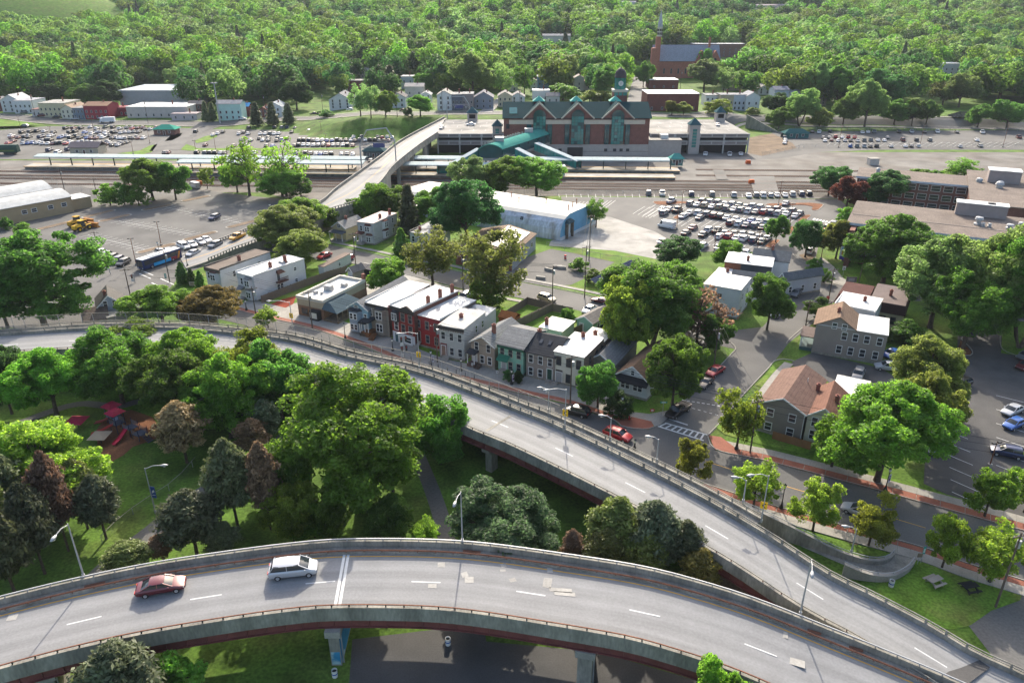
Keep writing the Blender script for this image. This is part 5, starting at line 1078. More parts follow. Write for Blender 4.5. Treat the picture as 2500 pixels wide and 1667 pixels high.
win(t,w*.25,-.002,.7,1.6,1.3,col=(0.1,0.08,0.06));win(t,w*.72,-.002,.7,1.6,1.3,col=(0.1,0.08,0.06));mb=MB();mb.box(w*.58,-1.2,0,w*.9,-.003,2.3);mb.build('entry_sign',m_flat,t,col=(0.03,0.03,0.03));mb=MB();mb.box(w*.6,-1.24,.6,w*.86,-1.203,1.9);mb.build('sign_panel',m_flat,t,col=(0.6,0.58,0.5))
mb=MB();mb.box(.2,14.9,0,.9,15.6,6.0);mb.build('chimney',m_brick,t,(w-1,0,0),col=(0.24,0.10,0.07))
# brick building with grey side and solar panels
A,w,rz=frame((1112,607),(1250,622),4.4);D=20;t=thing('workshop','brick fronted grey workshop with solar panels on its low gable roof','workshop',(A.x,A.y,0),rz)
mb=MB();mb.box(0,0,-.2,w,D,4.4);mb.add([(0,0,4.4),(w,0,4.4),(w/2,0,6.2),(0,D,4.4),(w,D,4.4),(w/2,D,6.2)],[(0,1,2),(5,4,3)]);mb.build('wall',m_siding,t,col=(0.28,0.30,0.31));mb=MB();mb.box(-.02,-.06,-.2,w+.02,-.002,3.4);mb.build('brick_front',m_brick,t,col=(0.24,0.105,0.07))
gable_roof(t,w,D,4.4,1.8,(0.21,0.15,0.105),'y',.3);win(t,w+.002,16.5,1.8,1.2,1.1,'R',(0.5,0.45,0.35));win(t,w*.15,-.064,1.0,1.2,1.4);win(t,w*.4,-.064,1.0,1.2,1.4);door(t,w*.28,-.064,0,1.0,2.1)
pm=MB();pm.box(-.85,-.5,0,.85,.5,.05);me=pm.mesh('solar_panel',[M('pale_solar_cells',(0.16,0.18,0.22),0.12,0.7,0.08,1.0)]);sl_=math.atan2(1.8,w/2);fm=MB();
for(b0,n1)in((1.8,6),(9.9,7)):
 for i in range(n1):
  for j in range(5 if b0<5 else 5):
   s=.7+j*1.0*1.02;y=b0+i*1.36;o=inst('solar_panel',me,t,(w/2+s*1.3*math.cos(sl_),y,6.2-s*1.3*math.sin(sl_)+.34));o.rotation_euler=(0,sl_,0);o.scale=(.74,1.28,1)
# arched warehouse
a=G(1368,589);b=G(1444,551);u=(b-a);Wq=u.length+3;rz=math.atan2(u.y,u.x);Lq=62;t=thing('arched_warehouse','long arched metal warehouse with white roof and blue end wall','warehouse',a,rz)
def arch(W_,n=9):return[(0.9*(1-math.sin(q))*1.0*3.2*.5,1.2+5.6*math.cos(q))for q in[]]
prof=[(0,0),(0,1.6),(.35,3.2),(1.2,4.8),(2.4,5.9),(3.8,6.6),(5.6,7.0),(Wq-5.6,7.0),(Wq-3.8,6.6),(Wq-2.4,5.9),(Wq-1.2,4.8),(Wq-.35,3.2),(Wq,1.6),(Wq,0)]
m_wall_q=M('streaked_metal',(0.40,0.44,0.50),0.45,0.5,0.18,0.5,fine=0.15,fscale=2,col2=(0.28,0.27,0.26),thr=(0.58,0.7),stretch=(1,1,0.15));m_roof_q=M('weathered_white_roof',(0.62,0.58,0.50),0.75,0.3,0.12,0.3,col2=(0.34,0.31,0.27),thr=(0.56,0.7))
mb=MB();mb.sm=False
def ext(pr,y0,y1,mb):
 n=len(pr);mb.add([(x,y0,z)for x,z in pr]+[(x,y1,z)for x,z in pr],[(i,i+1,n+i+1,n+i)for i in range(n-1)])
ext(prof[:5],.1,Lq,mb);ext(prof[9:],.1,Lq,mb);mb.build('wall',m_wall_q,t)
mb=MB();ext([(x,z+.02)for x,z in prof[4:10]],.0,Lq+.1,mb);mb.build('roof',m_roof_q,t)
mb=MB();mb.add([(x,.1,z)for x,z in prof],[tuple(range(len(prof)))]);mb.add([(x,Lq,z)for x,z in prof],[tuple(reversed(range(len(prof))))]);tag(mb.build('end_wall',m_seam,t,col=(0.16,0.34,0.48)),kind='stuff')
for i in range(0,16):
 mb=MB();y=2+i*4;pts=[(x,y,z+.03)for x,z in prof[1:5]];mb.tube(pts,.06,4);mb.build('rib',m_wall_q,t)
for(x,y)in((9,2.5),(13,3.2),(17,4),(9,20),(14,26),(12,12)):
 mb=MB();mb.tube([(x,y,6.9),(x,y,8.4)],.16);mb.tube([(x,y,8.4),(x,y,8.6)],.26);mb.build('roof_vent',m_rust,t)
door(t,4.6,.09,.8,2.4,3.4,'F',(0.5,0.55,0.58));mb=MB();mb.loft([[(2.6,-1.2,4.6),(6.6,-1.2,4.6),(6.6,.09,4.6),(2.6,.09,4.6)],[(3.2,-.9,5.3),(6,-.9,5.3),(6,.09,5.6),(3.2,.09,5.6)]]);mb.build('door_hood',m_shingle,t,col=(0.05,0.08,0.09))
for x in(2.9,6.2):mb=MB();mb.box(x,-.9,0,x+.3,.08,4.4);mb.build('door_post',m_wood,t)
mb=MB();mb.box(0,-.05,-.1,Wq,.09,1.0);mb.build('base_band',m_flat,t,col=(0.5,0.52,0.53))
for(y,z,x)in((14,4.2,.9),(26,4.6,1.1),(38,4.3,1.0)):
 f,p=window_meshes(.9,.9);o=inst('window',f,t,(x,y,z),-math.pi/2,(0.2,0.2,0.2));o.rotation_euler=(-.45,0,-math.pi/2);inst('pane',p,o)
# tan arched building far left
t=thing('tan_shed','long tan metal building with two pale curved roofs at the left edge','warehouse',G(22,549),math.atan2(G(204,513).y-G(22,549).y,G(204,513).x-G(22,549).x));Lt=(G(204,513)-G(22,549)).length-3
mb=MB();mb.box(-20,0,-.2,Lt,26,5.2);mb.build('wall',m_siding,t,col=(0.36,0.27,0.16))
for y0,z0 in((0,5.2),(13.2,6.0)):
 pr=[(y0-.3,z0)]+[(y0+13*k/8,z0+1.9*math.sin(math.pi*(k/8))**.8*(1 if y0 else.9))for k in range(1,8)]+[(y0+13,z0)];n=len(pr);mb=MB();mb.add([(-21,y,z)for y,z in pr]+[(Lt+.3,y,z)for y,z in pr]+[(-21,y,z-.15)for y,z in pr]+[(Lt+.3,y,z-.15)for y,z in pr],[(i,i+1,n+i+1,n+i)for i in range(n-1)]+[(2*n+i,3*n+i,3*n+i+1,2*n+i+1)for i in range(n-1)]+[(n+i,n+i+1,3*n+i+1,3*n+i)for i in range(n-1)]);mb.build('roof',m_roofg,t,col=(0.46,0.46,0.44))
 mb=MB();mb.add([(Lt,y,z)for y,z in pr]+[(Lt,y0+13,z0-2),(Lt,y0,z0-2)],[tuple(range(n+2))]);mb.build('gable_end',m_siding,t,col=(0.36,0.27,0.16))
for x in(10,15.5,25,33):win(t,Lt*x/38,-.002,2.4,1.5,1.2)
mb=MB();mb.box(Lt+.01,2,-.2,Lt+7,9,3.6);mb.build('lean_to',m_siding,t,col=(0.36,0.27,0.16));mb=MB();mb.box(Lt-.1+.12,1.8,3.605,Lt+7.2,9.2,3.75);mb.build('lean_to_roof',m_roofw,t)
# right-hand houses
t,w=house('long white two storey house with plain white roof on the side street',(1718.6,693),(1809,708.5),6.9,9,(0.60,0.62,0.64),'flat',front=None,side=(2,(1.0,4.0)),parap=False);win(t,w*.46,-.002,4.3,.7,.9,col=(0.2,0.13,0.1))
t,w=house('white flat roofed house with brick and black side walls near the parking lot',(1770,639),(1885,652),6.0,8.5,(0.07,0.07,0.075),'flat',front=None,side=(3,(1.0,3.8)),parap=False,chim=((.47,.3,1.2),),mat=m_flat);mb=MB();mb.box(.01,-.03,0,w*.35,-.002,5.8);mb.build('brick_wall',m_brick,t,col=(0.26,0.10,0.055));mb=MB();mb.box(w+.002,0,0,w+.03,8.5,5.9);mb.build('side_wall',m_siding,t,col=(0.5,0.53,0.56))
t,w=house('house with dark grey gable roof and tall white chimney behind the flat houses',(1838,630),(1925,640),5.6,7,(0.5,0.52,0.54),'side',(0.09,0.10,0.11),1.5,front=None,side=(2,(1.0,3.5)),chim=((.5,.5,1.2),))
t,w=house('slate roofed low house in front of the brick sided house',(1785,686),(1868,697),4.6,7,(0.5,0.52,0.54),'side',(0.085,0.095,0.105),1.6,front=None,side=(1,(1.0,)))
t,w=house('small white flat roofed annex with a chimney behind the long white house',(1744,668),(1797,676),4.4,5,(0.52,0.54,0.54),'flat',front=None,side=None,parap=False,chim=((.5,.5,.9),))
t,w=house('pale grey gabled shop front facing the lot entrance',(1905,676),(1918,682),4.5,11,(0.42,0.45,0.5),'gable',(0.12,0.13,0.14),1.2,front=None,side=(3,(1.0,)))
t,w=house('big grey two storey house with brown gable and white flat roof',(1993,791),(2168,819),6.2,9,(0.26,0.225,0.20),'flat',front=None,side=(2,(1.0,3.8)),parap=False,chim=())
for x in(.42,.575,.735,.91):win(t,w*x,-.002,3.9,.9,1.5)
for x in(.38,.545,.71,.89):win(t,w*x,-.002,1.0,.9,1.5)
mb=MB();wg=w*.56;mb.add([(0,0,6.2),(wg,0,6.2),(wg*.56,0,8.3),(0,8.5,6.2),(wg,8.5,6.2),(wg*.56,8.5,8.3)],[(0,1,2),(5,4,3)]);tag(mb.build('gable_wall',m_siding,t,col=(0.26,0.225,0.20)),kind='stuff');win(t,w*.26,-.003,5.9,.8,1.1);win(t,w*.4,-.003,5.9,.8,1.1)
mb=MB()
for(xe,ze)in((-.5,5.95),(wg+.4,5.98)):
 q=[(xe,-.4,ze),(wg*.56,-.4,8.4),(wg*.56,9,8.4),(xe,9,ze)];mb.add(q+[(x,y,z+.15)for x,y,z in q],[(0,1,2,3),(7,6,5,4),(0,4,5,1),(1,5,6,2),(2,6,7,3),(3,7,4,0)])
mb.build('gable_roof',m_shingle,t,col=(0.19,0.125,0.085));chimney(t,wg*.5,3,8.0,1.1)
mb=MB();mb.box(-2.6,.5,2.9,-.05,6,3.1);mb.build('porch_roof',m_shingle,t,col=(0.13,0.10,0.09));mb=MB();mb.box(-2.4,.7,0,-.05,5.8,.7);mb.build('porch',m_flat,t,col=(0.05,0.1,0.1))
for y in(.7,3.2,5.6):mb=MB();mb.box(-2.4,y,.702,-2.25,y+.15,2.9);mb.build('porch_post',m_flat,t,col=C_TRIM)
t,w=house('white flat house with parapet behind the big grey house',(2038,744),(2137,763),6.6,9,(0.56,0.56,0.55),'flat',front=None,side=(1,(3.6,)),chim=((.62,.6,1.0),))
mb=MB();mb.box(.2,-.25,6.7,w-.2,.05,7.0);mb.build('front_parapet',m_flat,t,col=(0.6,0.6,0.58))
A,w,rz=frame((2122,748),(2206,763),4.2);t=thing('house','low yellow building with dark brown mansard roof','house',(A.x,A.y,0),rz);mb=MB();mb.box(0,0,-.2,w,12,4.2);mb.build('wall',m_flat,t,col=(0.5,0.42,0.25));mb=MB();mb.loft([[(-.5,-.7,3.6),(w+.5,-.7,3.6),(w+.5,12.6,3.6),(-.5,12.6,3.6)],[(-.2,-.2,5.6),(w+.2,-.2,5.6),(w+.2,12.2,5.6),(-.2,12.2,5.6)]]);mb.build('mansard_roof',m_shingle,t,col=(0.045,0.025,0.022));mb=MB();mb.box(-.1,-.1,5.605,w+.1,12.1,5.7);mb.build('roof',m_roofg,t,col=(0.13,0.10,0.095))
for x in(.15,.45,.75):win(t,w*x,-.002,1.2,.9,1.5,col=(0.1,0.07,0.05))
chimney(t,w*.5,5,5.6,1.4);mb=MB();mb.box(-7,2,-.2,-.6,12,3.4);mb.build('wing',m_flat,t,col=(0.42,0.36,0.24));mb=MB();mb.loft([[(-7.4,1.6,3.0),(-.55,1.6,3.0),(-.55,12.4,3.0),(-7.4,12.4,3.0)],[(-6.6,2.6,5.0),(-.55,2.6,5.0),(-.55,11.8,5.0),(-6.6,11.8,5.0)]]);mb.build('wing_roof',m_shingle,t,col=(0.085,0.035,0.03))
t,w=house('taupe two storey house with large red brown gable roof at the corner',(1857,981),(1965,1010),5.3,13.5,(0.20,0.175,0.155),'gable',(0.165,0.10,0.078),1.7,front=(2,(.8,3.3)),wh=1.3,ww=1.0,side=None)
for i in range(4):mb=MB();mb.tube([(w*.55+1.2,4+i*2.5,6.2),(w*.55+1.2,4+i*2.5,6.9)],.06);
mb=MB();mb.tube([(w*.72,9,6.0),(w*.72,9,7.1)],.07);mb.build('vent_pipe',m_white,t);mb=MB();mb.tube([(w+.05,-.1,0),(w+.05,-.1,5.2)],.07);mb.build('downpipe',m_white,t);mb=MB();mb.tube([(-.05,-.1,0),(-.05,-.1,5.2)],.07);mb.build('downpipe',m_white,t)
for i in range(8):
 mb=MB();mb.box(0,-.03,0,.72,.03,1.45);mb.build('fence_board',m_flat,t,(w*.42+i*.74,-1.2-0.02*(i%2),0),col=(0.24,0.115,0.05))
t,w=house('cream gabled house with red brown roof squeezed behind the taupe house',(1972,1012),(2050,1030),5.0,10,(0.5,0.47,0.36),'gable',(0.17,0.085,0.06),1.7,front=(2,(1.0,3.3)),side=None,chim=((.75,.45,1.3),(.05,.8,1.6)))
t,w=house('white flat roofed extension beside the alley behind the red brown roofs',(2030,962),(2112,980),3.6,8,(0.5,0.5,0.46),'flat',front=None,side=None,parap=False)
# school
def slabroof(root,w,d,h,col):mb=MB();mb.box(-.5,-.5,h,w+.5,d+.5,h+.35);o=mb.build('roof',m_roofg,root,col=col);mb=MB();mb.box(-.52,-.56,h-.25,w+.52,-.503,h+.3);mb.build('roof_edge',m_flat,root,col=(0.42,0.47,0.53));return o
A,w,rz=frame((2072,545),(2520,598),10.5);D=26;t=thing('school','large brick school wing with wide gravelled brown roof and rooftop vents','school',(A.x,A.y,0),rz);mb=MB();mb.box(0,0,-.2,w,D,10.5);mb.build('wall',m_brick,t,col=(0.15,0.075,0.06));m_roofs=M('gravel_roof',(0.155,0.125,0.105),0.95,0.2,0.2,0.25,fine=0.3,fscale=2.5)
mb=MB();mb.box(-.5,-.5,10.5,w+.5,D+.5,10.85);mb.build('roof',m_roofs,t);mb=MB();mb.box(-.52,-.56,10.2,w+.52,-.503,10.83);mb.build('roof_edge',m_flat,t,col=(0.42,0.47,0.53));mb=MB();mb.box(0,9,10.852,w*.95,9.35,10.95);mb.build('roof_seam',m_roofg,t,col=(0.2,0.17,0.15))
for i in range(12):
 for z in(1.2,4.4,7.6):win(t,w*(i+.9)/13,-.002,z,2.4,1.7)
for(x,y,s,hh)in((w*.73,13,1.1,2.2),(w*.755,11.5,.5,1.1),(w*.79,11.6,.5,1.1),(w*.9,12,1.0,1.4),(w*.96,13,.9,2.0),(w*.99,7,.35,3.0)):
 mb=MB();mb.lathe([(s,0),(s,.4),(s*.55,.5),(s*.55,hh*.6),(s*.95,hh*.65),(s*.8,hh*.9),(0.01,hh)],10);mb.build('roof_vent',m_metal,t,(x,y,10.86))
def pent(root,x,y,w_,d,h):mb=MB();mb.box(0,0,0,w_,d,h);o=mb.build('penthouse',m_flat,root,(x,y,10.86),col=(0.28,0.235,0.225));mb=MB();mb.box(-.2,-.2,h+.003,w_+.2,d+.2,h+.2);mb.build('penthouse_roof',m_roofw,o);mb=MB();mb.box(w_*.6,d*.3,h+.203,w_*.75,d*.6,h+.5);mb.build('hatch',m_black,o)
pent(t,w*.6,22.2,12,4,3.2)
mb=MB();mb.box(w*.02,-5,0,w*.05,-.57,10.0);mb.build('entrance_wall',m_brick,t,col=(0.17,0.075,0.055))
A2,w2,rz2=frame((2094,432),(2415,460),9.5);t2=thing('school','far brick school wing with long rows of paired windows beside the tracks','school',(A2 .x,A2 .y,0),rz2);w2*=1.5;mb=MB();mb.box(0,0,-.2,w2,16,9.5);mb.build('wall',m_brick,t2,col=(0.16,0.075,0.06));mb=MB();mb.box(-.5,-.5,9.5,w2+.5,16.5,9.85);mb.build('roof',m_roofs,t2);mb=MB();mb.box(-.52,-.56,9.2,w2+.52,-.503,9.83);mb.build('roof_edge',m_flat,t2,col=(0.42,0.47,0.53))
for i in range(15):
 for z in(1.0,4.0,7.0):win(t2,w2*(i+.6)/16,-.002,z,2.6,1.8)
mb=MB();mb.box(0,0,0,9,6,4.2);o=mb.build('penthouse',m_flat,t2,(w2*.66,6,9.86),col=(0.28,0.235,0.225));mb=MB();mb.box(-.2,-.2,4.203,9.2,6.2,4.4);mb.build('penthouse_roof',m_roofw,o)
for(x,y,s)in((w2*.62,5,.9),(w2*.72,3,.9),(w2*.1,8,.6)):
 mb=MB();mb.lathe([(s,0),(s,.9),(s*1.2,1.0),(s,1.6),(0.01,1.9)],10);mb.build('roof_vent',m_metal,t2,(x,y,9.86))
A3=G(2370,480,10);t3=thing('school','brick school link block joining the two wings at the right edge','school',(A3 .x,A3 .y,0),rz);mb=MB();mb.box(0,-10,-.2,60,44,10.0);mb.build('wall',m_brick,t3,col=(0.15,0.075,0.06));mb=MB();mb.box(-.4,-10.4,10.0,60,44,10.3);mb.build('roof',m_roofs,t3)
mb=MB();mb.lathe([(1,0),(1,1),(1.3,1.1),(1,1.8),(.01,2.2)],10);mb.build('roof_vent',m_metal,t3,(8,16,10.3))
# ---------------------------------------------------------------- railway station and what surrounds it
C_BRICK=(0.20,0.085,0.068);C_STONE=(0.40,0.345,0.305);C_CREAM=(0.52,0.44,0.345);C_GREEN=(0.045,0.24,0.185);C_ROOF=(0.012,0.046,0.052)
YS=342.0;X0,X1=-6.0,61.5
sx=lambda px:(px-1250)/FPX*(YS*CP+(CAM_H-9)*SP)
sz=lambda py:HT(1400,py,YS)
t=thing('railway_station','large brick railway station with blue green roof, three gables and tall arched windows','station',(0,YS,0));zE,zB_,zR=sz(288),sz(353),sz(252)+4.0
xl,xr=sx(1230),sx(1584);D=26
mb=MB();mb.box(xl,0,zB_,xr,D,zE);mb.build('wall',m_brick,t,col=C_BRICK)
mb=MB();mb.box(xl,-.25,-.3,xr+.1,D,zB_-.003);mb.build('base_wall',m_flat,t,col=C_STONE)
for z in(zB_-3.2,zB_-5.4):mb=MB();mb.box(xl,-.3,z,xr+.12,-.252,z+.22);mb.build('stone_course',m_flat,t,col=(0.2,0.17,0.16))
mb=MB();mb.box(sx(1243),-.45,sz(303.5),sx(1572),-.003,sz(293));mb.build('cream_band',m_flat,t,col=C_CREAM)
gcx=[sx(1316.5),sx(1409),sx(1506)];gw=6.9
# main roof with cross gables
zr=HT(1400,250,YS+12.5);mb=MB()
for s in(0,1):
 y0,y1=(-.8,12.5)if s==0 else(25.8+.0,12.5);z0=zE-.3
 q=[(xl-.6,y0,z0),(xr+.8,y0,z0),(xr+.8,y1,zr),(xl-.6,y1,zr)];mb.add(q+[(x,y,z+.25)for x,y,z in q],[(0,1,2,3),(7,6,5,4),(0,4,5,1),(1,5,6,2),(2,6,7,3),(3,7,4,0)])
mb.build('roof',m_seam,t,col=C_ROOF)
for sgn,x in((0,xl),(1,xr)):mb=MB();mb.add([(x,0,zE),(x,25,zE),(x,12.5,zr-.1)],[(0,1,2)]);mb.build('gable_end',m_brick,t,col=C_BRICK)
zp=sz(254.5)
for i,gx in enumerate(gcx):
 mb=MB();q=[(gx-gw,-.7,zE-.2),(gx+gw,-.7,zE-.2),(gx,-.7,zp)];mb.add(q+[(x,.4,z)for x,y,z in q],[(0,1,2),(5,4,3),(0,3,4,1),(1,4,5,2),(2,5,3,0)]);g=mb.build('gable',m_brick,t,col=C_BRICK)
 for s in(-1,1):
  e=12.0;q=[(gx+s*(gw+.4),-1.0,zE-.45),(gx,-1.0,zp+.25),(gx,e,zp+.25),(gx+s*(gw+.4),.5,zE-.2)];mb=MB();mb.add(q+[(x,y,z+.2)for x,y,z in q],[(0,1,2,3),(7,6,5,4),(0,4,5,1),(1,5,6,2),(2,6,7,3),(3,7,4,0)]);mb.build('gable_roof',m_seam,t,col=C_ROOF)
  mb=MB();mb.bar((gx+s*(gw+.45),-1.05,zE-.3),(gx,-1.05,zp+.45),.35,.5);mb.build('gable_trim',m_flat,t,col=(0.5,0.45,0.36))
 r=2.75;zc=sz(284);zb=sz(352);n=14
 mb=MB();arc=[(gx+(r+.5)*math.cos(math.pi*k/n),zc+(r+.5)*math.sin(math.pi*k/n))for k in range(n+1)];arc2=[(gx+r*math.cos(math.pi*k/n),zc+r*math.sin(math.pi*k/n))for k in range(n+1)]
 mb.add([(x,-.9,z)for x,z in arc]+[(x,-.9,z)for x,z in arc2]+[(x,-.72,z)for x,z in arc]+[(x,-.72,z)for x,z in arc2],[(k,k+1,n+1+k+1,n+1+k)for k in range(n)]+[(n+1+k,n+1+k+1,3*(n+1)+k+1,3*(n+1)+k)for k in range(n)]);mb.build('arch_trim',m_flat,t,col=(0.10,0.05,0.045))
 mb=MB();mb.add([(x,-.75,z)for x,z in arc2]+[(gx-r,-.75,zb),(gx+r,-.75,zb)],[tuple(range(n+1))+(n+1,n+2)]);wn_=mb.build('arched_window',m_tealdark,t)
 for s in(-1,1):
  x0,x1=sorted((gx+s*3.7,gx+s*5.6));mb=MB();mb.box(x0,-.5,zb,x1,-.003,sz(304));w2_=mb.build('side_window',m_tealdark,t)
  f=MB();
  for k in range(6):z=lerp(zb,sz(304),k/5);f.box(x0,-.56,z-.05,x1,-.503,z+.05)
  f.box(x0-.1,-.56,zb,x0,-.003,sz(304));f.box(x1,-.56,zb,x1+.1,-.003,sz(304));tag(f.build('mullions',m_flat,w2_,col=(0.02,0.06,0.06)),kind='stuff')
 pm=MB();pm.box(-.62,-.03,-.62,.62,.03,.62);me=pm.mesh('pane',m_teal)
 nz_=int((zc-zb)/1.35)
 for k in range(nz_):
  for j in range(4):
   if R.random()<.8:o=inst('pane',me,wn_,(gx-r+r*.25+j*r*.5,-.79,zb+.7+k*1.35));o.rotation_euler=(R.uniform(-.03,.03),0,R.uniform(-.04,.04))
 f=MB();f.box(gx-r,-.86,zc-.08,gx+r,-.823,zc+.08)
 for j in range(5):f.box(gx-r+r*.5*j-.05,-.86,zb,gx-r+r*.5*j+.05,-.823,zc if j in(0,4)else zc+r*.85)
 tag(f.build('mullions',m_flat,wn_,col=(0.02,0.05,0.05)),kind='stuff')
# little green capped cupola on the ridge
 mb=MB();mb.box(gx-2.2,10.3,zr-2,gx+2.2,14.7,zr+.6);c=mb.build('cupola',m_flat,t,col=(0.10,0.045,0.04));mb=MB();mb.add([(gx-2.8,9.7,zr+.6),(gx+2.8,9.7,zr+.6),(gx+2.8,15.3,zr+.6),(gx-2.8,15.3,zr+.6),(gx,12.5,zr+2.9)],[(0,1,4),(1,2,4),(2,3,4),(3,0,4),(3,2,1,0)]);mb.build('cupola_roof',m_flat,c,col=(0.06,0.33,0.26))
for px in(1334,1360,1472,1494,1510,1526):
 f,p=window_meshes(1.3,1.2);o=inst('window',f,t,(sx(px)+1.5,-.26,sz(370)),0,(0.1,0.1,0.1));inst('pane',p,o)
mb=MB();mb.box(sx(1386),-.5,sz(381),sx(1424),-.256,sz(360));mb.build('loading_door',m_black,t)
for px in(1246,1255):mb=MB();mb.box(-.9,-.05,-2.2,.9,.05,2.2);o=mb.build('skylight',m_teal,t,(sx(px)+.5,3.3,zE+2.7));o.rotation_euler=(-(math.pi/2-math.atan2(7.5,13.3)),0,0)
mb=MB();mb.box(sx(1236),-.06,sz(315),sx(1244),-.003,sz(303));mb.build('louvre',m_black,t)
mb=MB();mb.box(xr+.15,-.4,-.3,xr+15,12,7.2);a=mb.build('annex',m_flat,t,col=(0.36,0.31,0.28));mb=MB();mb.box(xr+.1,-.6,7.203,xr+15.2,12.1,7.5);mb.build('annex_roof',m_conc,a)
mb=MB();mb.box(xr+6,3,7.51,xr+9.5,6.5,9.2);mb.build('air_handler',m_white,a)
# clock tower with glass lantern and dome
tx=sx(1509)*1.055;ty=22;tw=3.2;zt=lambda py:HT(1509,py,YS+ty)
mb=MB();mb.box(tx-tw,ty-tw,zE-4,tx+tw,ty+tw,zt(224));tow=mb.build('clock_tower',m_brick,t,col=(0.15,0.06,0.05))
mb=MB();mb.box(tx-tw-.3,ty-tw-.3,zt(224)+.003,tx+tw+.3,ty+tw+.3,zt(222));mb.box(tx-tw-.4,ty-tw-.4,zt(218)-.8,tx+tw+.4,ty+tw+.4,zt(218));tag(mb.build('cornice',m_flat,tow,col=(0.5,0.44,0.36)),kind='stuff')
mb=MB();mb.box(tx-tw,ty-tw,zt(222)+.003,tx+tw,ty+tw,zt(218)-.81);mb.build('belfry',m_flat,tow,col=(0.08,0.045,0.04))
for k in(-1,0,1):mb=MB();mb.box(tx+k*2.05-.85,ty-tw-.06,zt(232),tx+k*2.05+.85,ty-tw-.003,zt(222.5));mb.build('tower_window',m_teal,tow)
mb=MB();mb.lathe([(2.5,zt(218)+.01),(2.5,zt(188))],8,(tx,ty,0));mb.build('lantern',m_teal,tow)
for k in range(8):a=2*math.pi*k/8;mb=MB();mb.tube([(tx+2.55*math.cos(a),ty+2.55*math.sin(a),zt(218)),(tx+2.55*math.cos(a),ty+2.55*math.sin(a),zt(188))],.14,4);mb.build('lantern_post',m_flat,tow,col=(0.03,0.12,0.1))
zd=zt(188);mb=MB();mb.sm=True;mb.lathe([(2.9,zd-.3),(2.9,zd),(2.65,zd+.4),(2.6,zd+1.3),(2.2,zd+2.5),(1.5,zd+3.3),(.7,zd+3.75),(.25,zd+3.85),(.15,zd+4.6),(.01,zd+4.9)],16,(tx,ty,0));mb.build('dome',m_flat,tow,col=(0.05,0.042,0.045))
mb=MB();mb.lathe([(1.15,0),(1.15,.1),(.001,.12)],24);o=mb.build('clock_face',m_white,tow,(tx,ty-2.62,zt(203)));o.rotation_euler=(math.pi/2,0,0)
mb=MB();mb.box(-.07,-.17,-.1,.07,-.14,.85);mb.build('clock_hand',m_black,tow,(tx,ty-2.6,zt(203)));mb=MB();mb.box(-.08,-.165,-.65,.08,-.145,.08);mb.build('clock_hand',m_black,tow,(tx,ty-2.6,zt(203)))
# covered footbridge over the tracks, with enclosed stairs
t=thing('footbridge','green barrel roofed footbridge with glazed stairs from the station down to the platforms','footbridge',(0,0,0))
a0,a1=Vector((7,YS-1,0)),Vector((17,YS-1,0));b0,b1=Vector((-13.8,302,0)),Vector((-3.8,302,0));n=10;zf,zw=6.6,10.2
def arcpt(p,q,k):f=k/n;m=p.lerp(q,f);return(m.x,m.y,zw+2.1*math.sin(math.pi*f)**.8)
mb=MB();mb.loft([[arcpt(b0,b1,k)for k in range(n+1)]+[(q.x,q.y,q.z-.35)for q in[Vector(arcpt(b0,b1,k))for k in range(n,-1,-1)]],[arcpt(a0,a1,k)for k in range(n+1)]+[(q.x,q.y,q.z-.35)for q in[Vector(arcpt(a0,a1,k))for k in range(n,-1,-1)]]]);mb.build('roof',m_seam,t,col=(0.06,0.27,0.22))
mb=MB()
for p,q in((b0,a0),(b1,a1)):mb.add([(p.x,p.y,zf),(q.x,q.y,zf),(q.x,q.y,zw),(p.x,p.y,zw)],[(0,1,2,3)])
tag(mb.build('glazing',m_tealdark,t),kind='stuff');mb=MB();mb.add([(p.x,p.y+.5,z)for p,z in((b0,zf),(b1,zf),(b1,zw),(b0,zw))]+[(arcpt(b0,b1,k)[0],b0 .y+.5,arcpt(b0,b1,k)[2]-.3)for k in range(n,-1,-1)],[(0,1)+tuple(range(4,4+n+1))]);mb.build('end_glazing',m_tealdark,t)
mb=MB();mb.prism([(b0 .x-.3,b0 .y),(b1 .x+.3,b1 .y),(a1 .x,a1 .y),(a0 .x,a0 .y)],zf-1,zf);mb.build('floor',m_conc,t)
for f in(.15,.55,.95):
 for p,q in((b0,a0),(b1,a1)):m_=p.lerp(q,f);mb=MB();mb.box(m_.x-.4,m_.y-.4,0,m_.x+.4,m_.y+.4,zf-1.01);mb.build('column',m_conc,t)
for k in range(26):
 m_=b0 .lerp(a0,k/26*.7+.02);mb=MB();mb.box(-.3,-.12,0,.3,.12,1.0);mb.build('roof_vent_fin',m_conc_wht,t,(m_.x+2.6+(k%2)*1.2,m_.y,zw+1.75))
for(f,w_)in((.2,3),(.8,2.6)):m_=b0 .lerp(a0,f);mb=MB();mb.box(-1.8,-1.4,0,1.8,1.4,1.7);mb.build('roof_unit',m_metal,t,(m_.x+4.5,m_.y,zw+1.95))
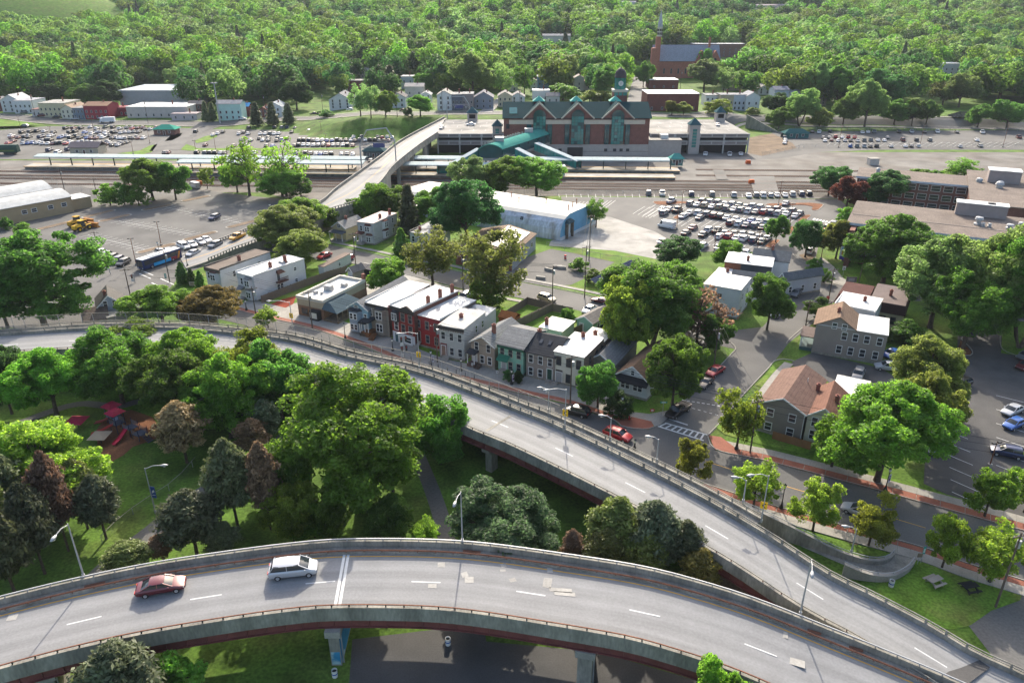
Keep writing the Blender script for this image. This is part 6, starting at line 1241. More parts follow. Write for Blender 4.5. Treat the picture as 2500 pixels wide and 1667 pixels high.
def stair(px0,py0,z0,px1,py1,z1,w_,nm):
 a,b=G(px0,py0,z0+2.9),G(px1,py1,z1+2.9);a.z,b.z=z0,z1;d=b-a;d.z=0;u=Vector((-d.y,d.x,0)).normalized()*w_/2;h=Vector((0,0,2.8))
 mb=MB();mb.add([a-u+h,a+u+h,b+u+h,b-u+h,a-u+h*1.08,a+u+h*1.08,b+u+h*1.08,b-u+h*1.08],[(3,2,1,0),(4,5,6,7),(0,1,5,4),(1,2,6,5),(2,3,7,6),(3,0,4,7)]);o=mb.build('stair_roof',m_seam,t,col=(0.45,0.5,0.5))
 for s in(-1,1):mb=MB();mb.add([a+u*s,b+u*s,b+u*s+h*.98,a+u*s+h*.98],[(0,1,2,3)]);mb.build('stair_glazing',m_teal,t)
 mb=MB();e=Vector((0,0,.35));mb.add([a-u-e,a+u-e,b+u-e,b-u-e,a-u,a+u,b+u,b-u],[(3,2,1,0),(4,5,6,7),(0,1,5,4),(1,2,6,5),(2,3,7,6),(3,0,4,7)]);mb.build('stair_flight',m_conc,t)
 k=max(3,int(d.length/1.6))
 for i in range(k+1):
  for s in(-1,1):m_=a.lerp(b,i/k)+u*s*1.02;mb=MB();mb.box(-.06,-.06,0,.06,.06,2.8);mb.build('stair_mullion',m_flat,t,m_,col=(0.02,0.06,0.06))
stair(1310,349,7,1413,393,2,3.2,'');stair(1262,362,7,1347,406,1.4,3.2,'');stair(1168,363,7,1094,405,1.4,3.2,'')
for(x,y)in((1080,411),(1366,415)):
 p=G(x,y+10,1.2);mb=MB();mb.box(-2,-1.6,0,2,1.6,3.2);o=mb.build('lift_lobby',m_teal,t,p);mb=MB();mb.box(-2.2,-1.8,3.203,2.2,1.8,3.4);mb.build('lobby_roof',m_flat,o,col=(0.5,0.52,0.52))
# platforms with canopies; the railway runs a little askew to the view
TD=Vector((1,-0.043,0)).normalized();TR=math.atan2(TD.y,TD.x)
def platform(label,pxy,xa,xb,ca,cb,w_,label2,gap=None):
 p=G(*pxy,1.2);X=lambda px:(px-pxy[0])/FPX*(p.y*CP+62*SP)
 t=thing('platform',label,'platform',(p.x,p.y,0),TR);mb=MB();mb.box(X(xa),-w_/2,.9,X(xb),w_/2,1.2);mb.build('platform_slab',m_conc_wht,t)
 for s in(-1,1):mb=MB();y=s*(w_/2-.35);mb.box(X(xa),y-.3,1.203,X(xb),y+.3,1.215);mb.build('edge_strip',m_yellow,t)
 mb=MB();mb.box(X(xa),-w_/2+.9,0,X(xb),w_/2-.9,.897);mb.build('platform_base',m_conc_old,t)
 for i in range(int((X(xb)-X(xa))/6)):mb=MB();mb.box(-.5,-.12,0,.5,0,.8);mb.build('platform_pier',m_conc,t,(X(xa)+3+i*6,-w_/2+.85,.05))
 c=thing('platform_canopy',label2,'canopy',(p.x,p.y,1.2),TR)
 for(c0,c1)in([(ca,cb)]if not gap else[(ca,gap[0]),(gap[1],cb)]):
  x=X(c0);k=0
  while x<X(c1)-.5:
   x2=min(x+9.2,X(c1));mb=MB();mb.loft([[(x,-w_*.5,4.1),(x,0,4.6),(x,w_*.5,4.1),(x,w_*.5,3.9),(x,0,4.3),(x,-w_*.5,3.7)],[(x2-.05,-w_*.5,4.1),(x2-.05,0,4.6),(x2-.05,w_*.5,4.1),(x2-.05,w_*.5,3.9),(x2-.05,0,4.3),(x2-.05,-w_*.5,3.7)]]);mb.build('canopy_roof',m_seam,c,col=(0.46,0.52,0.50))
   pm=MB();pm.box(-.18,-.18,.016,.18,.18,4.3);pm.bar((0,-w_*.45,3.95),(0,w_*.45,3.95),.12,.2);pm.build('canopy_post',m_flat,c,(x+4.6,0,0),col=(0.035,0.05,0.05));x=x2
platform('far railway platform with cream edge on the left of the road bridge',(450,406),59,870,90,900,7,'long pale green canopy over the far platform left of the road bridge')
platform('near railway platform with cream edge on the left of the road bridge',(650,419),410,885,440,895,7,'long pale green canopy over the near platform left of the road bridge')
platform('far railway platform in front of the station wall',(1500,412),1015,1656,1012,1630,7,'white topped canopy over the far platform in front of the station')
platform('near railway platform in front of the station',(1500,428),945,1645,985,1320,7,'white topped canopy over the near platform beside the road bridge')
# tracks
tie=MB();tie.box(-.12,-1.3,0,.12,1.3,.08)
for i,(py,xa,xb)in enumerate([(415,1700,2600),(429,1700,2600),(443,900,2600),(452,-300,2600),(458,700,2600),(465,-300,2600),(421,-200,430),(431,-200,900)]):
 xm=1700 if py>435 or xa==1700 else 250;p=G(xm,py,0.05);dp=p.y*CP+63*SP;xa_,xb_=(xa-xm)/FPX*dp,(xb-xm)/FPX*dp
 t=thing('railway_track',['track beside the gravel bank, farthest on the right','second track beside the gravel bank on the right','track passing close in front of the near platform','long track through the whole view','track next to the scrub strip','nearest track above the parking lots','short track behind the far left shed','track below the left platforms'][i],'railway track',(p.x,p.y,.05),TR)
 for s in(-.72,.72):mb=MB();mb.box(xa_,s-.05,.081,xb_,s+.05,.22);mb.build('rail',m_rust,t)
 mb=MB();x=xa_
 while x<xb_:mb.box(x-.13,-1.3,0,x+.13,1.3,.08);x+=.9
 tag(mb.build('ties',m_pole,t,fix=False),kind='stuff')
for(x,y,w_,h_)in((1740,414,26,6),(1830,430,60,10)):
 sheet('track_crossing',[(x,y),(x+w_,y),(x+w_+12,y+h_*4),(x+10,y+h_*4)],0.26,m_asph_old)
# parking garages
def garage(label,pxl,pxr,pyf,D,towers,hgt=9.0,storeys=3):
 a,b=G(pxl,pyf,hgt),G(pxr,pyf,hgt);w=b.x-a.x;t=thing('parking_garage',label,'parking garage',(a.x,a.y,0));mb=MB();mb.box(0,.6,hgt-.5,w,D,hgt);mb.build('deck',M('garage_deck',(0.26,0.25,0.23),0.88,0.15,0.2,0.15,fine=0.12,fscale=2,col2=(0.17,0.165,0.155),thr=(0.48,0.62)),t)
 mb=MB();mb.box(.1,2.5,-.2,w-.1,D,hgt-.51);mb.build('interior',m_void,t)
 bays=max(2,round(w/10.5))
 for z in(hgt-1.7,hgt-5.0):
  for i in range(bays):
   x=w*i/bays;mb=MB();mb.box(x+.25,.1,z,x+w/bays-.25,.55,z+1.75);s=mb.build('spandrel_panel',m_flat,t,col=(0.40,0.375,0.345))
   for j in range(2):mb=MB();x2=x+.6+j*(w/bays-.6)/2;mb.box(x2,.04,z+.35,x2+(w/bays)/2-.8,.097,z+1.4);mb.build('grille',m_flat,s,col=(0.19,0.165,0.155))
 for i in range(bays+1):x=w*i/bays;mb=MB();mb.box(x-.25,0,-.2,x+.25,.7,hgt+.05);mb.build('column',m_flat,t,col=(0.42,0.40,0.37))
 for z in(hgt-3.4,):mb=MB();mb.box(.05,.72,z,w-.05,2.4,z+.3);mb.build('floor_edge',m_conc,t)
 for j in range(3):
  for i in range(int(w/2.8)):mb=MB();mb.box(0,0,0,.12,4.6,.006);mb.build('bay_line',m_white,t,(2+i*2.8,8+j*12,hgt+.004))if(i+j)%2 else None
 for(px,py,tp,w_,gl)in towers:
  x=(px-pxl)/(pxr-pxl)*w;y=py;mb=MB();mb.box(-w_/2,-.4,-.2,w_/2,w_-.4,tp);o=mb.build('stair_tower',m_flat,t,(x,y,0),col=(0.38,0.34,0.31));mb=MB();e=w_/2+.5;mb.add([(-e,-.9,tp+.003),(e,-.9,tp+.003),(e,w_+.1,tp+.003),(-e,w_+.1,tp+.003),(0,w_/2-.4,tp+3.0)],[(0,1,4),(1,2,4),(2,3,4),(3,0,4),(3,2,1,0)]);mb.build('tower_roof',m_seam,o,col=(0.035,0.09,0.105))
  if gl:
   for k in range(6):mb=MB();mb.box(-w_*.2,-.5,3+k*1.4,w_*.2,-.403,4.2+k*1.4);mb.build('tower_pane',m_teal,o)
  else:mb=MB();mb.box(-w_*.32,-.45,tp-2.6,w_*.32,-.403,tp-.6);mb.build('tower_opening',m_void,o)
 return t,w
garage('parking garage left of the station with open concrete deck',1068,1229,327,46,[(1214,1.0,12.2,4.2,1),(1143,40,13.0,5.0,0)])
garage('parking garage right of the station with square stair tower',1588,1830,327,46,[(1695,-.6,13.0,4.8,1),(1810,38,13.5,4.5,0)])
mb=MB();a=G(1840,325);t=thing('retaining_wall','sloping concrete retaining wall beside the right garage','wall',a);mb.add([(0,16,-.3),(13,0,-.3),(13,0,.6),(0,16,7.5),(.4,16.3,-.3),(13.4,.3,-.3),(13.4,.3,.6),(.4,16.3,7.5)],[(0,1,2,3),(7,6,5,4),(0,4,5,1),(1,5,6,2),(2,6,7,3),(3,7,4,0)]);mb.build('wall',m_conc_old,t)
# road bridge over the tracks
zH=lambda x:interp([430,470,570,640,790,880,931,1069,1100],[0.15,.5,1.6,2.6,5.2,6.8,8.0,9.0,9.2],x)
Lp=[(436,624),(511,601),(580,575),(641,550),(775,500),(822,466),(878,427),(931,386),(987,343),(1087,289)];Rp=[(455,655),(511,637),(570,612),(641,586),(796,520),(882,488),(931,444),(963,406),(1024,357),(1069,327)]
PL=crom([G(x,y,zH(x))for x,y in Lp],3.0);PRr=crom([G(x,y,zH(x))for x,y in Rp],3.0)
t=thing('road_bridge','curving concrete road bridge climbing over the railway to the station','bridge',(0,0,0));NN=60
rs1=lambda P,k:P[min(len(P)-1,int(k*(len(P)-1)/NN))].lerp(P[min(len(P)-1,int(k*(len(P)-1)/NN)+1)],(k*(len(P)-1)/NN)%1)
QL=[rs1(PL,k)for k in range(NN+1)];QR=[rs1(PRr,k)for k in range(NN+1)]
# match each right-edge point to the closest left-edge one so the deck runs square across
me=bpy.data.meshes.new('deck');vs=[];
for a,b in zip(QL,QR):b.z=a.z=(a.z+b.z)/2;vs+=[tuple(a.lerp(b,j/8))for j in range(9)]
m_deckH=m_deckB
me.from_pydata(vs,[],[(i*9+j,i*9+j+1,i*9+9+j+1,i*9+9+j)for i in range(NN)for j in range(8)]);u=me.uv_layers.new(name='UVMap');me.materials.append(m_deckH)
for l in me.loops:u.data[l.index].uv=(l.vertex_index//9*.35,(l.vertex_index%9)/8)
if sum(p.normal.z for p in me.polygons)<0:me.flip_normals()
inst('deck',me,t)
mb=MB();mb.v=[tuple(q)for a,b in zip(QL,QR)for q in(a-Vector((0,0,.05)),b-Vector((0,0,.05)),b-Vector((0,0,1.5)),a-Vector((0,0,1.5)))];mb.f=[(i*4+k,i*4+(k+1)%4,i*4+4+(k+1)%4,i*4+4+k)for i in range(NN)for k in range(4)];mb.m=[0]*len(mb.f);mb.build('slab',m_conc_old,t)
NL,NR=normals(QL),normals(QR)
for P_,N_,s in((QL,NL,1),(QR,NR,-1)):
 mb=MB();o0,o1=sorted((s*.02,s*.35));sweep(mb,P_[2:],rect(o0,o1,-1.6,.35),ns=N_[2:]);mb.build('parapet_base',m_conc_old,t)
 mb=MB();sweep(mb,P_[2:],rect(o0,o1,.95,1.1),ns=N_[2:]);mb.build('parapet_rail',m_conc,t)
 mb=MB();o2,o3=sorted((s*-.02,s*-1.3));sweep(mb,P_,rect(o2,o3,-.02,.14),ns=N_);mb.build('walkway',m_conc,t)
 bm_=MB();bm_.box(-.12,-.13,.35,.12,.13,.95);me=bm_.mesh('baluster',m_conc);acc=0
 for i in range(2,NN):
  d=P_[i+1]-P_[i];k=max(1,int(d.length/.85))
  for j in range(k):inst('baluster',me,t,P_[i].lerp(P_[i+1],j/k)+N_[i]*s*.18,math.atan2(d.y,d.x))
mb=MB();C_=[a.lerp(b,.5)for a,b in zip(QL,QR)];sweep(mb,C_,rect(-.25,-.12,.012,.016));sweep(mb,C_,rect(.12,.25,.012,.016));tag(mb.build('centre_line',m_yellow,t),kind='stuff')
for k in(38,45,52):
 a,b=QL[k],QR[k];c=a.lerp(b,.5);d=b-a;mb=MB();mb.box(-d.length/2+.6,-.7,-.2,d.length/2-.6,.7,c.z-1.52);mb.build('pier',m_conc_old,t,(c.x,c.y,0),math.atan2(d.y,d.x))
for P_,N_,s in((QL,NL,1),(QR,NR,-1)):
 mb=MB();vs=[];K=34
 for i in range(2,K):p=P_[i]+N_[i]*s*.3;vs+=[(p.x,p.y,-.2),(p.x,p.y,p.z-1.0)]
 mb.add(vs,[(2*i,2*i+2,2*i+3,2*i+1)for i in range(K-3)]);mb.build('ramp_wall',m_conc_old,t)
def gantry(label,pA,pB,ztop,zbase,hh):
 t=thing('lattice_gantry',label,'gantry',(0,0,0));A,B=pA,pB;Z=Vector((0,0,1));mid=.22
 for off in(-.5,.5):
  o=Vector((0,off,0));p=[A+o,A+o+Z*hh,A.lerp(B,mid)+o+Z*ztop,A.lerp(B,1-mid)+o+Z*ztop,B+o+Z*hh,B+o]
  mb=MB();mb.tube(p,.16,4);mb.build('frame',m_metal,t)
 mb=MB();p=[A+Z*hh,B+Z*hh]
 for z in(hh,hh-1.4):mb.tube([A+Z*z,B+Z*z],.1,4)
 for i in range(8):mb.tube([A.lerp(B,i/8)+Z*(hh-1.4 if i%2 else hh),A.lerp(B,(i+1)/8)+Z*(hh if i%2 else hh-1.4)],.07,4)
 tag(mb.build('truss',m_metal,t),kind='stuff');mb=MB();c=A.lerp(B,.55);mb.box(c.x-2.2,c.y-.7,c.z+hh-1.8,c.x+2.2,c.y-.55,c.z+hh-.2);mb.build('sign_panel',m_flat,t,col=(0.05,0.06,0.16))
a,b=G(884,421,4),G(961,425,5);a.z,b.z=5.5,7;b.y=a.y;gantry('lattice steel gantry arching over the road bridge above the tracks',a,b,14,0,9.0)
a,b=G(1092,290,9),G(1148,285,9);b.y=a.y;gantry('lattice steel gantry at the head of the road bridge in front of the far houses',a,b,11,0,7.0)
# small lot buildings
def hut(label,px,w,d,h,col,rcol,hip=True,mat=None,name='kiosk',cat='kiosk',rz=0,z0=0.0):
 p=G(*px,z0);t=thing(name,label,cat,p,rz);mb=MB();mb.box(-w/2,0,-.2,w/2,d,h);mb.build('wall',mat or m_brick,t,col=col);mb=MB();e=.9
 if hip:k=min(w,d)/2;mb.loft([[(-w/2-e,-e,h-.1),(w/2+e,-e,h-.1),(w/2+e,d+e,h-.1),(-w/2-e,d+e,h-.1)],[(-w/2+k,k,h+2),(w/2-k,k,h+2),(w/2-k,d-k+.01,h+2),(-w/2+k,d-k+.01,h+2)]]);mb.build('roof',m_seam,t,col=rcol)
 else:gable_roof(t,w,d,h,1.8,rcol,'x',.6,x0=-w/2)
 win(t,-w*.25,-.002,1,1.2,1.2);win(t,w*.25,-.002,1,1.2,1.2);door(t,0,-.003,0,1,2.1);return t
hut('small brick toll booth with green hipped roof in the left lot',(402,330),11,7,3,(0.2,0.1,0.08),(0.05,0.28,0.2));hut('small grey roofed building at the railway edge of the left lot',(207,378),13,8,3.4,(0.4,0.36,0.28),(0.13,0.11,0.12),False,m_flat,'lodge','building')
hut('little green roofed shelter at the end of the station platforms',(1652,404),5,3,2.8,(0.1,0.2,0.18),(0.08,0.28,0.24),True,m_flat,'shelter','shelter',z0=1.0);hut('green hipped shelter roof beside the road bridge ramp',(912,387),9,6,3.2,(0.1,0.12,0.12),(0.03,0.07,0.075),True,m_flat,'shelter','shelter')
hut('dark green fenced bin enclosure in the right lot',(1945,338),12,5,2.5,(0.03,0.12,0.12),(0.03,0.1,0.1),True,m_flat,'bin_enclosure','enclosure')
# ---------------------------------------------------------------- houses on and behind the upper street
def far(label,pxl,pxr,pyb,pyt,col,roof='gable',rcol=(0.2,0.2,0.2),D=11,mat=None,rows=2,cols=2,rz=0.0,cat='house',name='house',base=None,rh=None,chim=True,wcol=(0.45,0.45,0.44)):
 p=GT((pxl+pxr)/2,pyb);dep=p.y*CP+(CAM_H-p.z)*SP;w=(pxr-pxl)/FPX*dep;h=HT((pxl+pxr)/2,pyt,p.y)-p.z;rh=(rh if rh is not None else w*.28)if roof=='gable' else 1.6;e=h-rh if roof=='gable' else h
 e=max(2.4,e);t=thing(name,label,cat,(p.x,p.y,p.z),rz);mat=mat or m_flat
 mb=MB();mb.box(-w/2,0,-3,w/2,D,e)
 if roof=='gable':mb.add([(-w/2,0,e),(w/2,0,e),(0,0,e+rh),(-w/2,D,e),(w/2,D,e),(0,D,e+rh)],[(0,1,2),(5,4,3)])
 if roof=='side':mb.add([(-w/2,0,e),(-w/2,D,e),(-w/2,D/2,e+rh),(w/2,0,e),(w/2,D,e),(w/2,D/2,e+rh)],[(0,2,1),(3,4,5)])
 mb.build('wall',mat,t,col=col)
 if roof=='flat':mb=MB();mb.box(-w/2-.15,-.2,e+.003,w/2+.15,D+.15,e+.3);mb.build('roof',m_roofw if rcol[0]>.5 else m_roofg,t,col=rcol)
 else:gable_roof(t,w,D,e,rh,rcol,'y' if roof=='gable' else 'x',.4,x0=-w/2)
 for j in range(rows):
  for i in range(cols):win(t,-w/2+w*(i+.5)/cols,-.002,.9+j*min(2.9,(e-.6)/max(1,rows)),min(.95,w/cols*.5),1.4,'F',wcol)
 if chim:chimney(t,w*.15,D*.5,e+rh*.5,1.8)
 return t
W8=(0.56,0.57,0.58);CRM=(0.50,0.45,0.30)
far('white gabled house at the far left end of the upper street',8,55,275,232,W8,'gable',(0.5,0.5,0.48),14,rows=3,cols=3);far('white flat roofed row house beside the white gabled one',38,82,278,247,W8,'flat',(0.3,0.3,0.32),16,rows=2,cols=4)
far('dark red house at the left photo edge on the upper street',-30,9,272,240,(0.14,0.04,0.04),'gable',GREYR);far('low white and brown house between the white and cream houses',80,102,285,268,(0.45,0.43,0.42),'flat',(0.2,0.1,0.09),rows=1)
far('long cream two storey house with flat roof',100,165,286,253,CRM,'flat',(0.3,0.29,0.26),18,rows=2,cols=6);far('cream gabled house with white ground floor',153,186,291,257,(0.54,0.52,0.42),'gable',(0.3,0.22,0.16),16,cols=3)
far('slate blue narrow house beside the red house',182,209,292,265,(0.13,0.17,0.22),'flat',(0.2,0.2,0.2),14,cols=3);far('red gabled shop house with brown roof',210,268,292,259,(0.24,0.02,0.035),'side',(0.24,0.14,0.09),14,rows=2,cols=5);far('long low red wing behind the red gabled house',262,314,284,264,(0.22,0.02,0.035),'flat',(0.2,0.03,0.04),10,rows=1,cols=5)
far('low strip of shops with white flat roofs',312,460,288,262,(0.42,0.38,0.36),'flat',(0.6,0.6,0.6),22,rows=1,cols=8,cat='shop',name='shop_row');far('small pink grey shop with dark doorway on the upper street',420,482,294,279,(0.42,0.37,0.38),'flat',(0.3,0.25,0.25),8,rows=1,cols=3,cat='shop',name='shop')
far('large grey metal warehouse behind the shops',296,470,262,222,(0.24,0.26,0.28),'flat',(0.36,0.40,0.43),40,rows=0,cols=0,cat='warehouse',name='warehouse',chim=False);far('dark brick house behind the small shop',462,496,280,255,(0.11,0.05,0.045),'side',(0.11,0.1,0.1),9)
far('mint green gabled house with dark shutters',534,592,294,254,(0.38,0.56,0.52),'side',(0.24,0.24,0.25),9,rows=2,cols=4);far('blue roofed dark red shed beside the mint house',592,610,286,260,(0.12,0.03,0.03),'side',(0.05,0.25,0.5),7,rows=1,cols=1);far('white gabled house hidden behind the spruces',652,690,286,250,W8,'gable',(0.32,0.34,0.35),12);far('small brick house left of the hidden white house',634,654,288,262,(0.2,0.07,0.05),'gable',(0.2,0.1,0.08),9)
far('white house with three tiers of porches on the upper street',805,858,268,228,(0.5,0.5,0.5),'gable',(0.2,0.2,0.21),18,rows=3,cols=3);far('red brick flat house with white end above the bank',850,914,225,198,(0.16,0.05,0.045),'flat',(0.16,0.15,0.15),12,rows=2,cols=5);far('white flat house behind the willowy trees',826,860,226,218,W8,'gable',(0.3,0.3,0.32),9,rows=1)
far('white narrow gabled house behind the round bank tree',958,990,264,228,(0.5,0.51,0.53),'gable',(0.13,0.12,0.12),12);far('grey gabled house with light roof above the bank',990,1035,246,212,(0.4,0.37,0.34),'side',(0.36,0.33,0.3),10);far('white gabled house right of the grey gabled one',1028,1052,252,225,W8,'gable',(0.4,0.4,0.4),10);far('pale flat roofed house high above the bank',980,1010,216,188,(0.44,0.45,0.48),'flat',(0.3,0.3,0.3),12)
far('white gabled house at the bridge head',1068,1104,270,222,(0.6,0.6,0.6),'gable',(0.32,0.31,0.27),14,rows=3);far('dark blue grey row house behind the gantry',1103,1130,270,232,(0.10,0.11,0.14),'flat',(0.2,0.2,0.2),12,cols=3);far('mauve row house behind the gantry',1129,1156,270,231,(0.21,0.18,0.18),'flat',(0.2,0.2,0.2),12,cols=3);far('slate blue gabled house with red door',1158,1204,267,225,(0.17,0.195,0.235),'gable',(0.22,0.21,0.22),14,cols=3)
far('cream gabled house beside the back lane',1216,1250,262,225,(0.45,0.40,0.29),'gable',(0.3,0.28,0.25),12,cols=3);far('white gabled house left of the station roof',1247,1281,256,227,(0.56,0.57,0.6),'gable',(0.3,0.28,0.27),11,cols=2);far('white flat garage house behind the station roof',1300,1342,246,222,(0.56,0.55,0.53),'flat',(0.62,0.62,0.6),10,rows=1);far('low grey house with dormers just behind the station ridge',1334,1366,252,235,(0.42,0.41,0.4),'side',(0.13,0.13,0.14),8,rows=1)
far('bright blue flat roofed house behind the station',1312,1346,222,188,(0.15,0.26,0.37),'flat',(0.5,0.5,0.5),12,cols=3);far('white gabled house left of the bright blue one',1296,1312,222,194,W8,'gable',(0.3,0.28,0.26),9,cols=1);far('cream gabled house with blue porch above the garage',1230,1264,224,190,(0.45,0.43,0.38),'gable',(0.36,0.33,0.3),11);far('dark red gabled house above the garage',1212,1238,214,187,(0.19,0.04,0.045),'gable',(0.4,0.36,0.33),11)
far('grey hipped house right of the blue house',1347,1380,202,180,(0.2,0.16,0.15),'side',(0.2,0.2,0.22),9);far('tall cream gabled house left of the clock tower',1402,1425,222,184,(0.52,0.48,0.42),'gable',(0.4,0.36,0.32),10,cols=1);far('white gabled house above the cream one',1412,1440,200,168,W8,'gable',(0.25,0.22,0.21),10);far('small house with red porch left of the clock tower',1424,1450,220,192,(0.45,0.42,0.38),'gable',(0.42,0.3,0.24),10,cols=1)
far('red brick flat office on the hill street',1585,1655,218,196,(0.145,0.05,0.04),'flat',(0.6,0.6,0.6),16,mat=m_brick,rows=1,cols=3,cat='office',name='office',chim=False);far('wide red brick two storey building behind the right garage',1578,1704,272,230,(0.145,0.052,0.042),'flat',(0.6,0.6,0.58),20,mat=m_brick,rows=1,cols=5,cat='office',name='office',chim=False)
far('white row house right of the brick building',1721,1754,262,234,(0.56,0.56,0.55),'flat',(0.15,0.16,0.17),11,cols=3);far('tan row house on the upper street',1756,1788,270,233,(0.36,0.30,0.22),'flat',(0.14,0.15,0.17),11,cols=3);far('pale blue row house beside the tan one',1788,1818,271,233,(0.46,0.49,0.54),'flat',(0.14,0.15,0.17),11,cols=3);far('white steep gabled house right of the row houses',1818,1852,272,226,(0.56,0.57,0.58),'gable',(0.3,0.3,0.31),12,rows=2,cols=2)
far('tan grey house with salmon roof above the row houses',1770,1804,222,192,(0.3,0.28,0.24),'side',(0.42,0.3,0.24),10,rows=2);far('blue grey gabled house among the right hand trees',1886,1920,268,220,(0.32,0.35,0.4),'side',(0.13,0.14,0.18),11);far('white house with pale roof among the right hand trees',1925,1985,262,228,(0.52,0.53,0.55),'side',(0.5,0.52,0.54),11);far('brown gabled house among the right hand trees',1986,2016,258,232,(0.26,0.22,0.18),'gable',(0.2,0.16,0.13),10)
far('white block of flats with flat white roof on the wooded slope',2272,2340,192,156,(0.46,0.46,0.49),'flat',(0.75,0.75,0.74),38,rows=3,cols=5,cat='apartment block',name='apartment_block',chim=False);far('pale blue gabled house high among the trees right of the church',1860,1886,192,158,(0.4,0.42,0.46),'side',(0.2,0.21,0.25),10)
far('long brick and white apartment block behind the church',1690,1815,140,108,(0.17,0.085,0.07),'flat',(0.5,0.5,0.49),14,rows=3,cols=9,cat='apartment block',name='apartment_block',chim=False);far('large white house on the wooded hill',1325,1392,118,88,(0.5,0.48,0.42),'side',(0.16,0.17,0.19),14,rows=2,cols=5);far('white gabled house half hidden on the hill',1255,1280,118,98,W8,'gable',(0.28,0.28,0.3),10);far('pink brick flat house left of the hill street',1444,1500,172,155,(0.3,0.16,0.13),'flat',(0.6,0.6,0.58),12,rows=1,cols=3)
far('white house on the far ridge above the spire',1492,1552,24,6,(0.5,0.5,0.52),'side',(0.3,0.3,0.33),14,rows=1,cols=4);far('long pinkish apartment row on the far ridge',1812,1935,30,14,(0.4,0.33,0.32),'side',(0.33,0.26,0.26),14,rows=1,cols=9,cat='apartment block',name='apartment_block');far('second pinkish apartment row on the far ridge',1945,2030,20,4,(0.4,0.34,0.33),'side',(0.33,0.27,0.27),14,rows=1,cols=7,cat='apartment block',name='apartment_block')
far('white gable peeping from the left woods',254,272,206,182,W8,'gable',(0.3,0.3,0.3),9);far('grey roofed house in the left woods',8,40,160,140,(0.3,0.3,0.31),'side',(0.25,0.25,0.27),9);far('white gable in the dark trees behind the bank',1050,1080,150,120,(0.45,0.45,0.47),'gable',(0.3,0.31,0.33),10);far('small red barn in the dark trees behind the bank',1034,1056,186,168,(0.17,0.03,0.03),'gable',(0.28,0.26,0.25),9)
for i,(a,b,c,e,cl,rf)in enumerate(((1110,1140,172,150,W8,'side'),(1170,1196,140,120,(0.4,0.38,0.35),'gable'),(880,905,192,172,(0.3,0.27,0.25),'side'),(1300,1326,150,128,W8,'gable'),(1480,1510,132,112,(0.45,0.4,0.33),'side'),(1850,1880,232,208,W8,'gable'),(2080,2112,250,224,(0.4,0.42,0.44),'side'),(2190,2225,225,200,(0.45,0.4,0.36),'side'),(2120,2150,140,120,W8,'gable'),(1640,1670,92,74,W8,'side'),(560,590,170,150,(0.45,0.45,0.46),'gable'))):
 far('%s roofed house half hidden in the wood, %s from the left'%('pale' if rf=='side' else 'grey gable',['third','fourth','second','fifth','sixth','eighth','ninth','eleventh','tenth','seventh','first'][i]),a,b,c,e,cl,rf,(0.3,0.29,0.28),10)
# church
p=GT(1598,188);dep=p.y*CP+52*SP;k=dep/FPX;t=thing('church','red brick church with tall tower and grey spire','church',(p.x,p.y,p.z));zz=lambda py:HT(1600,py,p.y)-p.z;xx=lambda px:(px-1598)*k;CB=(0.32,0.115,0.075);tw=11*k
mb=MB();mb.box(xx(1596)-tw/2-1,0,-3,xx(1596)+tw/2+2,tw+2,zz(118));mb.box(xx(1602)-tw/2,.8,zz(118),xx(1602)+tw/2,tw+.8,zz(90));tag(mb.build('tower',m_brick,t,col=CB),kind='stuff')
cx,cy=xx(1604),tw/2+.8;r=tw*.52;zb,zt_=zz(90),zz(69);mb=MB();mb.lathe([(r*1.05,zb),(r*1.05,zb+1),(r,zb+1),(r,zt_),(r*1.12,zt_),(r*1.12,zt_+.8)],8,(cx,cy,0));mb.build('belfry',m_flat,t,col=(0.52,0.47,0.38))
for a in range(8):
 for j in range(2):
  q=math.pi/8+a*math.pi/4;
  for s in(-.28,.28):mb=MB();x=cx+math.cos(q)*r*.95-math.sin(q)*s*r;y=cy+math.sin(q)*r*.95+math.cos(q)*s*r;mb.box(-.25*r*.6,-.06,0,.25*r*.6,.06,(zt_-zb)*.28);mb.build('belfry_opening',m_void,t,(x,y,zb+1.3+j*(zt_-zb)*.4),q+math.pi/2)
mb=MB();mb.lathe([(r*1.05,zt_+.8),(r*.98,zt_+3),(r*.9,lerp(zt_,zz(28),.35)),(r*.6,lerp(zt_,zz(28),.68)),(r*.2,lerp(zt_,zz(28),.93)),(.02,zz(26))],8,(cx,cy,0));mb.build('spire',m_shingle,t,col=(0.36,0.37,0.41))
x0,x1=xx(1597),xx(1758);mb=MB();mb.box(x0,6,-3,x1,24,zz(150));mb.build('nave_wall',m_brick,t,col=CB);e=zz(150);rr_=zz(113)-e;mb=MB()
for s in(0,1):
 y0,y1=(5.2,15)if s==0 else(24.8,15);q=[(x0-.5,y0,e-.5),(x1+.5,y0,e-.5),(x1+.5,y1,e+rr_),(x0-.5,y1,e+rr_)];mb.add(q+[(x,y,z+.3)for x,y,z in q],[(0,1,2,3),(7,6,5,4),(0,4,5,1),(1,5,6,2),(2,6,7,3),(3,7,4,0)])
mb.build('roof',m_shingle,t,col=(0.22,0.24,0.28))
for px in(1712,1745):
 g=xx(px);mb=MB();q=[(g-6,4,e-2),(g+6,4,e-2),(g,4,e+rr_*.7)];mb.add(q+[(x,14,z)for x,y,z in q]+[(g-6,4,-3),(g+6,4,-3)],[(0,1,2),(5,4,3),(1,4,5,2),(2,5,3,0),(6,7,1,0)]);mb.build('transept',m_brick,t,col=CB);mb=MB();mb.lathe([(1.1,0),(1.1,.1),(.01,.12)],12);o=mb.build('rose_window',m_glass,t,(g,3.95,e+1));o.rotation_euler=(math.pi/2,0,0)
chimney(t,xx(1733),12,e+rr_-1,7,CB,1.6)
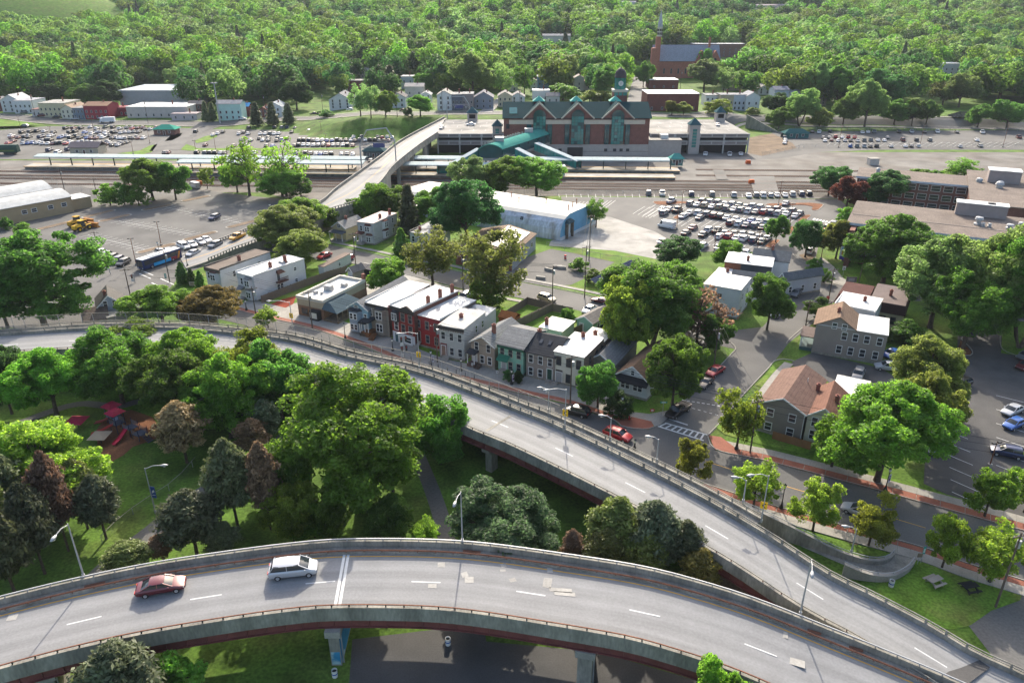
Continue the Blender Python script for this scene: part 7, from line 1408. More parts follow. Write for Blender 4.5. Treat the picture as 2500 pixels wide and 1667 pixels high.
for i in range(7):win(t,lerp(x0+9,x1-4,i/7),5.998,2,1.2,4,'F',(0.3,0.25,0.2))
# ---------------------------------------------------------------- vehicles
# side outlines: bonnet height, roof height, length, width, windscreen base, roof front, roof rear, rear window base
CK=dict(sedan=(0.96,1.47,4.85,1.86,1.12,2.05,3.35,4.35),hatch=(1.0,1.52,4.2,1.78,0.95,1.9,3.5,4.08),suv=(1.10,1.72,4.7,1.92,1.15,1.95,3.95,4.6),van=(1.10,1.76,5.1,1.98,0.78,1.85,4.45,4.98),cargo=(1.25,2.5,5.6,2.0,0.75,1.5,5.5,5.58),pickup=(1.08,1.82,5.6,1.96,1.5,2.1,3.3,3.75),coupe=(0.9,1.35,4.5,1.8,1.5,2.3,3.1,4.2))
CARS={}
def carmesh(kind):
 bh,rh,L,W_,xa,xb,xc,xd=CK[kind];hw=W_/2;zs=0.28;B=MB();B.sm=False
 def ring(x,w,z0,z1):return[(x,-w*.9,z0),(x,-w,z0+.22),(x,-w,z1-.16),(x,-w*.9,z1),(x,w*.9,z1),(x,w,z1-.16),(x,w,z0+.22),(x,w*.9,z0)]
 nose=bh-.22;tail=bh if kind in('suv','hatch','van','cargo')else bh-.06
 B.loft([ring(0,hw*.72,.40,bh-.36),ring(.14,hw*.90,.30,bh-.27),ring(.55,hw*.99,zs,bh-.15),ring(xa,hw,zs,bh),ring(L*.55,hw,zs,bh),ring(xd,hw,zs,bh),ring(L-.15,hw*.95,.32,tail),ring(L,hw*.86,.45,tail-.12)])
 t=.86;zb=bh-.02;lo=[(xa,hw*.9),(L*.5,hw*.93),(xd,hw*.9)]
 roofz=rh;rw=hw*(.78 if kind not in('cargo','van')else.84)
 sec=lambda x,w,z:[(x,-w,z-.06),(x,-w*.8,z-.01),(x,0,z+.02),(x,w*.8,z-.01),(x,w,z-.06)]
 B.loft([sec(xb-.08,rw*1.0,rh-.06),sec(lerp(xb,xc,.3),rw,rh),sec(lerp(xb,xc,.7),rw,rh-.005),sec(xc+.1,rw*1.0,rh-.06)])
 for s in(-1,1):
  for(x0,x1)in((xa+.03,xb),(xd-.05,xc)):B.bar((x0,s*hw*.895,bh-.02),(x1,s*rw*.99,rh-.04),.09,.07)
  xm=(xb+xc)/2-.05;B.bar((xm,s*hw*.93,bh-.02),(xm,s*rw,rh-.04),.09,.05)
  B.box(xa+.35,s*(hw+.09)-.09,bh-.02,xa+.5,s*(hw+.09)+.09,bh+.12)
 if kind=='cargo':B.box(1.75,-hw*.93,bh-.05,L-.03,hw*.93,rh-.06)
 if kind=='pickup':
  B.box(xd+.08,-hw*.97,bh-.03,L-.08,-hw*.87,bh+.10);B.box(xd+.08,hw*.87,bh-.03,L-.08,hw*.97,bh+.10);B.box(L-.16,-hw*.868,bh-.03,L-.06,hw*.868,bh+.10)
 g=MB();k=.985
 g.loft([[(xa+.04,-hw*.89,bh-.03),(xa+.04,hw*.89,bh-.03),(xd-.04,hw*.89,bh-.03),(xd-.04,-hw*.89,bh-.03)],[(xb,-rw*k,rh-.06),(xb,rw*k,rh-.06),(xc,rw*k,rh-.06),(xc,-rw*k,rh-.06)]])
 x0,x1=.88,L-.98-(.1 if kind=='pickup' else 0);r=.34 if kind in('suv','pickup','van','cargo')else.32
 tyre=MB();tyre.lathe([(r*.55,-.11),(r*.9,-.12),(r,-.08),(r,.08),(r*.9,.12),(r*.55,.11)],14);rim=MB();rim.lathe([(.01,.10),(r*.2,.115),(r*.5,.10),(r*.6,.118)],10);rim.lathe([(r*.6,-.118),(r*.5,-.1),(r*.2,-.115),(.01,-.10)],10)
 for m_ in(tyre,rim):m_.v=[(x,z,y)for x,y,z in m_.v]
 arch=MB()
 hl=MB();hl.box(-.02,-.2,-.08,.10,.2,.08);bedm=MB()
 if kind=='pickup':bedm.box(xd+.1,-hw*.86,bh-.02,L-.18,hw*.86,bh+.012)
 grille=MB();grille.box(-.02,-hw*.45,.46,.05,hw*.45,nose-.24)
 def bev(me,o,zm=9):
  bm=bmesh.new();bm.from_mesh(me);es=[e for e in bm.edges if len(e.link_faces)==2 and e.calc_face_angle(0)>0.45 and e.calc_length()>.25 and max(v.co.z for v in e.verts)<zm];bmesh.ops.bevel(bm,geom=es,offset=o,segments=2,profile=.6,affect='EDGES',clamp_overlap=True);bm.to_mesh(me);bm.free();me.polygons.foreach_set('use_smooth',[True]*len(me.polygons));me.set_sharp_from_angle(angle=.7);return me
 return dict(body=bev(B.mesh('body',m_paint),.07,bh+.03),glass=bev(g.mesh('windows',m_cglass),.05),tyre=tyre.mesh('wheel',m_tyre),rim=rim.mesh('rim',m_rim),hl=hl.mesh('headlight',m_lite),tl=hl.mesh('tail_light',m_red),bed=bedm.mesh('load_bed',m_black)if kind=='pickup' else None,grille=grille.mesh('grille',m_black),w=(x0,x1,r,hw,L,nose,tail))
def protocar(kind):
 if kind not in CARS:CARS[kind]=carmesh(kind)
 return CARS[kind]
CC=dict(white=(0.72,0.72,0.72),silver=(0.42,0.43,0.45),grey=(0.15,0.16,0.17),black=(0.014,0.014,0.016),red=(0.36,0.012,0.02),maroon=(0.12,0.015,0.02),blue=(0.02,0.10,0.36),navy=(0.02,0.03,0.085),gold=(0.34,0.29,0.19),yellow=(0.62,0.30,0.01),green=(0.09,0.12,0.1),teal=(0.05,0.10,0.10))
def car(kind,colour,p,rz,label,group=None,detail=True):
 d=protocar(kind);x0,x1,r,hw,L,nose,tail=d['w'];c=math.cos(rz);s=math.sin(rz)
 t=thing('parked_car' if group else 'car',label,{'van':'minivan','cargo':'van','pickup':'pickup truck'}.get(kind,'car'),(p[0]-c*L/2,p[1]-s*L/2,p[2]),rz,group);col=CC[colour]
 inst('body',d['body'],t,col=col);inst('windows',d['glass'],t)
 for x in(x0,x1):
  for y in(-hw+.1,hw-.1):
   w=inst('wheel',d['tyre'],t,(x,y,r))
   if detail:inst('rim',d['rim'],w)
 if d['bed']:inst('load_bed',d['bed'],t)
 if detail:
  inst('grille',d['grille'],t)
  for y in(-hw*.66,hw*.66):inst('headlight',d['hl'],t,(.12,y,nose-.17));inst('tail_light',d['tl'],t,(L-.08,y,tail-.16))
 return t
def hd(a,b,z=0.0):p,q=G(*a,z),G(*b,z);return math.atan2(p.y-q.y,p.x-q.x)
def drive(kind,colour,nose,tailp,label,z=0.0):
 a,b=G(*nose,z),G(*tailp,z);c=(a+b)/2;d=b-a;return car(kind,colour,(c.x,c.y,z+.015),math.atan2(d.y,d.x),label)
iA=at_path(PA,NA,395,1407,7);
def onA(px,py,kind,colour,label):
 g=G(px,py,7);i=min(range(len(PA)-1),key=lambda i:(PA[i]-g).length);d=PA[i]-PA[i+1];return car(kind,colour,(g.x,g.y,PA[i].z+.02),math.atan2(d.y,d.x),label)
onA(396,1440,'sedan','maroon','dark red sedan driving on the near viaduct behind the minivan');onA(718,1399,'van','silver','silver white minivan driving on the near viaduct')
drive('suv','red',(1533,1078),(1483,1060),'bright red suv driving on the street beside the viaduct railings');drive('suv','black',(1383,1004),(1433,1018),'black suv parked at the kerb before the round street tree')
drive('sedan','red',(1731,921),(1760,903),'red sports sedan parked at the side street kerb');drive('coupe','black',(1708,952),(1733,930),'black car parked behind the red sports sedan under the large tree');drive('pickup','black',(1638,1020),(1670,1000),'black pickup parked at the side street crosswalk')
drive('sedan','silver',(2082,1250),(2115,1262),'silver car half hidden by the yellowish street tree');drive('suv','black',(1690,865),(1720,845),'black suv in the shade at the side street corner');drive('pickup','white',(1887,778),(1908,760),'white pickup parked beside the dense oval tree');drive('suv','grey',(1935,728),(1949,715),'grey suv parked on the side street behind the bright blue car');drive('hatch','blue',(1957,706),(1974,692),'bright blue small car on the side street')
drive('suv','silver',(2140,900),(2192,905),'silver wagon parked beside the big grey house');drive('suv','grey',(2090,930),(2098,912),'dark grey suv in the alley facing the viewer');drive('sedan','blue',(2170,872),(2182,866),'blue car beside the back porch of the big grey house')
drive('suv','black',(2326,948),(2358,938),'black suv parked in the tree shade of the right lot');drive('sedan','silver',(2262,1108),(2300,1090),'silver car at the near corner of the right lot');drive('suv','navy',(2425,1105),(2490,1118),'dark suv at the near right of the right lot');drive('hatch','blue',(2455,1050),(2490,1035),'blue car at the right edge of the right lot');drive('sedan','silver',(2452,1016),(2488,1000),'silver car behind the blue car at the right edge');drive('sedan','grey',(2488,880),(2520,868),'grey car beside the grass island at the right edge');drive('suv','maroon',(2488,905),(2520,895),'maroon car below the grass island at the right edge')
drive('pickup','yellow',(565,589),(595,577),'yellow pickup coming down the bridge ramp',1.7);drive('suv','grey',(512,609),(540,597),'grey suv coming down the bridge ramp',.9);drive('sedan','silver',(458,629),(486,617),'silver sedan at the foot of the bridge ramp',.3);drive('suv','navy',(511,541),(537,530),'lone dark blue suv crossing the left lot')
drive('sedan','white',(460,605),(437,598),'white sedan next to the white van at the ramp fence')
for i,(k,c,x,y)in enumerate([('van','white',450,606),('sedan','white',470,601),('sedan','silver',490,595),('sedan','white',505,589),('sedan','white',414,618),('suv','grey',396,622)]):drive(k,c,(x+10,y+5),(x-12,y-5),'%s %s, %s from the right of those parked along the ramp railing'%(c,{'van':'minivan'}.get(k,k),['fourth','third','second','first','fifth','sixth'][i]))
for i,(k,c)in enumerate([('sedan','white'),('sedan','silver'),('suv','white'),('suv','navy'),('suv','black'),('suv','navy'),('suv','black')]):x,y=215+i*14.5,614+i*5.5;drive(k,c,(x-13,y+7),(x+13,y-7),'%s %s, %s from the left in the tight row at the bus corner'%(c,k,['first','second','third','fourth','fifth','sixth','seventh'][i]))
drive('sedan','silver',(818,690),(850,685),'silver sedan behind the restaurant');drive('suv','navy',(1124,738),(1143,722),'dark suv behind the red row houses');drive('suv','gold',(1352,740),(1318,729),'tan suv with white roof on the back street');drive('coupe','maroon',(1448,735),(1482,742),'dark red coupe on the back street beside the solar array')
drive('sedan','silver',(1425,770),(1452,752),'silver car behind the mint green garage');drive('suv','black',(1470,805),(1488,792),'black car under the trees beside the mint garage');drive('suv','white',(1483,812),(1502,800),'white car under the trees beside the mint garage');drive('hatch','red',(842,640),(858,632),'red car beside the small white garage');drive('sedan','red',(785,632),(800,626),'red car behind the small white garage');drive('sedan','grey',(1010,640),(1030,634),'grey car under the airy locust tree');drive('hatch','black',(1072,632),(1086,625),'black car beside the grey flat house')
drive('cargo','white',(1607,553),(1646,561),'white cargo van on the pale forecourt');drive('cargo','silver',(464,456),(488,463),'silver utility van by the railway scrub');drive('hatch','silver',(1072,318),(1084,312),'silver car on the road bridge',9.1);drive('sedan','white',(1138,307),(1160,307),'white car on the roof of the left garage',9.03);drive('sedan','silver',(1752,309),(1752,306),'silver car on the roof of the right garage',9.03)
# parking lots: (row name, pixel frame, heading pixels, cars)
LOTS=[];KS=dict(s='sedan',h='hatch',u='suv',v='van',p='pickup');KC=dict(w='white',s='silver',g='grey',k='black',r='red',m='maroon',b='blue',n='navy',o='gold',t='teal',e='green')
def lot(name,ox,oy,sc,hdg,txt):LOTS.append((name,ox,oy,sc,hdg,txt))
D6=((1560+560/4.704,440+665/4.704),(1560+710/4.704,440+570/4.704));V6=((1648,482),(1647,473))
lot('top row of the middle lot',1560,440,4.704,V6,'ug110,165 pw265,170 un598,178 ug835,180 us1085,188 sw1255,195 ug1340,190 vw1420,190 hs1505,190 sw1583,188 sw1670,188 us1758,180 un1860,176 uk1945,172')
lot('first diagonal row of the middle lot',1560,440,4.704,D6,'ug590,290 sw670,298 uk728,260 uo755,308 sw840,320 uo925,328 us820,268 ug905,275 sw985,293 ug1005,345 us1070,298 sw1090,353 st1155,303 ug1165,363 sg1225,323 uw1255,375 us1305,318 sg1340,383 us1390,333 ur1430,388 sg1490,348 un1515,393 um1580,353 us1595,403 sw1660,375 sw1690,408 ug1760,373 sw1790,428 sg1845,398 ss1685,285')
lot('left corner of the middle lot',1560,440,4.704,D6,'ps370,258 sw275,353 ss345,353 ug285,398 pk440,363')
lot('second diagonal row of the middle lot',1560,440,4.704,D6,'ss510,433 ss585,393 uw680,398 sg697,448 ug780,410 um860,428 uk935,438 sw1010,450 um1050,513 sw1110,468 uw1145,523 ss1195,493 sn1230,538 sb1290,483 ug1325,543 sw1380,498 sk1415,563 uw1470,503 sg1500,563 ug1680,523')
lot('third diagonal row of the middle lot',1560,440,4.704,D6,'sm620,563 sk540,623 uw800,593 sk735,643 pk900,603 hw915,668 sg985,628 ur1030,668 sk1095,633 sw1120,683 sg1190,638 uw1205,693 sg1290,653 un1310,713 sg1370,673 se1410,723 ss1470,688')
lot('nearest edge of the middle lot',1560,440,4.704,D6,'us735,778 ss270,723 sw920,793 pw1145,818 sw1225,853 uw1960,833 sw2230,518 uk2165,563 sr2145,608')
DL=((500,372),(512,363));DC=((430,372),(443,365))
lot('lot under the bank',400,200,5.6,DL,'uk440,695 sw675,742 sw740,722 sk810,700 uk1165,645 uk1520,640 ug1620,640 un1690,640 sk1795,648 sk1750,700 hw1985,685 ss1030,725 sk1095,705 ss1155,725 sw1325,725 sw1390,725 ug1455,725 sw1515,725 sw1575,720 sg1065,812 ss1190,812 sk1310,790 sw1355,812 ug1430,785 sg1430,812 ug1560,785 sk1545,818 uw1620,808 sg1685,785 sm570,880 sk955,890 sw1085,882 ss1150,887 sk1405,890 sb1490,895 uk1855,812 uk1915,812 un1985,815 sk2045,815 sw2105,812 sw2170,812 sk1785,885 uk1845,882 sw1910,877 sw1975,877 sw2050,882 sg2110,882 sk2180,882')
lot('row along the left platform',400,200,5.6,DL,'sm60,982 sk20,985 uk455,985 ug570,990 uk635,988 uk705,988 ss780,990 sk830,990 sk1150,990 sw1240,985 us1800,995 uk1940,992 sk2010,997 ss2085,1000 sg2145,1000 ss2215,1000')
lot('lot beside the bridge ramp',760,180,5.6,DL,'uk430,835 pk860,828 us985,825 sr1060,830 uw1175,835 sw580,882 ug690,882 sg910,878 sr970,888 sw1040,882 sw1105,890 sk30,928 sw90,928 ss150,928 sb215,928 sb285,928 uk350,922 sg405,922 sk475,922 sw545,922 sk600,928 ug665,922 sw740,922 uk805,922 uk870,922 sg930,928 sk995,928 sm1060,928 ss25,995 sb100,990 uk170,985 sr235,995 ss300,990 sg365,990 sw435,990 uk495,995 sm570,997 ss65,1117 sb130,1117 sg205,1112 uk275,1117 ss415,1117 sg490,1112 sw570,1120 sk810,1205')
VR=((2202,362),(2197,352));FR_='right hand lot'
lot('back row of the '+FR_,1900,240,3.92,VR,'sk325,332 uw390,335 uk495,328 sw803,338 sw857,335 pg915,332 pk1155,332 ps1275,332 sk1398,335 pw1520,332 sk1708,335 pw1950,338 pm2300,385')
lot('middle rows of the '+FR_,1900,240,3.92,VR,'sk430,388 sg487,385 ur547,382 sw608,384 ur668,385 sr730,386 sg1040,386 sw445,416 sm508,412 sw572,416 ss635,415 sk692,416 ss757,418 ug820,415 ug882,413 sw950,413 sw1010,414 pm1190,412 uk1320,412 ug1447,412 sw1895,412')
lot('front row of the '+FR_,1900,240,3.92,VR,'hb687,470 ug752,470 us820,470 sk878,472 uk938,470 ss1075,470 sw1212,470 sk1268,470 hw1337,468 ss1735,472 sg1930,468 uk40,368 ug60,388 sw65,412 sw60,438')
lot('row below the right garage',1430,160,5.6,((1722,380),(1722,373)),'uw1635,1230 pw1965,1235 sw2118,1228')
lot('far left lot, front rows',0,200,5.6,DC,'uk305,705 uk420,700 uk515,688 ss612,692 sk735,705 sw160,752 sm170,775 sm260,775 uk350,770 sg395,745 sk400,770 un560,770 sg610,752 sw690,755 ss720,745 sb830,775 ss870,760 ss920,755 uk970,780 uk1050,755 sk1090,780 sk1150,755 sb1200,780 sg1260,750 sm1250,785 sm1320,785 ss1380,750 sw1410,775 us1460,755 sk1500,750 sk1540,785 ss1590,775 sw1640,785 sw1690,785 sg1730,790 sk1780,780 sk1830,785 sg1870,765 sm1900,785 sw1970,782 sr120,855 sm185,825 sg340,822 ss330,860 sb400,855 sb450,850 ss510,855 sw550,850 ss600,860 sg590,820 uk660,810 uk690,810 sw670,860 sm740,860 uk790,855 uk850,850 sr910,860 sw960,835 sw1000,855 sb1080,850 ss1140,835 ss1200,840 ss1260,845 sm1310,865 sg1370,850 sk1400,870 sm1440,875 sg1480,830 ss1500,850 sk1540,880 sg1580,870 ss1620,880 sg1650,850 sk1690,855 sg1740,840 un680,950 un940,940 vw800,985')
lot('far left lot, back rows',0,200,5.6,DC,'uk905,650 um1010,650 uk1110,648 ss1245,632 ss1325,652 pe1450,632 uk1550,635 ss1640,652 sg1740,640 sr1810,655 sn1820,640 sm1890,645 sm1960,640 sk2000,660 ss2060,660 sm2140,640 uk960,705 uk1030,692 sb1165,708 ss1260,720 ss1340,700 sn1380,705 sw1450,710 uk1550,705 sk1600,700 ss1660,712 ss1720,702 ss1780,702 sg1840,698 sk1900,702 sg340,620')
nsolo=len([o for o in COL.objects if o.get('category')in('car','minivan','van','pickup truck')]);ALL=[]
for(name,ox,oy,sc,hdg,txt)in LOTS:
 rz=hd(*hdg)
 ent=[]
 for w in txt.split():
  k,c=KS[w[0]],KC[w[1]];x,y=w[2:].split(',');px,py=ox+float(x)/sc,oy+float(y)/sc;z=0.0;p=G(px,py,z);p.z=.03;ent.append((px,k,c,p))
 ent.sort(key=lambda e:e[0])
 for i,(px,k,c,p)in enumerate(ent):ALL.append((p.y,k,c,p,rz+R.uniform(-.03,.03),'%s %s, %s from the left in the %s'%(c,{'suv':'suv','van':'minivan'}.get(k,k),ORD[i],name),'cars in the '+name))
ALL.sort(key=lambda e:e[0]);rest=[]
for n,(_,k,c,p,rz,lab,gr)in enumerate(ALL):
 if n<300-nsolo:car(k,c,p,rz,lab,gr,detail=p.y<262)
 else:rest.append((k,c,p,rz))
pal=sorted(set(c for _,c,_,_ in rest));mats=[]
for c in pal:mats.append(M('paint_'+c,CC[c],0.32,0.5,0,coat=0.6,metal=0.15))
big=MB()
for(k,c,p,rz)in rest:
 bm_=protocar(k);cs,sn=math.cos(rz),math.sin(rz);L=bm_['w'][4];x0,x1,r,hw=bm_['w'][:4]
 parts=[(bm_['body'],pal.index(c),0,0,0),(bm_['glass'],len(pal),0,0,0)]+[(bm_['tyre'],len(pal)+1,x,y,r)for x in(x0,x1)for y in(-hw+.1,hw-.1)]
 for me,mi,dx,dy,dz in parts:
  big.mi=mi;big.add([(p.x+(v.co.x+dx-L/2)*cs-(v.co.y+dy)*sn,p.y+(v.co.x+dx-L/2)*sn+(v.co.y+dy)*cs,p.z+v.co.z+dz)for v in me.vertices],[tuple(q.vertices)for q in me.polygons])
tag(big.build('parked_cars',mats+[m_cglass,m_tyre],fix=False),'crowd of small parked cars at the back of the far left lot','parked cars',kind='stuff')
# bus
a,b=G(344,661),G(433,631);L=12.2;d=b-a;rz=math.atan2(d.y,d.x);t=thing('city_bus','dark blue city bus with white roof and light blue side panel turning at the intersection','bus',(a.x,a.y,.02),rz)
mb=MB();ring=lambda x,i:[(x,-1.27+i,.35),(x,-1.29+i,1.2),(x,-1.24+i,2.75),(x,-1.1+i,2.85),(x,1.1-i,2.85),(x,1.24-i,2.75),(x,1.29-i,1.2),(x,1.27-i,.35)]
mb.loft([ring(0,.06),ring(.15,0),ring(12,0),ring(12.2,.06)]);mb.build('body',m_flat,t,col=(0.015,0.03,0.10));mb=MB();mb.box(.1,-1.2,2.855,12.1,1.2,3.0);mb.box(3,-.8,3.003,6,.8,3.2);tag(mb.build('roof',m_flat,t,col=(0.68,0.68,0.66)),kind='stuff')
for s in(-1,1):
 for i in range(7):mb=MB();mb.box(.55+i*1.62,s*1.285-.02,1.35,2.05+i*1.62,s*1.285+.02,2.5);mb.build('side_window',m_cglass,t)
 mb=MB();y=s*1.31;mb.box(3.2,y-.015,.45,8.6,y+.015,1.3);mb.build('side_panel',m_flat,t,col=(0.03,0.32,0.62));mb=MB();mb.box(8.65,y-.015,.45,10.4,y+.015,1.3);mb.build('side_panel',m_flat,t,col=(0.3,0.03,0.04))
 mb=MB();mb.add([(10.5,y,.5),(11.3,y,2.4),(11.9,y,2.4),(11.2,y,.5)],[(0,1,2,3)]);mb.build('side_stripe',m_flat,t,col=(0.55,0.2,0.03))
 for x in(2.6,9.2):
  w=MB();w.lathe([(.3,-.14),(.46,-.15),(.5,-.1),(.5,.1),(.46,.15),(.3,.14)],14);w.v=[(q[0],q[2],q[1])for q in w.v];o=w.build('wheel',m_tyre,t,(x,s*1.2,.5));w=MB();w.lathe([(.01,.1),(.3,.14)],10);w.lathe([(.3,-.14),(.01,-.1)],10);w.v=[(q[0],q[2],q[1])for q in w.v];w.build('rim',m_rim,o)
mb=MB();mb.box(-.03,-1.1,1.0,.03,1.1,2.4);mb.build('windscreen',m_cglass,t);mb=MB();mb.box(-.04,-.9,2.45,.03,.9,2.75);mb.build('destination_sign',m_black,t)
for y in(-.9,.9):mb=MB();mb.box(-.03,y-.15,.6,.05,y+.15,.8);mb.build('headlight',m_lite,t)
# two wheel loaders with snow buckets
def loader(label,px,rz,k):
 p=G(*px);YL=(0.55,0.33,0.015)if k else(0.5,0.27,0.02);t=thing('wheel_loader',label,'loader',p,rz)
 def pt(nm,f,mat=m_flat,col=YL,parent=None):q=MB();f(q);return q.build(nm,mat,parent or t,col=col)
 pt('engine_hood',lambda q:q.loft([[(.9,-.85,1.0),(.9,.85,1.0),(3.2,.8,1.0),(3.2,-.8,1.0)],[(.9,-.8,2.2),(.9,.8,2.2),(3.0,.7,2.0),(3.0,-.7,2.0)]]));pt('chassis',lambda q:q.box(-2.2,-.6,.75,3.0,.6,1.2),col=(0.3,0.17,0.02));pt('cab',lambda q:q.loft([[(-.7,-.75,1.2),(.85,-.75,1.2),(.85,.75,1.2),(-.7,.75,1.2)],[(-.5,-.68,3.0),(.8,-.68,3.0),(.8,.68,3.0),(-.5,.68,3.0)]]),m_cglass);pt('cab_roof',lambda q:q.box(-.7,-.85,3.005,1.0,.85,3.2))
 for x in(-1.5,1.9):
  for y in(-1.05,1.05):
   w=MB();w.lathe([(.4,-.28),(.7,-.3),(.78,-.2),(.78,.2),(.7,.3),(.4,.28)],14);w.v=[(q[0],q[2],q[1])for q in w.v];o=w.build('wheel',m_tyre,t,(x,y,.78));w=MB();w.lathe([(.01,.2),(.4,.26)],10);w.lathe([(.4,-.26),(.01,-.2)],10);w.v=[(q[0],q[2],q[1])for q in w.v];w.build('rim',m_flat,o,col=YL);q=MB();q.box(x-.9,y-.3,1.6,x+.9,y+.3,1.72);q.build('fender',m_flat,t,col=YL)
 for y in(-.5,.5):pt('lift_arm',lambda q:(q.bar((-.9,y,1.7),(-2.6,y,1.3),.18,.4),q.bar((-2.6,y,1.3),(-3.5,y,.6),.18,.35)),col=(0.16,0.06,0.03))
 pt('bucket',lambda q:q.loft([[(-3.4,-2.1,.1),(-3.6,-2.1,1.4),(-4.2,-2.1,1.5),(-3.9,-2.1,.7),(-4.6,-2.1,.05)],[(-3.4,2.1,.1),(-3.6,2.1,1.4),(-4.2,2.1,1.5),(-3.9,2.1,.7),(-4.6,2.1,.05)]]),col=(0.42,0.17,0.03));pt('exhaust',lambda q:q.tube([(1.4,.3,2.1),(1.4,.3,3.0)],.07),m_black)
loader('yellow wheel loader in front with an orange push bucket',(203,562),hd((178,570),(225,556)),1);loader('yellow wheel loader behind the other with a rusty lift arm',(192,552),hd((170,560),(212,548)),0)
# old locomotive at the far left of the lot
p=G(10,377);t=thing('locomotive','dark green old diesel locomotive standing at the left edge','locomotive',p,0.02);mb=MB();ring=lambda x,s:[(x,-1.5*s,1.1),(x,-1.5*s,3.4),(x,-.9*s,4.4),(x,.9*s,4.4),(x,1.5*s,3.4),(x,1.5*s,1.1)];mb.loft([ring(-16,1),ring(6,1),ring(7.2,.8)]);mb.build('body',m_flat,t,col=(0.02,0.06,0.045));mb=MB();mb.box(-16,-1.53,1.5,6,-1.503,2.2);mb.build('side_stripe',m_flat,t,col=(0.09,0.14,0.03))
for x in(-10,3):mb=MB();mb.box(x-2.4,-1.2,.2,x+2.4,1.2,1.08);mb.build('bogie',m_black,t)
for x in(-3,-1):mb=MB();mb.box(x-.5,-1.54,2.6,x+.5,-1.503,3.3);mb.build('side_window',m_cglass,t)
p=GT(282,300);t=thing('garbage_truck','white garbage truck on the upper street in front of the shops','truck',p,3.3);mb=MB();mb.box(0,-1.25,.7,6,1.25,3.3);mb.build('body',m_flat,t,col=(0.6,0.61,0.63));mb=MB();mb.loft([[(6.1,-1.2,.6),(8.2,-1.2,.6),(8.2,1.2,.6),(6.1,1.2,.6)],[(6.1,-1.1,2.8),(7.7,-1.1,2.8),(7.7,1.1,2.8),(6.1,1.1,2.8)]]);mb.build('cab',m_flat,t,col=(0.6,0.61,0.63))
for x in(1.2,2.4,7):mb=MB();mb.tube([(x,-1.25,.5),(x,1.25,.5)],.5,12);mb.build('wheels',m_tyre,t)
for i,(x,y,k,c)in enumerate([(60,278,'suv','grey'),(102,286,'suv','maroon'),(138,290,'suv','black'),(184,294,'sedan','silver'),(250,292,'sedan','white'),(592,294,'sedan','white'),(768,282,'pickup','black'),(60,312,'suv','grey'),(854,271,'hatch','white'),(985,273,'sedan','maroon')]):p=GT(x,y);car(k,c,(p.x,p.y,p.z+.3),.1,'%s %s on the upper street, %s from the left'%(c,k,ORD[i]),'cars along the upper street',False)
# ---------------------------------------------------------------- poles, lamps, signs, fences and small things
def basetop(b,tp,z0):p=G(*b,z0);return p,max(.6,HT(tp[0],tp[1],p.y)-z0)
def cobra(label,b,tp,z0,ang,arm=2.2,sign=None,col=None):
 p,h=basetop(b,tp,z0);t=thing('street_lamp',label,'lamp',p,ang);mb=MB();mb.tube([(0,0,0),(0,0,h)],[.10,.06],8);mb.tube([(0,0,0),(0,0,.4)],.16,8);tag(mb.build('pole',m_metal,t),kind='stuff');mb=MB();mb.tube([(0,0,h-.15),(arm*.5,0,h+.25),(arm,0,h+.2)],.05,6);mb.build('arm',m_metal,t)
 mb=MB();mb.sm=True;mb.loft([[(arm-.2,-.08,h+.12),(arm-.2,.08,h+.12),(arm-.2,.08,h+.24),(arm-.2,-.08,h+.24)],[(arm+.25,-.2,h+.08),(arm+.25,.2,h+.08),(arm+.25,.16,h+.3),(arm+.25,-.16,h+.3)],[(arm+.75,-.1,h+.12),(arm+.75,.1,h+.12),(arm+.75,.08,h+.22),(arm+.75,-.08,h+.22)]]);hd_=mb.build('lamp_head',m_metal,t);mb=MB();mb.sm=True;mb.lathe([(.18,.0),(.14,-.12),(.01,-.18)],10,(arm+.3,0,h+.08));mb.build('lens',m_lite,hd_)
 if sign=='chevron':
  mb=MB();mb.box(-.06,-.4,2.0,-.02,.4,3.0);s=mb.build('chevron_sign',m_flat,t,rz=-ang+1.2,col=(0.75,0.45,0.01));mb=MB();mb.add([(-.065,.25,2.5),(-.065,-.1,2.85),(-.065,-.3,2.85),(-.065,.05,2.5),(-.065,-.3,2.15),(-.065,-.1,2.15)],[(0,1,2,3),(0,3,4,5)]);tag(mb.build('arrow',m_black,s),kind='stuff')
 if sign=='banner':
  mb=MB();mb.box(.1,-.02,2.6,.75,.02,4.4);s=mb.build('banner',m_flat,t,rz=-ang-.2,col=(0.02,0.06,0.22));mb=MB();mb.add([(.2,-.025,3.3),(.65,-.025,3.6),(.6,-.025,3.9),(.3,-.025,3.75)],[(0,1,2,3)]);mb.build('emblem',m_white,s);mb=MB();mb.box(.18,-.025,3.0,.68,-.021,3.08);mb.build('emblem',m_white,s)
 return t
DN=-math.pi/2
cobra('tall grey lamp post on the near viaduct left of the dark red sedan',(205,1408),(165,1278),7.9,DN);cobra('tall grey lamp post on the near viaduct in front of the dome shaped maple',(1129,1322),(1126,1200),7.9,DN-.2);cobra('tall grey lamp post on the near viaduct where the two viaducts meet',(1953,1500),(1970,1365),6.4,DN-.35)
cobra('grey park lamp post with a dark blue banner',(380,1252),(355,1142),0,0.15,sign='banner');cobra('grey lamp post with yellow chevron sign beside the black suv',(1379,1044),(1380,950),6.9,math.pi+.2,2.6,'chevron');cobra('grey lamp post with yellow chevron sign in front of the red row houses',(1024,898),(1022,813),6.9,math.pi+.2,2.8,'chevron')
cobra('grey lamp post with yellow sign beside the second street tree',(1858,1274),(1870,1160),5.6,math.pi+.1,2.0,'chevron');cobra('grey lamp post near the restaurant with a long arm',(715,800),(706,737),6.9,math.pi,3.6,'chevron')
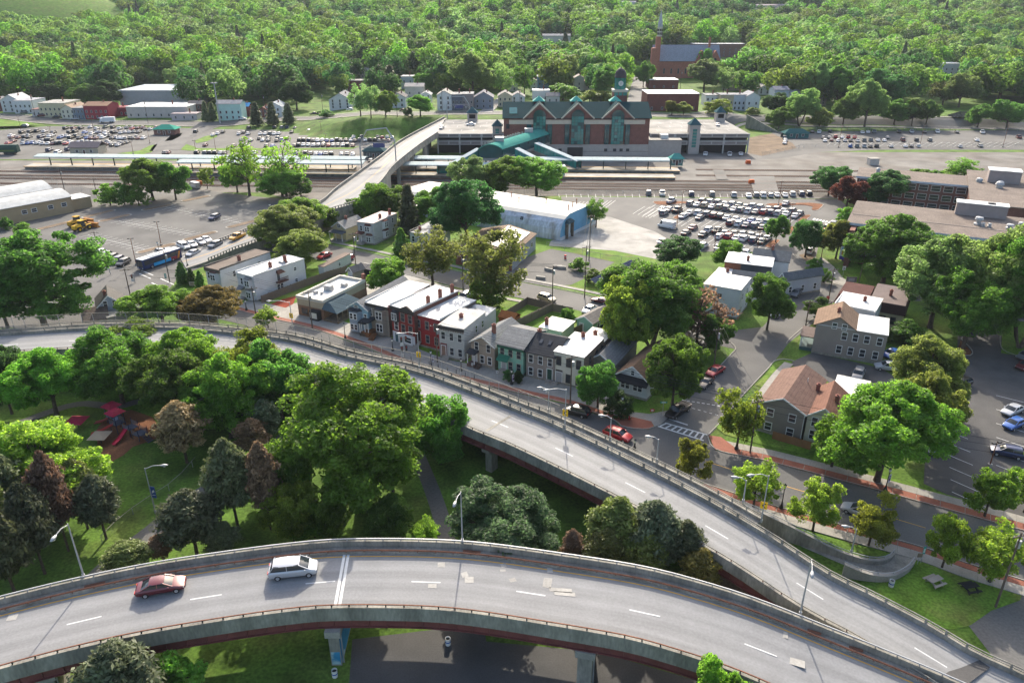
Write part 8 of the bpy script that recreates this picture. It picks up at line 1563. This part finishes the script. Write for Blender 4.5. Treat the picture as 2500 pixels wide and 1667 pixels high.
for lab,b,tp in(('thin walkway lamp post beside the fence end',(1339,1003),(1335,952)),('thin walkway lamp post in front of the bright red suv',(1489,1072),(1491,1020)),('thin walkway lamp post left of the yellow leaved tree',(1603,1125),(1600,1072)),('thin walkway lamp post at the second street tree',(1814,1225),(1818,1172))):cobra(lab,b,tp,6.9,math.pi-.3,1.1)
cobra('thin walkway lamp post on the lawn strip',(2078,1348),(2084,1292),1.8,math.pi-.3,1.0)
def lantern(label,b,tp,banner=True,z0=0.13,globe=False):
 p,h=basetop(b,tp,z0);t=thing('lamp_post',label,'lamp post',p,.5);mb=MB();mb.lathe([(.28,0),(.28,.25),(.16,.5),(.1,.9),(.075,1.4),(.06,h-.75),(.14,h-.7),(.1,h-.6)],10);mb.build('post',m_black,t);mb=MB();mb.lathe([(.1,h-.6),(.2,h-.3),(.19,h-.15),(.05,h)]if not globe else[(.08,h-.6),(.27,h-.42),(.27,h-.2),(.05,h)],8);o=mb.build('lantern',m_lite,t);mb=MB();mb.lathe([(.24,h-.14),(.08,h+.02),(.01,h+.18)],8);mb.build('lantern_cap',m_black,o)
 if banner:mb=MB();mb.box(.1,-.02,h-2.5,.6,.02,h-1.1);s=mb.build('banner',m_flat,t,col=(0.55,0.54,0.58));mb=MB();mb.box(.18,-.03,h-2.2,.52,-.021,h-1.7);mb.box(.18,-.03,h-1.55,.52,-.021,h-1.35);tag(mb.build('emblem',m_flat,s,col=(0.12,0.05,0.16)),kind='stuff')
for lab,b,tp,bn in(('black lantern post in front of the taller red row house',(959,856),(957,827),False),('black lantern post with banner in front of the lower red row house',(1053,894),(1052,856),True),('black lantern post in front of the light grey row house',(1126,905),(1125,876),False),('black lantern post with banner in front of the mint green house',(1249,938),(1248,902),True),('black lantern post with banner before the white bungalow',(1517,1018),(1518,968),True),('black lantern post at the corner beside the young tree',(1797,1096),(1800,1044),False),('black lantern post behind the viaduct near the bright red suv',(1549,1096),(1549,1073),False),('black lantern post between the second and third street tree',(1907,1240),(1912,1182),False),('black lantern post under the large bright maple',(2161,1197),(2170,1143),True),('black lantern post left of the light blue house',(843,826),(841,789),False),('black lantern post in front of the long white house',(602,757),(600,732),False)):lantern(lab,b,tp,bn)
for lab,b,tp,z in(('white globe lamp post on the bridge ramp beside the yellow pickup',(621,584),(616,546),1.9),('white globe lamp post at the foot of the bridge ramp',(458,650),(451,603),.3),('white globe lamp post at the left lot edge',(662,530),(658,498),.1),('white globe lamp post beside the bus',(390,622),(389,591),.1)):lantern(lab,b,tp,False,z,True)
def pole(label,b,tp,kind='wood',z0=0.0,r=.14,terr=False):
 if terr:p=GT(*b);h=HT(tp[0],tp[1],p.y)-p.z
 else:p,h=basetop(b,tp,z0)
 t=thing('utility_pole' if kind=='wood' else 'light_pole',label,'utility pole' if kind=='wood' else 'light pole',p,.3);mb=MB();mb.tube([(0,0,-.2),(0,0,h)],[r,r*.65],7);mb.build('pole',m_pole if kind=='wood' else m_rust if kind=='lot' else m_metal,t)
 if kind=='wood':
  for z in(h-.5,):mb=MB();mb.box(-1.1,-.06,z,1.1,.06,z+.12);c=mb.build('crossarm',m_pole,t);im=MB();im.tube([(0,0,0),(0,0,.2)],.05,5);me=im.mesh('insulator',m_metal);[inst('insulator',me,c,(x,0,z+.12))for x in(-1,-.4,.4,1)]
  if h>7.5:mb=MB();mb.tube([(.3,.1,h-2.2),(.3,.1,h-1.2)],.24,8);mb.build('transformer',m_metal,t)
 if kind=='lot':
  for s in(-1,1):mb=MB();mb.box(s*.5-.3,-.2,h-.12,s*.5+.3,.2,h+.08);mb.build('floodlight',m_black,t)
  mb=MB();mb.lathe([(.35,-.2),(.35,.6),(.01,.6)],8);mb.build('footing',m_conc,t)
 if kind=='mast':
  for i in range(6):a=i*math.pi/3;mb=MB();mb.box(-.4,-.3,-.25,.4,.3,.25);mb.build('floodlight',m_metal,t,(1.4*math.cos(a),1.4*math.sin(a),h),a)
 return p+Vector((0,0,h))
U={}
for nm,lab,b,tp in(('a','wooden utility pole before the cream row house',(1392,985),(1396,868)),('b','wooden utility pole at the right end of the lower red house',(1068,886),(1068,790)),('c','wooden utility pole at the taupe corner house',(1831,1106),(1847,975)),('d','wooden utility pole beside the shaded black suv',(1742,901),(1752,800)),('e','wooden utility pole on the back street before the brick workshop',(1131,722),(1134,622)),('f','tall bare utility pole beside the tilted solar array',(1427,727),(1428,600)),('g','pale utility pole beside the fenced yards',(1348,752),(1347,648)),('h','wooden utility pole on the street by the pinkish roofed house',(870,663),(868,568)),('i','utility pole at the bus intersection, in front of the corner signs',(318,720),(302,655)),('j','utility pole in front of the white flat house with brown roof',(548,705),(537,660)),('k','utility pole in front of the restaurant',(763,802),(757,710)),('l','utility pole by the blue end wall of the arched warehouse',(1438,636),(1424,525)),('m','wooden pole beside the stop sign',(2022,736),(2028,655)),('n','wooden pole beside the small round tree',(1966,800),(1970,733)),('o','utility pole beside the school sign',(2097,690),(2107,604)),('p','leaning utility pole with meter box beside the picnic lawn',(2430,1482),(2482,1300)),('q','thin pole behind the viaduct left of the restaurant',(628,790),(610,700)),('r','black pole at the bus corner',(415,690),(401,612)),('s','utility pole behind the tan shed',(158,466),(148,412)),('u','utility pole behind the railway fence',(238,482),(223,435)),('v','utility pole in the left lot beside the loaders',(242,620),(230,565))):U[nm]=pole(lab,b,tp)
for lab,b,tp in(('dark light pole in the left lot, right of the loaders',(394,600),(385,541)),('dark light pole at the near end of the left lot',(333,648),(317,582)),('light pole in the middle lot, tallest on the left',(1652,560),(1655,500)),('light pole on the upper red island of the middle lot',(1900,502),(1905,443)),('light pole at the top left of the middle lot',(1663,520),(1664,468)),('light pole on the lower red island of the middle lot',(1926,562),(1932,497)),('light pole at the near edge of the middle lot',(1743,616),(1746,561)),('light pole beside the near row of the middle lot',(1849,612),(1854,565)),('light pole in the right lot, left',(2047,361),(2053,307)),('light pole in the right lot, middle',(2245,360),(2252,306)),('light pole in the right lot, right',(2448,360),(2458,302)),('light pole in the far left lot, left',(52,320),(42,286)),('light pole in the far left lot, second',(127,338),(120,309)),('light pole in the far left lot, third',(230,323),(223,288)),('light pole in the far left lot near the lodge',(326,377),(317,345)),('light pole in the far left lot beside the booth',(366,350),(357,312)),('light pole left of the lot entrance',(478,369),(473,343)),('light pole before the split tree',(527,368),(521,328)),('light pole at the foot of the bank',(785,328),(782,297)),('light pole in the lot beside the ramp',(799,373),(796,327)),('dark lamp at the right parking lot edge',(2415,1140),(2430,1080)),('light pole behind the school walk',(2004,634),(2008,590))):pole(lab,b,tp,'lot',r=.11)
pole('very tall lighting mast with a ring of floodlights behind the left lot',(538,303),(522,203),'mast',r=.45,terr=True)
for lab,b,tp in(('wooden pole on the upper street before the white houses',(88,290),(76,232)),('wooden pole on the upper street before the shops',(362,302),(355,245)),('wooden pole on the slope left of the porch house',(788,268),(784,228)),('tall wooden pole behind the bank trees',(970,285),(968,220)),('wooden pole behind the spruces',(645,262),(640,232)),('white pole at the bridge head',(1080,272),(1078,216)),('wooden pole behind the station ridge',(1269,262),(1269,218)),('wooden pole beside the brick office',(1660,225),(1662,172))):pole(lab,b,tp,terr=True)
def wires(label,a,b,offs,sag=.5):
 t=thing('overhead_wire',label,'wire',a);d=b-a;n=Vector((-d.y,d.x,0)).normalized()
 for(o,z)in offs:mb=MB();mb.tube([n*o+d*k/10+Vector((0,0,z-sag*4*(k/10)*(1-k/10)))for k in range(11)],.028,4);mb.build('cable',m_black,t)
far_e=G(2700,1120,8)
for lab,a,b in(('cables from the restaurant pole to the pole by the red houses','k','b'),('cables above the pavement from the red houses to the cream house','b','a'),('cables crossing the side street at the brick corner','a','c'),('cables along the side street from the taupe house','c','d'),('cables along the back street from the pinkish roofed house','h','e'),('cables along the back street past the leaning tree','e','g'),('cables between the pole by the solar array and the warehouse pole','f','l'),('cables from the bus intersection to the white flat houses','i','j'),('cables from the white flat houses to the restaurant','j','k'),('cables at the stop sign street','n','m'),('cables from the stop sign to the school pole','m','o')):wires(lab,U[a],U[b],((-.9,.0),(0,.0),(.9,.0),(.1,-1.8)))
wires('cables along the verge right of the taupe house',U['c'],far_e,((-.9,0),(.9,0),(0,-1.6)))
# fences
def boards(label,pts,h=1.9,col=(0.16,0.125,0.095),w=2.4):
 P=[G(x,y)for x,y in pts];t=thing('board_fence',label,'fence',P[0]);pm=MB()
 for i in range(12):pm.box(i*.2+.01,-.02-.006*(i%2),.05,i*.2+.19,.02,h-.02*(i%3))
 me=pm.mesh('fence_panel',m_flat);po=MB();po.box(-.06,-.06,0,.06,.06,h+.1);pe=po.mesh('fence_post',m_wood)
 for a,b in zip(P[:-1],P[1:]):
  d=b-a;n=max(1,round(d.length/w));rz=math.atan2(d.y,d.x)
  for k in range(n):o=inst('fence_panel',me,t,a-P[0]+d*k/n,rz,col);o.scale=(d.length/n/2.4,1,1);o['kind']='stuff';inst('fence_post',pe,t,a-P[0]+d*k/n,rz)
boards('weathered board fence around the overgrown yard behind the tan gable house',[(1232,780),(1287,744),(1348,758),(1262,800)]);boards('weathered board fence around the sunny lawn behind the mint house',[(1262,802),(1348,760),(1398,770)]);boards('brown board fence beside the mint green garage',[(1365,836),(1445,800),(1446,790)]);boards('long board fence behind the long white house and restaurant',[(640,741),(745,700),(800,680),(848,666)])
sheet('lawn_patch',[(1290,812),(1345,776),(1392,786),(1375,812),(1335,832)],.05,m_lawn)
def lf(lab,pts,h=1.8,z=0.0):P=crom([G(x,y,z)for x,y in pts],3.0);linkfence(lab,P,normals(P),0,h,6.0,mp=m_metal)
lf('chain link fence along the front of the gravel bank',[(1860,382),(1945,366),(2000,361),(2500,362)]);lf('chain link fence behind the right lot',[(1890,320),(2050,318),(2300,320),(2500,322)],2.2);lf('chain link fence between the railway and the tan shed yard',[(0,444),(110,444),(150,458),(245,480)],2.2);lf('chain link fence along the slip road in the park',[(250,1325),(300,1275),(370,1225),(430,1185),(480,1130)],1.1);lf('wire fence along the weedy edge of the gravel yard',[(1335,600),(1400,614),(1480,632),(1560,640)],1.2);lf('chain link fence along the tracks above the middle lot',[(1200,476),(1500,474),(1900,476)],1.6)
# tilted solar array
p0,p1=G(1509,636,2.6),G(1545,652,2.6);a,b,c=G(1441,682,3.0),G(1540,634,3.4),G(1467,702,.9);t=thing('solar_array','tilted ground mounted solar array of dark panels','solar array',a);u=(b-a);v=(c-a);pm=MB();nu,nv=14,4;uu,vv=u/nu,v/nv;g=.03;up=u.cross(v).normalized();up=up if up.z>0 else-up
q=[uu*g+vv*g*2,uu*(1-g)+vv*g*2,uu*(1-g)+vv*(1-g*2),uu*g+vv*(1-g*2)];pm.add([x for x in q]+[x+up*.05 for x in q],[(0,1,2,3),(7,6,5,4),(0,4,5,1),(1,5,6,2),(2,6,7,3),(3,7,4,0)]);me=pm.mesh('solar_panel',m_solar)
for i in range(nu):
 for j in range(nv):inst('solar_panel',me,t,uu*i+vv*j)
for f in(.25,.75):mb=MB();s=v*f-up*.06;mb.bar(s,s+u,.1,.1);mb.build('support_rail',m_metal,t)
for i in(1,4,7,10,13):s=uu*i+v*.5-up*.1;mb=MB();mb.tube([(s.x,s.y,-a.z),tuple(s)],.1);mb.build('support_post',m_metal,t)
mb=MB();q=[x-up*.035 for x in(Vector(),u,u+v,v)];mb.add(q,[(0,1,2,3)]);mb.build('backing_frame',m_white,t)
# playground
p=G(292,1052);t=thing('playground','red roofed climbing frame with slides on wood chips','playground',p,-.5);RD=(0.36,0.015,0.05)
def pg(f,nm,mat=m_flat,col=RD):q=MB();f(q);return q.build(nm,mat,t,col=col)
for(x,y,zd,h,rf)in((-3.2,1.5,1.2,3.6,1),(0,0,1.6,4.0,1),(2.6,.4,1.3,2.6,0),(5.0,.2,1.0,2.4,0)):
 pg(lambda q:q.box(x-.8,y-.8,zd-.1,x+.8,y+.8,zd),'platform',col=(0.07,0.08,0.12))
 for sx_ in(-.8,.8):
  for sy in(-.8,.8):pg(lambda q:q.tube([(x+sx_,y+sy,0),(x+sx_,y+sy,h-.5 if rf else zd+1.1)],.06),'post',col=(0.02,0.03,0.08))
 if rf:pg(lambda q:q.loft([[(x-1.2,y-1.2,h-.5),(x+1.2,y-1.2,h-.5),(x+1.2,y+1.2,h-.5),(x-1.2,y+1.2,h-.5)],[(x-.5,y-.5,h),(x+.5,y-.5,h),(x+.5,y+.5,h),(x-.5,y+.5,h)]]),'canopy')
 for s in(-1,1):pg(lambda q:[q.box(x-.75+k*.3,y+s*.8-.02,zd,x-.7+k*.3,y+s*.8+.02,zd+.8)for k in range(6)],'railing',col=(0.25,0.28,0.34))['kind']='stuff'
for(x0,y0,z0,x1,y1,c)in((0,-.8,1.6,-2.6,-3.2,(0.45,0.05,0.04)),(-3.2,.7,1.2,-5.4,-.6,(0.3,0.06,0.05)),(2.6,-.4,1.3,3.4,-3.4,(0.5,0.02,0.06))):
 a,b=Vector((x0,y0,z0)),Vector((x1,y1,.25));n=(b-a).cross(Vector((0,0,1))).normalized()*.35;mid=a.lerp(b,.55)-Vector((0,0,.2));h=Vector((0,0,.22));pg(lambda q:q.loft([[s-n+h,s-n*.9,s+n*.9,s+n+h,s+n*.8+h*.3,s-n*.8+h*.3]for s in(a,mid,b)]),'slide',col=c)
pg(lambda q:q.loft([[(-2.4,.6,1.2),(-2.4,1.6,1.2),(-2.4,1.6,1.1),(-2.4,.6,1.1)],[(-1.6,.3,1.7),(-1.6,1.3,1.7),(-1.6,1.3,1.6),(-1.6,.3,1.6)],[(-.8,0,1.6),(-.8,.8,1.6),(-.8,.8,1.5),(-.8,0,1.5)]]),'bridge',col=(0.2,0.25,0.35))
for i in range(5):pg(lambda q:q.box(5.8+i*.35,-.3,.9-i*.18,6.1+i*.35,.7,.95-i*.18),'step',col=(0.06,0.07,0.1))
for lab,b,tp,col,w in(('small red umbrella canopy left of the playground frame',(192,1045),1018,RD,1.5),('beige umbrella canopy in front of the playground frame',(248,1082),1055,(0.36,0.28,0.2),1.4)):
 p,h=basetop(b,(b[0],tp),0);o=thing('shade_canopy',lab,'canopy',p);mb=MB();mb.tube([(0,0,0),(0,0,h-.2)],.07);mb.build('post',m_black,o);mb=MB();mb.add([(-w,-w,h-.6),(w,-w,h-.6),(w,w,h-.6),(-w,w,h-.6),(0,0,h)],[(0,1,4),(1,2,4),(2,3,4),(3,0,4)]);mb.build('canopy',m_flat,o,col=col)
# picnic tables, bins, signs
def picnic(label,px,rz,col):
 o=thing('picnic_table',label,'picnic table',G(*px,.05),rz)
 mb=MB()
 for i in range(5):q=MB();q.box(-.95,-.4+i*.165,.72,.95,-.4+i*.165+.145,.76);q.build('table_plank',m_flat,o,col=col)
 for s in(-1,1):
  for k in range(2):q=MB();y=s*(.72+k*.16);q.box(-.95,y-.07,.43,.95,y+.07,.47);q.build('bench_plank',m_flat,o,col=col)
 for x in(-.6,.6):q=MB();q.bar((x,-.75,0),(x,.1,.71),.08,.08);q.bar((x+.085,.75,0),(x+.085,-.1,.71),.08,.08);q.box(x-.05,-.8,.36,x+.13,.8,.425);tag(q.build('frame',m_flat,o,col=col),kind='stuff')
picnic('pale wooden picnic table on the lawn by the curved wall',(2280,1424),.4,(0.33,0.29,0.25));picnic('black picnic table shaded by the street tree',(2366,1440),.2,(0.02,0.02,0.022))
def barrel(label,px):o=thing('litter_bin',label,'litter bin',G(*px,.03));mb=MB();mb.lathe([(.01,0),(.29,0),(.3,.3),(.29,.32),(.3,.6),(.29,.62),(.3,.9),(.27,.9),(.26,.6)],14);mb.build('drum',m_white,o);mb=MB();mb.lathe([(.305,.38),(.305,.55)],14);mb.build('band',m_flat,o,col=(0.03,0.08,0.3));mb=MB();mb.lathe([(.26,.7),(.01,.7)],12);mb.build('liner',m_black,o)
barrel('white drum litter bin beside the curved block wall',(2175,1430));barrel('white drum litter bin beside the path under the near viaduct',(1094,1572));barrel('white drum beside the mural pier',(818,1650))
def sign(label,b,tp,w,h,col,col2=None,text=None,cat='sign',z0=.1,shape=None,rz=0.0,tc=(0.8,0.8,0.8),mp=None):
 p,H=basetop(b,tp,z0);o=thing('road_sign',label,cat,p,rz);mb=MB();mb.tube([(0,.05,0),(0,.05,H)],.035);mb.build('post',mp or m_metal,o);mb=MB()
 if shape:mb.add([(w/2*math.cos(math.pi/8+k*math.pi/4),0,H-w/2+w/2*math.sin(math.pi/8+k*math.pi/4))for k in range(8)],[tuple(range(8))])
 else:mb.box(-w/2,-.02,H-h,w/2,.02,H)
 f=mb.build('sign_face',m_flat,o,col=col)
 if text:
  cu=bpy.data.curves.new('lettering','FONT');cu.body=text;cu.size=.3;cu.align_x='CENTER';cu.align_y='CENTER';to=bpy.data.objects.new('tmp',cu);COL.objects.link(to);dg=bpy.context.evaluated_depsgraph_get();me=bpy.data.meshes.new_from_object(to.evaluated_get(dg));bpy.data.objects.remove(to);me.materials.clear();me.materials.append(m_white);q=inst('lettering',me,f,(0,-.03,H-(w/2 if shape else h/2)));q.rotation_euler=(math.pi/2,0,0);q['kind']='stuff'
 elif col2:mb=MB();mb.box(-w*.3,-.028,H-h*.8,w*.3,-.022,H-h*.25);mb.build('print',m_flat,f,col=col2)
sign('red octagonal stop sign on the side street',(2019,740),(2019,722),.8,.8,(0.5,.015,.02),text='STOP',shape=1,rz=-.5)
sign('green street name sign at the crosswalk corner',(1617,1018),(1618,980),1.2,.3,(0.02,0.2,0.12),(0.55,0.6,0.58));sign('small red yard sign at the crosswalk corner',(1592,1008),(1592,998),.7,.5,(0.5,0.02,0.03),(0.7,0.6,0.6));sign('white street sign before the tan gabled row house',(1153,898),(1152,886),.35,.5,(0.6,0.6,0.6),(0.2,0.2,0.2));sign('white street sign before the mint green house',(1214,925),(1212,905),.4,.5,(0.6,0.6,0.6),(0.2,0.2,0.2));sign('green street sign at the picnic lawn',(2248,1374),(2254,1334),.3,1.1,(0.03,0.3,0.25),(0.5,0.6,0.58));sign('round brown sign seen from behind at the ramp end',(2240,1377),(2242,1350),.6,.6,(0.2,0.15,0.1));sign('grey sign between the black lamp and the yellowish street tree',(2052,1285),(2056,1252),.3,.5,(0.3,0.3,0.3));sign('school sign board on two posts before the brick wing',(2077,692),(2077,676),2.6,1.4,(0.16,0.13,0.14),(0.3,0.28,0.3));sign('white notice sign on the school lawn',(2057,676),(2058,650),.8,1.0,(0.62,0.62,0.62),(0.3,0.3,0.3));sign('green street name sign at the bus intersection',(408,695),(402,668),.5,1.2,(0.02,0.25,0.2),(0.4,0.5,0.5));sign('pale wooden notice board beside the conical trees',(470,700),(470,688),1.4,1.0,(0.5,0.42,0.3),(0.3,0.22,0.15))
p=G(2064,645);o=thing('banner_sign','colourful banner sign hung on the brick school wall','banner',Vector((p.x,p.y,0)),rz+0 if 0 else-.25);mb=MB();mb.box(-1.9,-.05,1.2,2.2,0,4.8);mb.build('banner',m_flat,o,col=(0.6,0.6,0.62));mb=MB();mb.box(-1.9,-.06,1.2,2.2,-.051,2.2);mb.build('banner_band',m_flat,o,col=(0.08,0.05,0.3));mb=MB();mb.box(-1.6,-.06,4.0,1.2,-.051,4.5);mb.build('banner_title',m_flat,o,col=(0.1,0.4,0.45))
for i,c in enumerate(((0.5,0.25,0.03),(0.05,0.3,0.1),(0.5,0.05,0.12),(0.05,0.2,0.45))):mb=MB();mb.box(-1.5+i*.85,-.065,2.5,-.8+i*.85,-.052,3.6);mb.build('banner_picture',m_flat,o,col=c)
# traffic signals
def signal(label,b,tp,z0=.1,heads=2):
 p,H=basetop(b,tp,z0);o=thing('traffic_signal',label,'traffic light',p,.4);mb=MB();mb.tube([(0,0,0),(0,0,H)],.1,8);mb.build('pole',m_metal,o)
 for s in(-1,1)[:heads]:
  for z in(H-1.2,)if heads<2 else(H-1.2,H-3.2)[:2]:
   mb=MB();mb.box(s*.45-.18,-.18,z,s*.45+.18,.18,z+1.05);hd_=mb.build('signal_head',m_black,o)
   for k in range(3):q=MB();q.lathe([(.12,0),(.01,.02)],8);l=q.build('signal_lens',[m_red,m_rust,m_tealdark][k],hd_,(s*.45,-.19,z+.85-k*.33));l.rotation_euler=(math.pi/2,0,0)
 for z in(H-2.0,H-4.4):mb=MB();mb.box(-.75,-.13,z,-.1,-.1,z+.7);mb.build('signal_sign',m_white,o)
signal('pale traffic signal pole in front of the red row houses',(988,874),(984,820));signal('traffic signal at the bus intersection, left corner',(270,670),(263,640),heads=1);signal('traffic signal at the bus intersection beside the crosswalk',(330,690),(328,668),heads=1)
# small street things
for i in range(8):x,y=1004+i*22,880+i*6.5;p=G(x,y,.13);o=thing('bollard','slim dark bollard on the brick strip, %s from the left'%ORD[i],'bollard',p,0,'bollards before the red row houses');mb=MB();mb.lathe([(.09,0),(.07,.1),(.06,.8),(.09,.85),(.01,.95)],8);mb.build('post',m_black,o)
p=G(1536,1024,.13);o=thing('fire_hydrant','small red fire hydrant on the brick corner','hydrant',p);mb=MB();mb.lathe([(.18,0),(.18,.08),(.12,.1),(.12,.5),(.16,.52),(.12,.66),(.03,.75),(.01,.8)],10);mb.build('barrel',m_flat,o,col=(0.4,.02,.02));mb=MB();mb.tube([(-.22,0,.42),(.22,0,.42)],.06);mb.build('outlets',m_white,o)
for i,(x,y,r)in enumerate(((1361,654,.4),(1371,656,.2),(1340,661,-.2),(1320,681,0),(1398,652,.3))):p=G(x,y,.03);o=thing('concrete_block','concrete barrier block on the gravel yard, %s of five'%ORD[i],'barrier',p,r-.4,'barrier blocks on the gravel yard');mb=MB();mb.loft([[(-1.2,-.35,0),(1.2,-.35,0),(1.2,.35,0),(-1.2,.35,0)],[(-1.2,-.3,.7),(1.2,-.3,.7),(1.2,.3,.7),(-1.2,.3,.7)]]);mb.build('block',m_conc,o)
p=G(1380,632);o=thing('red_drum','red drum beside the concrete blocks','drum',p);mb=MB();mb.lathe([(.01,0),(.32,0),(.3,1.1),(.01,1.1)],12);mb.build('drum',m_flat,o,col=(0.5,0.03,0.02));mb=MB();mb.lathe([(.32,.5),(.32,.7)],12);mb.build('band',m_white,o)
for lab,b,c in(('orange barrier at the end of the platforms',(1826,400),(0.6,.1,.02)),('orange barrier between the tracks',(1834,448),(0.6,.12,.02)),('orange box beside the silver utility van',(488,451),(0.5,.12,.03))):p=G(*b);o=thing('barrier',lab,'barrier',p);mb=MB();mb.box(-1.1,-.4,0,1.1,.4,1.1);mb.box(-.9,-.45,1.103,.9,.45,1.5);tag(mb.build('barrier_body',m_flat,o,col=c),kind='stuff')
p=G(2130,402);o=thing('equipment_cabinet','pale equipment cabinet on the gravel bank','cabinet',p);mb=MB();mb.box(-2,-1.5,0,2,1.5,2.6);mb.build('cabinet',m_flat,o,col=(0.45,0.42,0.38));mb=MB();mb.box(-2.2,-1.7,2.603,2.2,1.7,2.8);mb.build('cabinet_roof',m_conc,o)
sheet('pond',[(2312,281),(2345,272),(2400,274),(2420,280),(2380,286),(2330,287)],5.0,m_glass)
p=G(902,668);o=thing('carport','black fabric carport with curved roof beside the garden shed','carport',p,-.5);mb=MB();mb.loft([[(x,-2,0),(x,-2,1.9),(x,0,2.6),(x,2,1.9),(x,2,0),(x,1.95,0),(x,1.95,1.85),(x,0,2.52),(x,-1.95,1.85),(x,-1.95,0)]for x in(-2.6,2.6)]);mb.build('cover',m_black,o)
for x in(-2.6,0,2.6):mb=MB();mb.tube([(x,-2.03,0),(x,-2.03,1.92),(x,0,2.64),(x,2.03,1.92),(x,2.03,0)],.04,5);mb.build('hoop',m_metal,o)
p=G(1244,792);o=thing('garden_shed','orange wooden shed roof behind the tan gable house','shed',p,-.5);mb=MB();mb.box(-1.8,-1.5,0,1.8,1.5,2);mb.build('wall',m_flat,o,col=(0.3,0.1,0.03));gable_roof(o,3.6,3,2,.9,(0.32,0.12,0.04),'x',.2,x0=-1.8,y0=-1.5)
for i,(x,y,w_,h_)in enumerate(((1300,826,4.2,3.4),)):
 o=thing('house_annex','low white flat roofed annex behind the taupe row house','annex',G(1330,850),-.5);mb=MB();mb.box(-2.4,2.4,0,2.6,8.4,3.2);mb.build('wall',m_siding,o,col=(0.35,0.48,0.42));mb=MB();mb.box(-2.6,2.2,3.203,2.8,8.6,3.35);mb.build('roof',m_roofw,o);chimney(o,-1.6,4,3.2,1.6)
# air between the camera and the hills
hz=bpy.data.materials.new('haze');hz.use_nodes=True;hn=hz.node_tree.nodes;hn.remove(hn['Principled BSDF']);pv=hn.new('ShaderNodeVolumePrincipled');pv.inputs['Density'].default_value=0.00006;pv.inputs['Color'].default_value=(0.82,0.90,1.0,1);pv.inputs['Anisotropy'].default_value=0.0
hz.node_tree.links.new(pv.outputs[0],hn['Material Output'].inputs['Volume']);mb=MB();mb.box(-2800,-120,-1.6,2800,4200,330);tag(mb.build('haze',hz),kind='stuff')
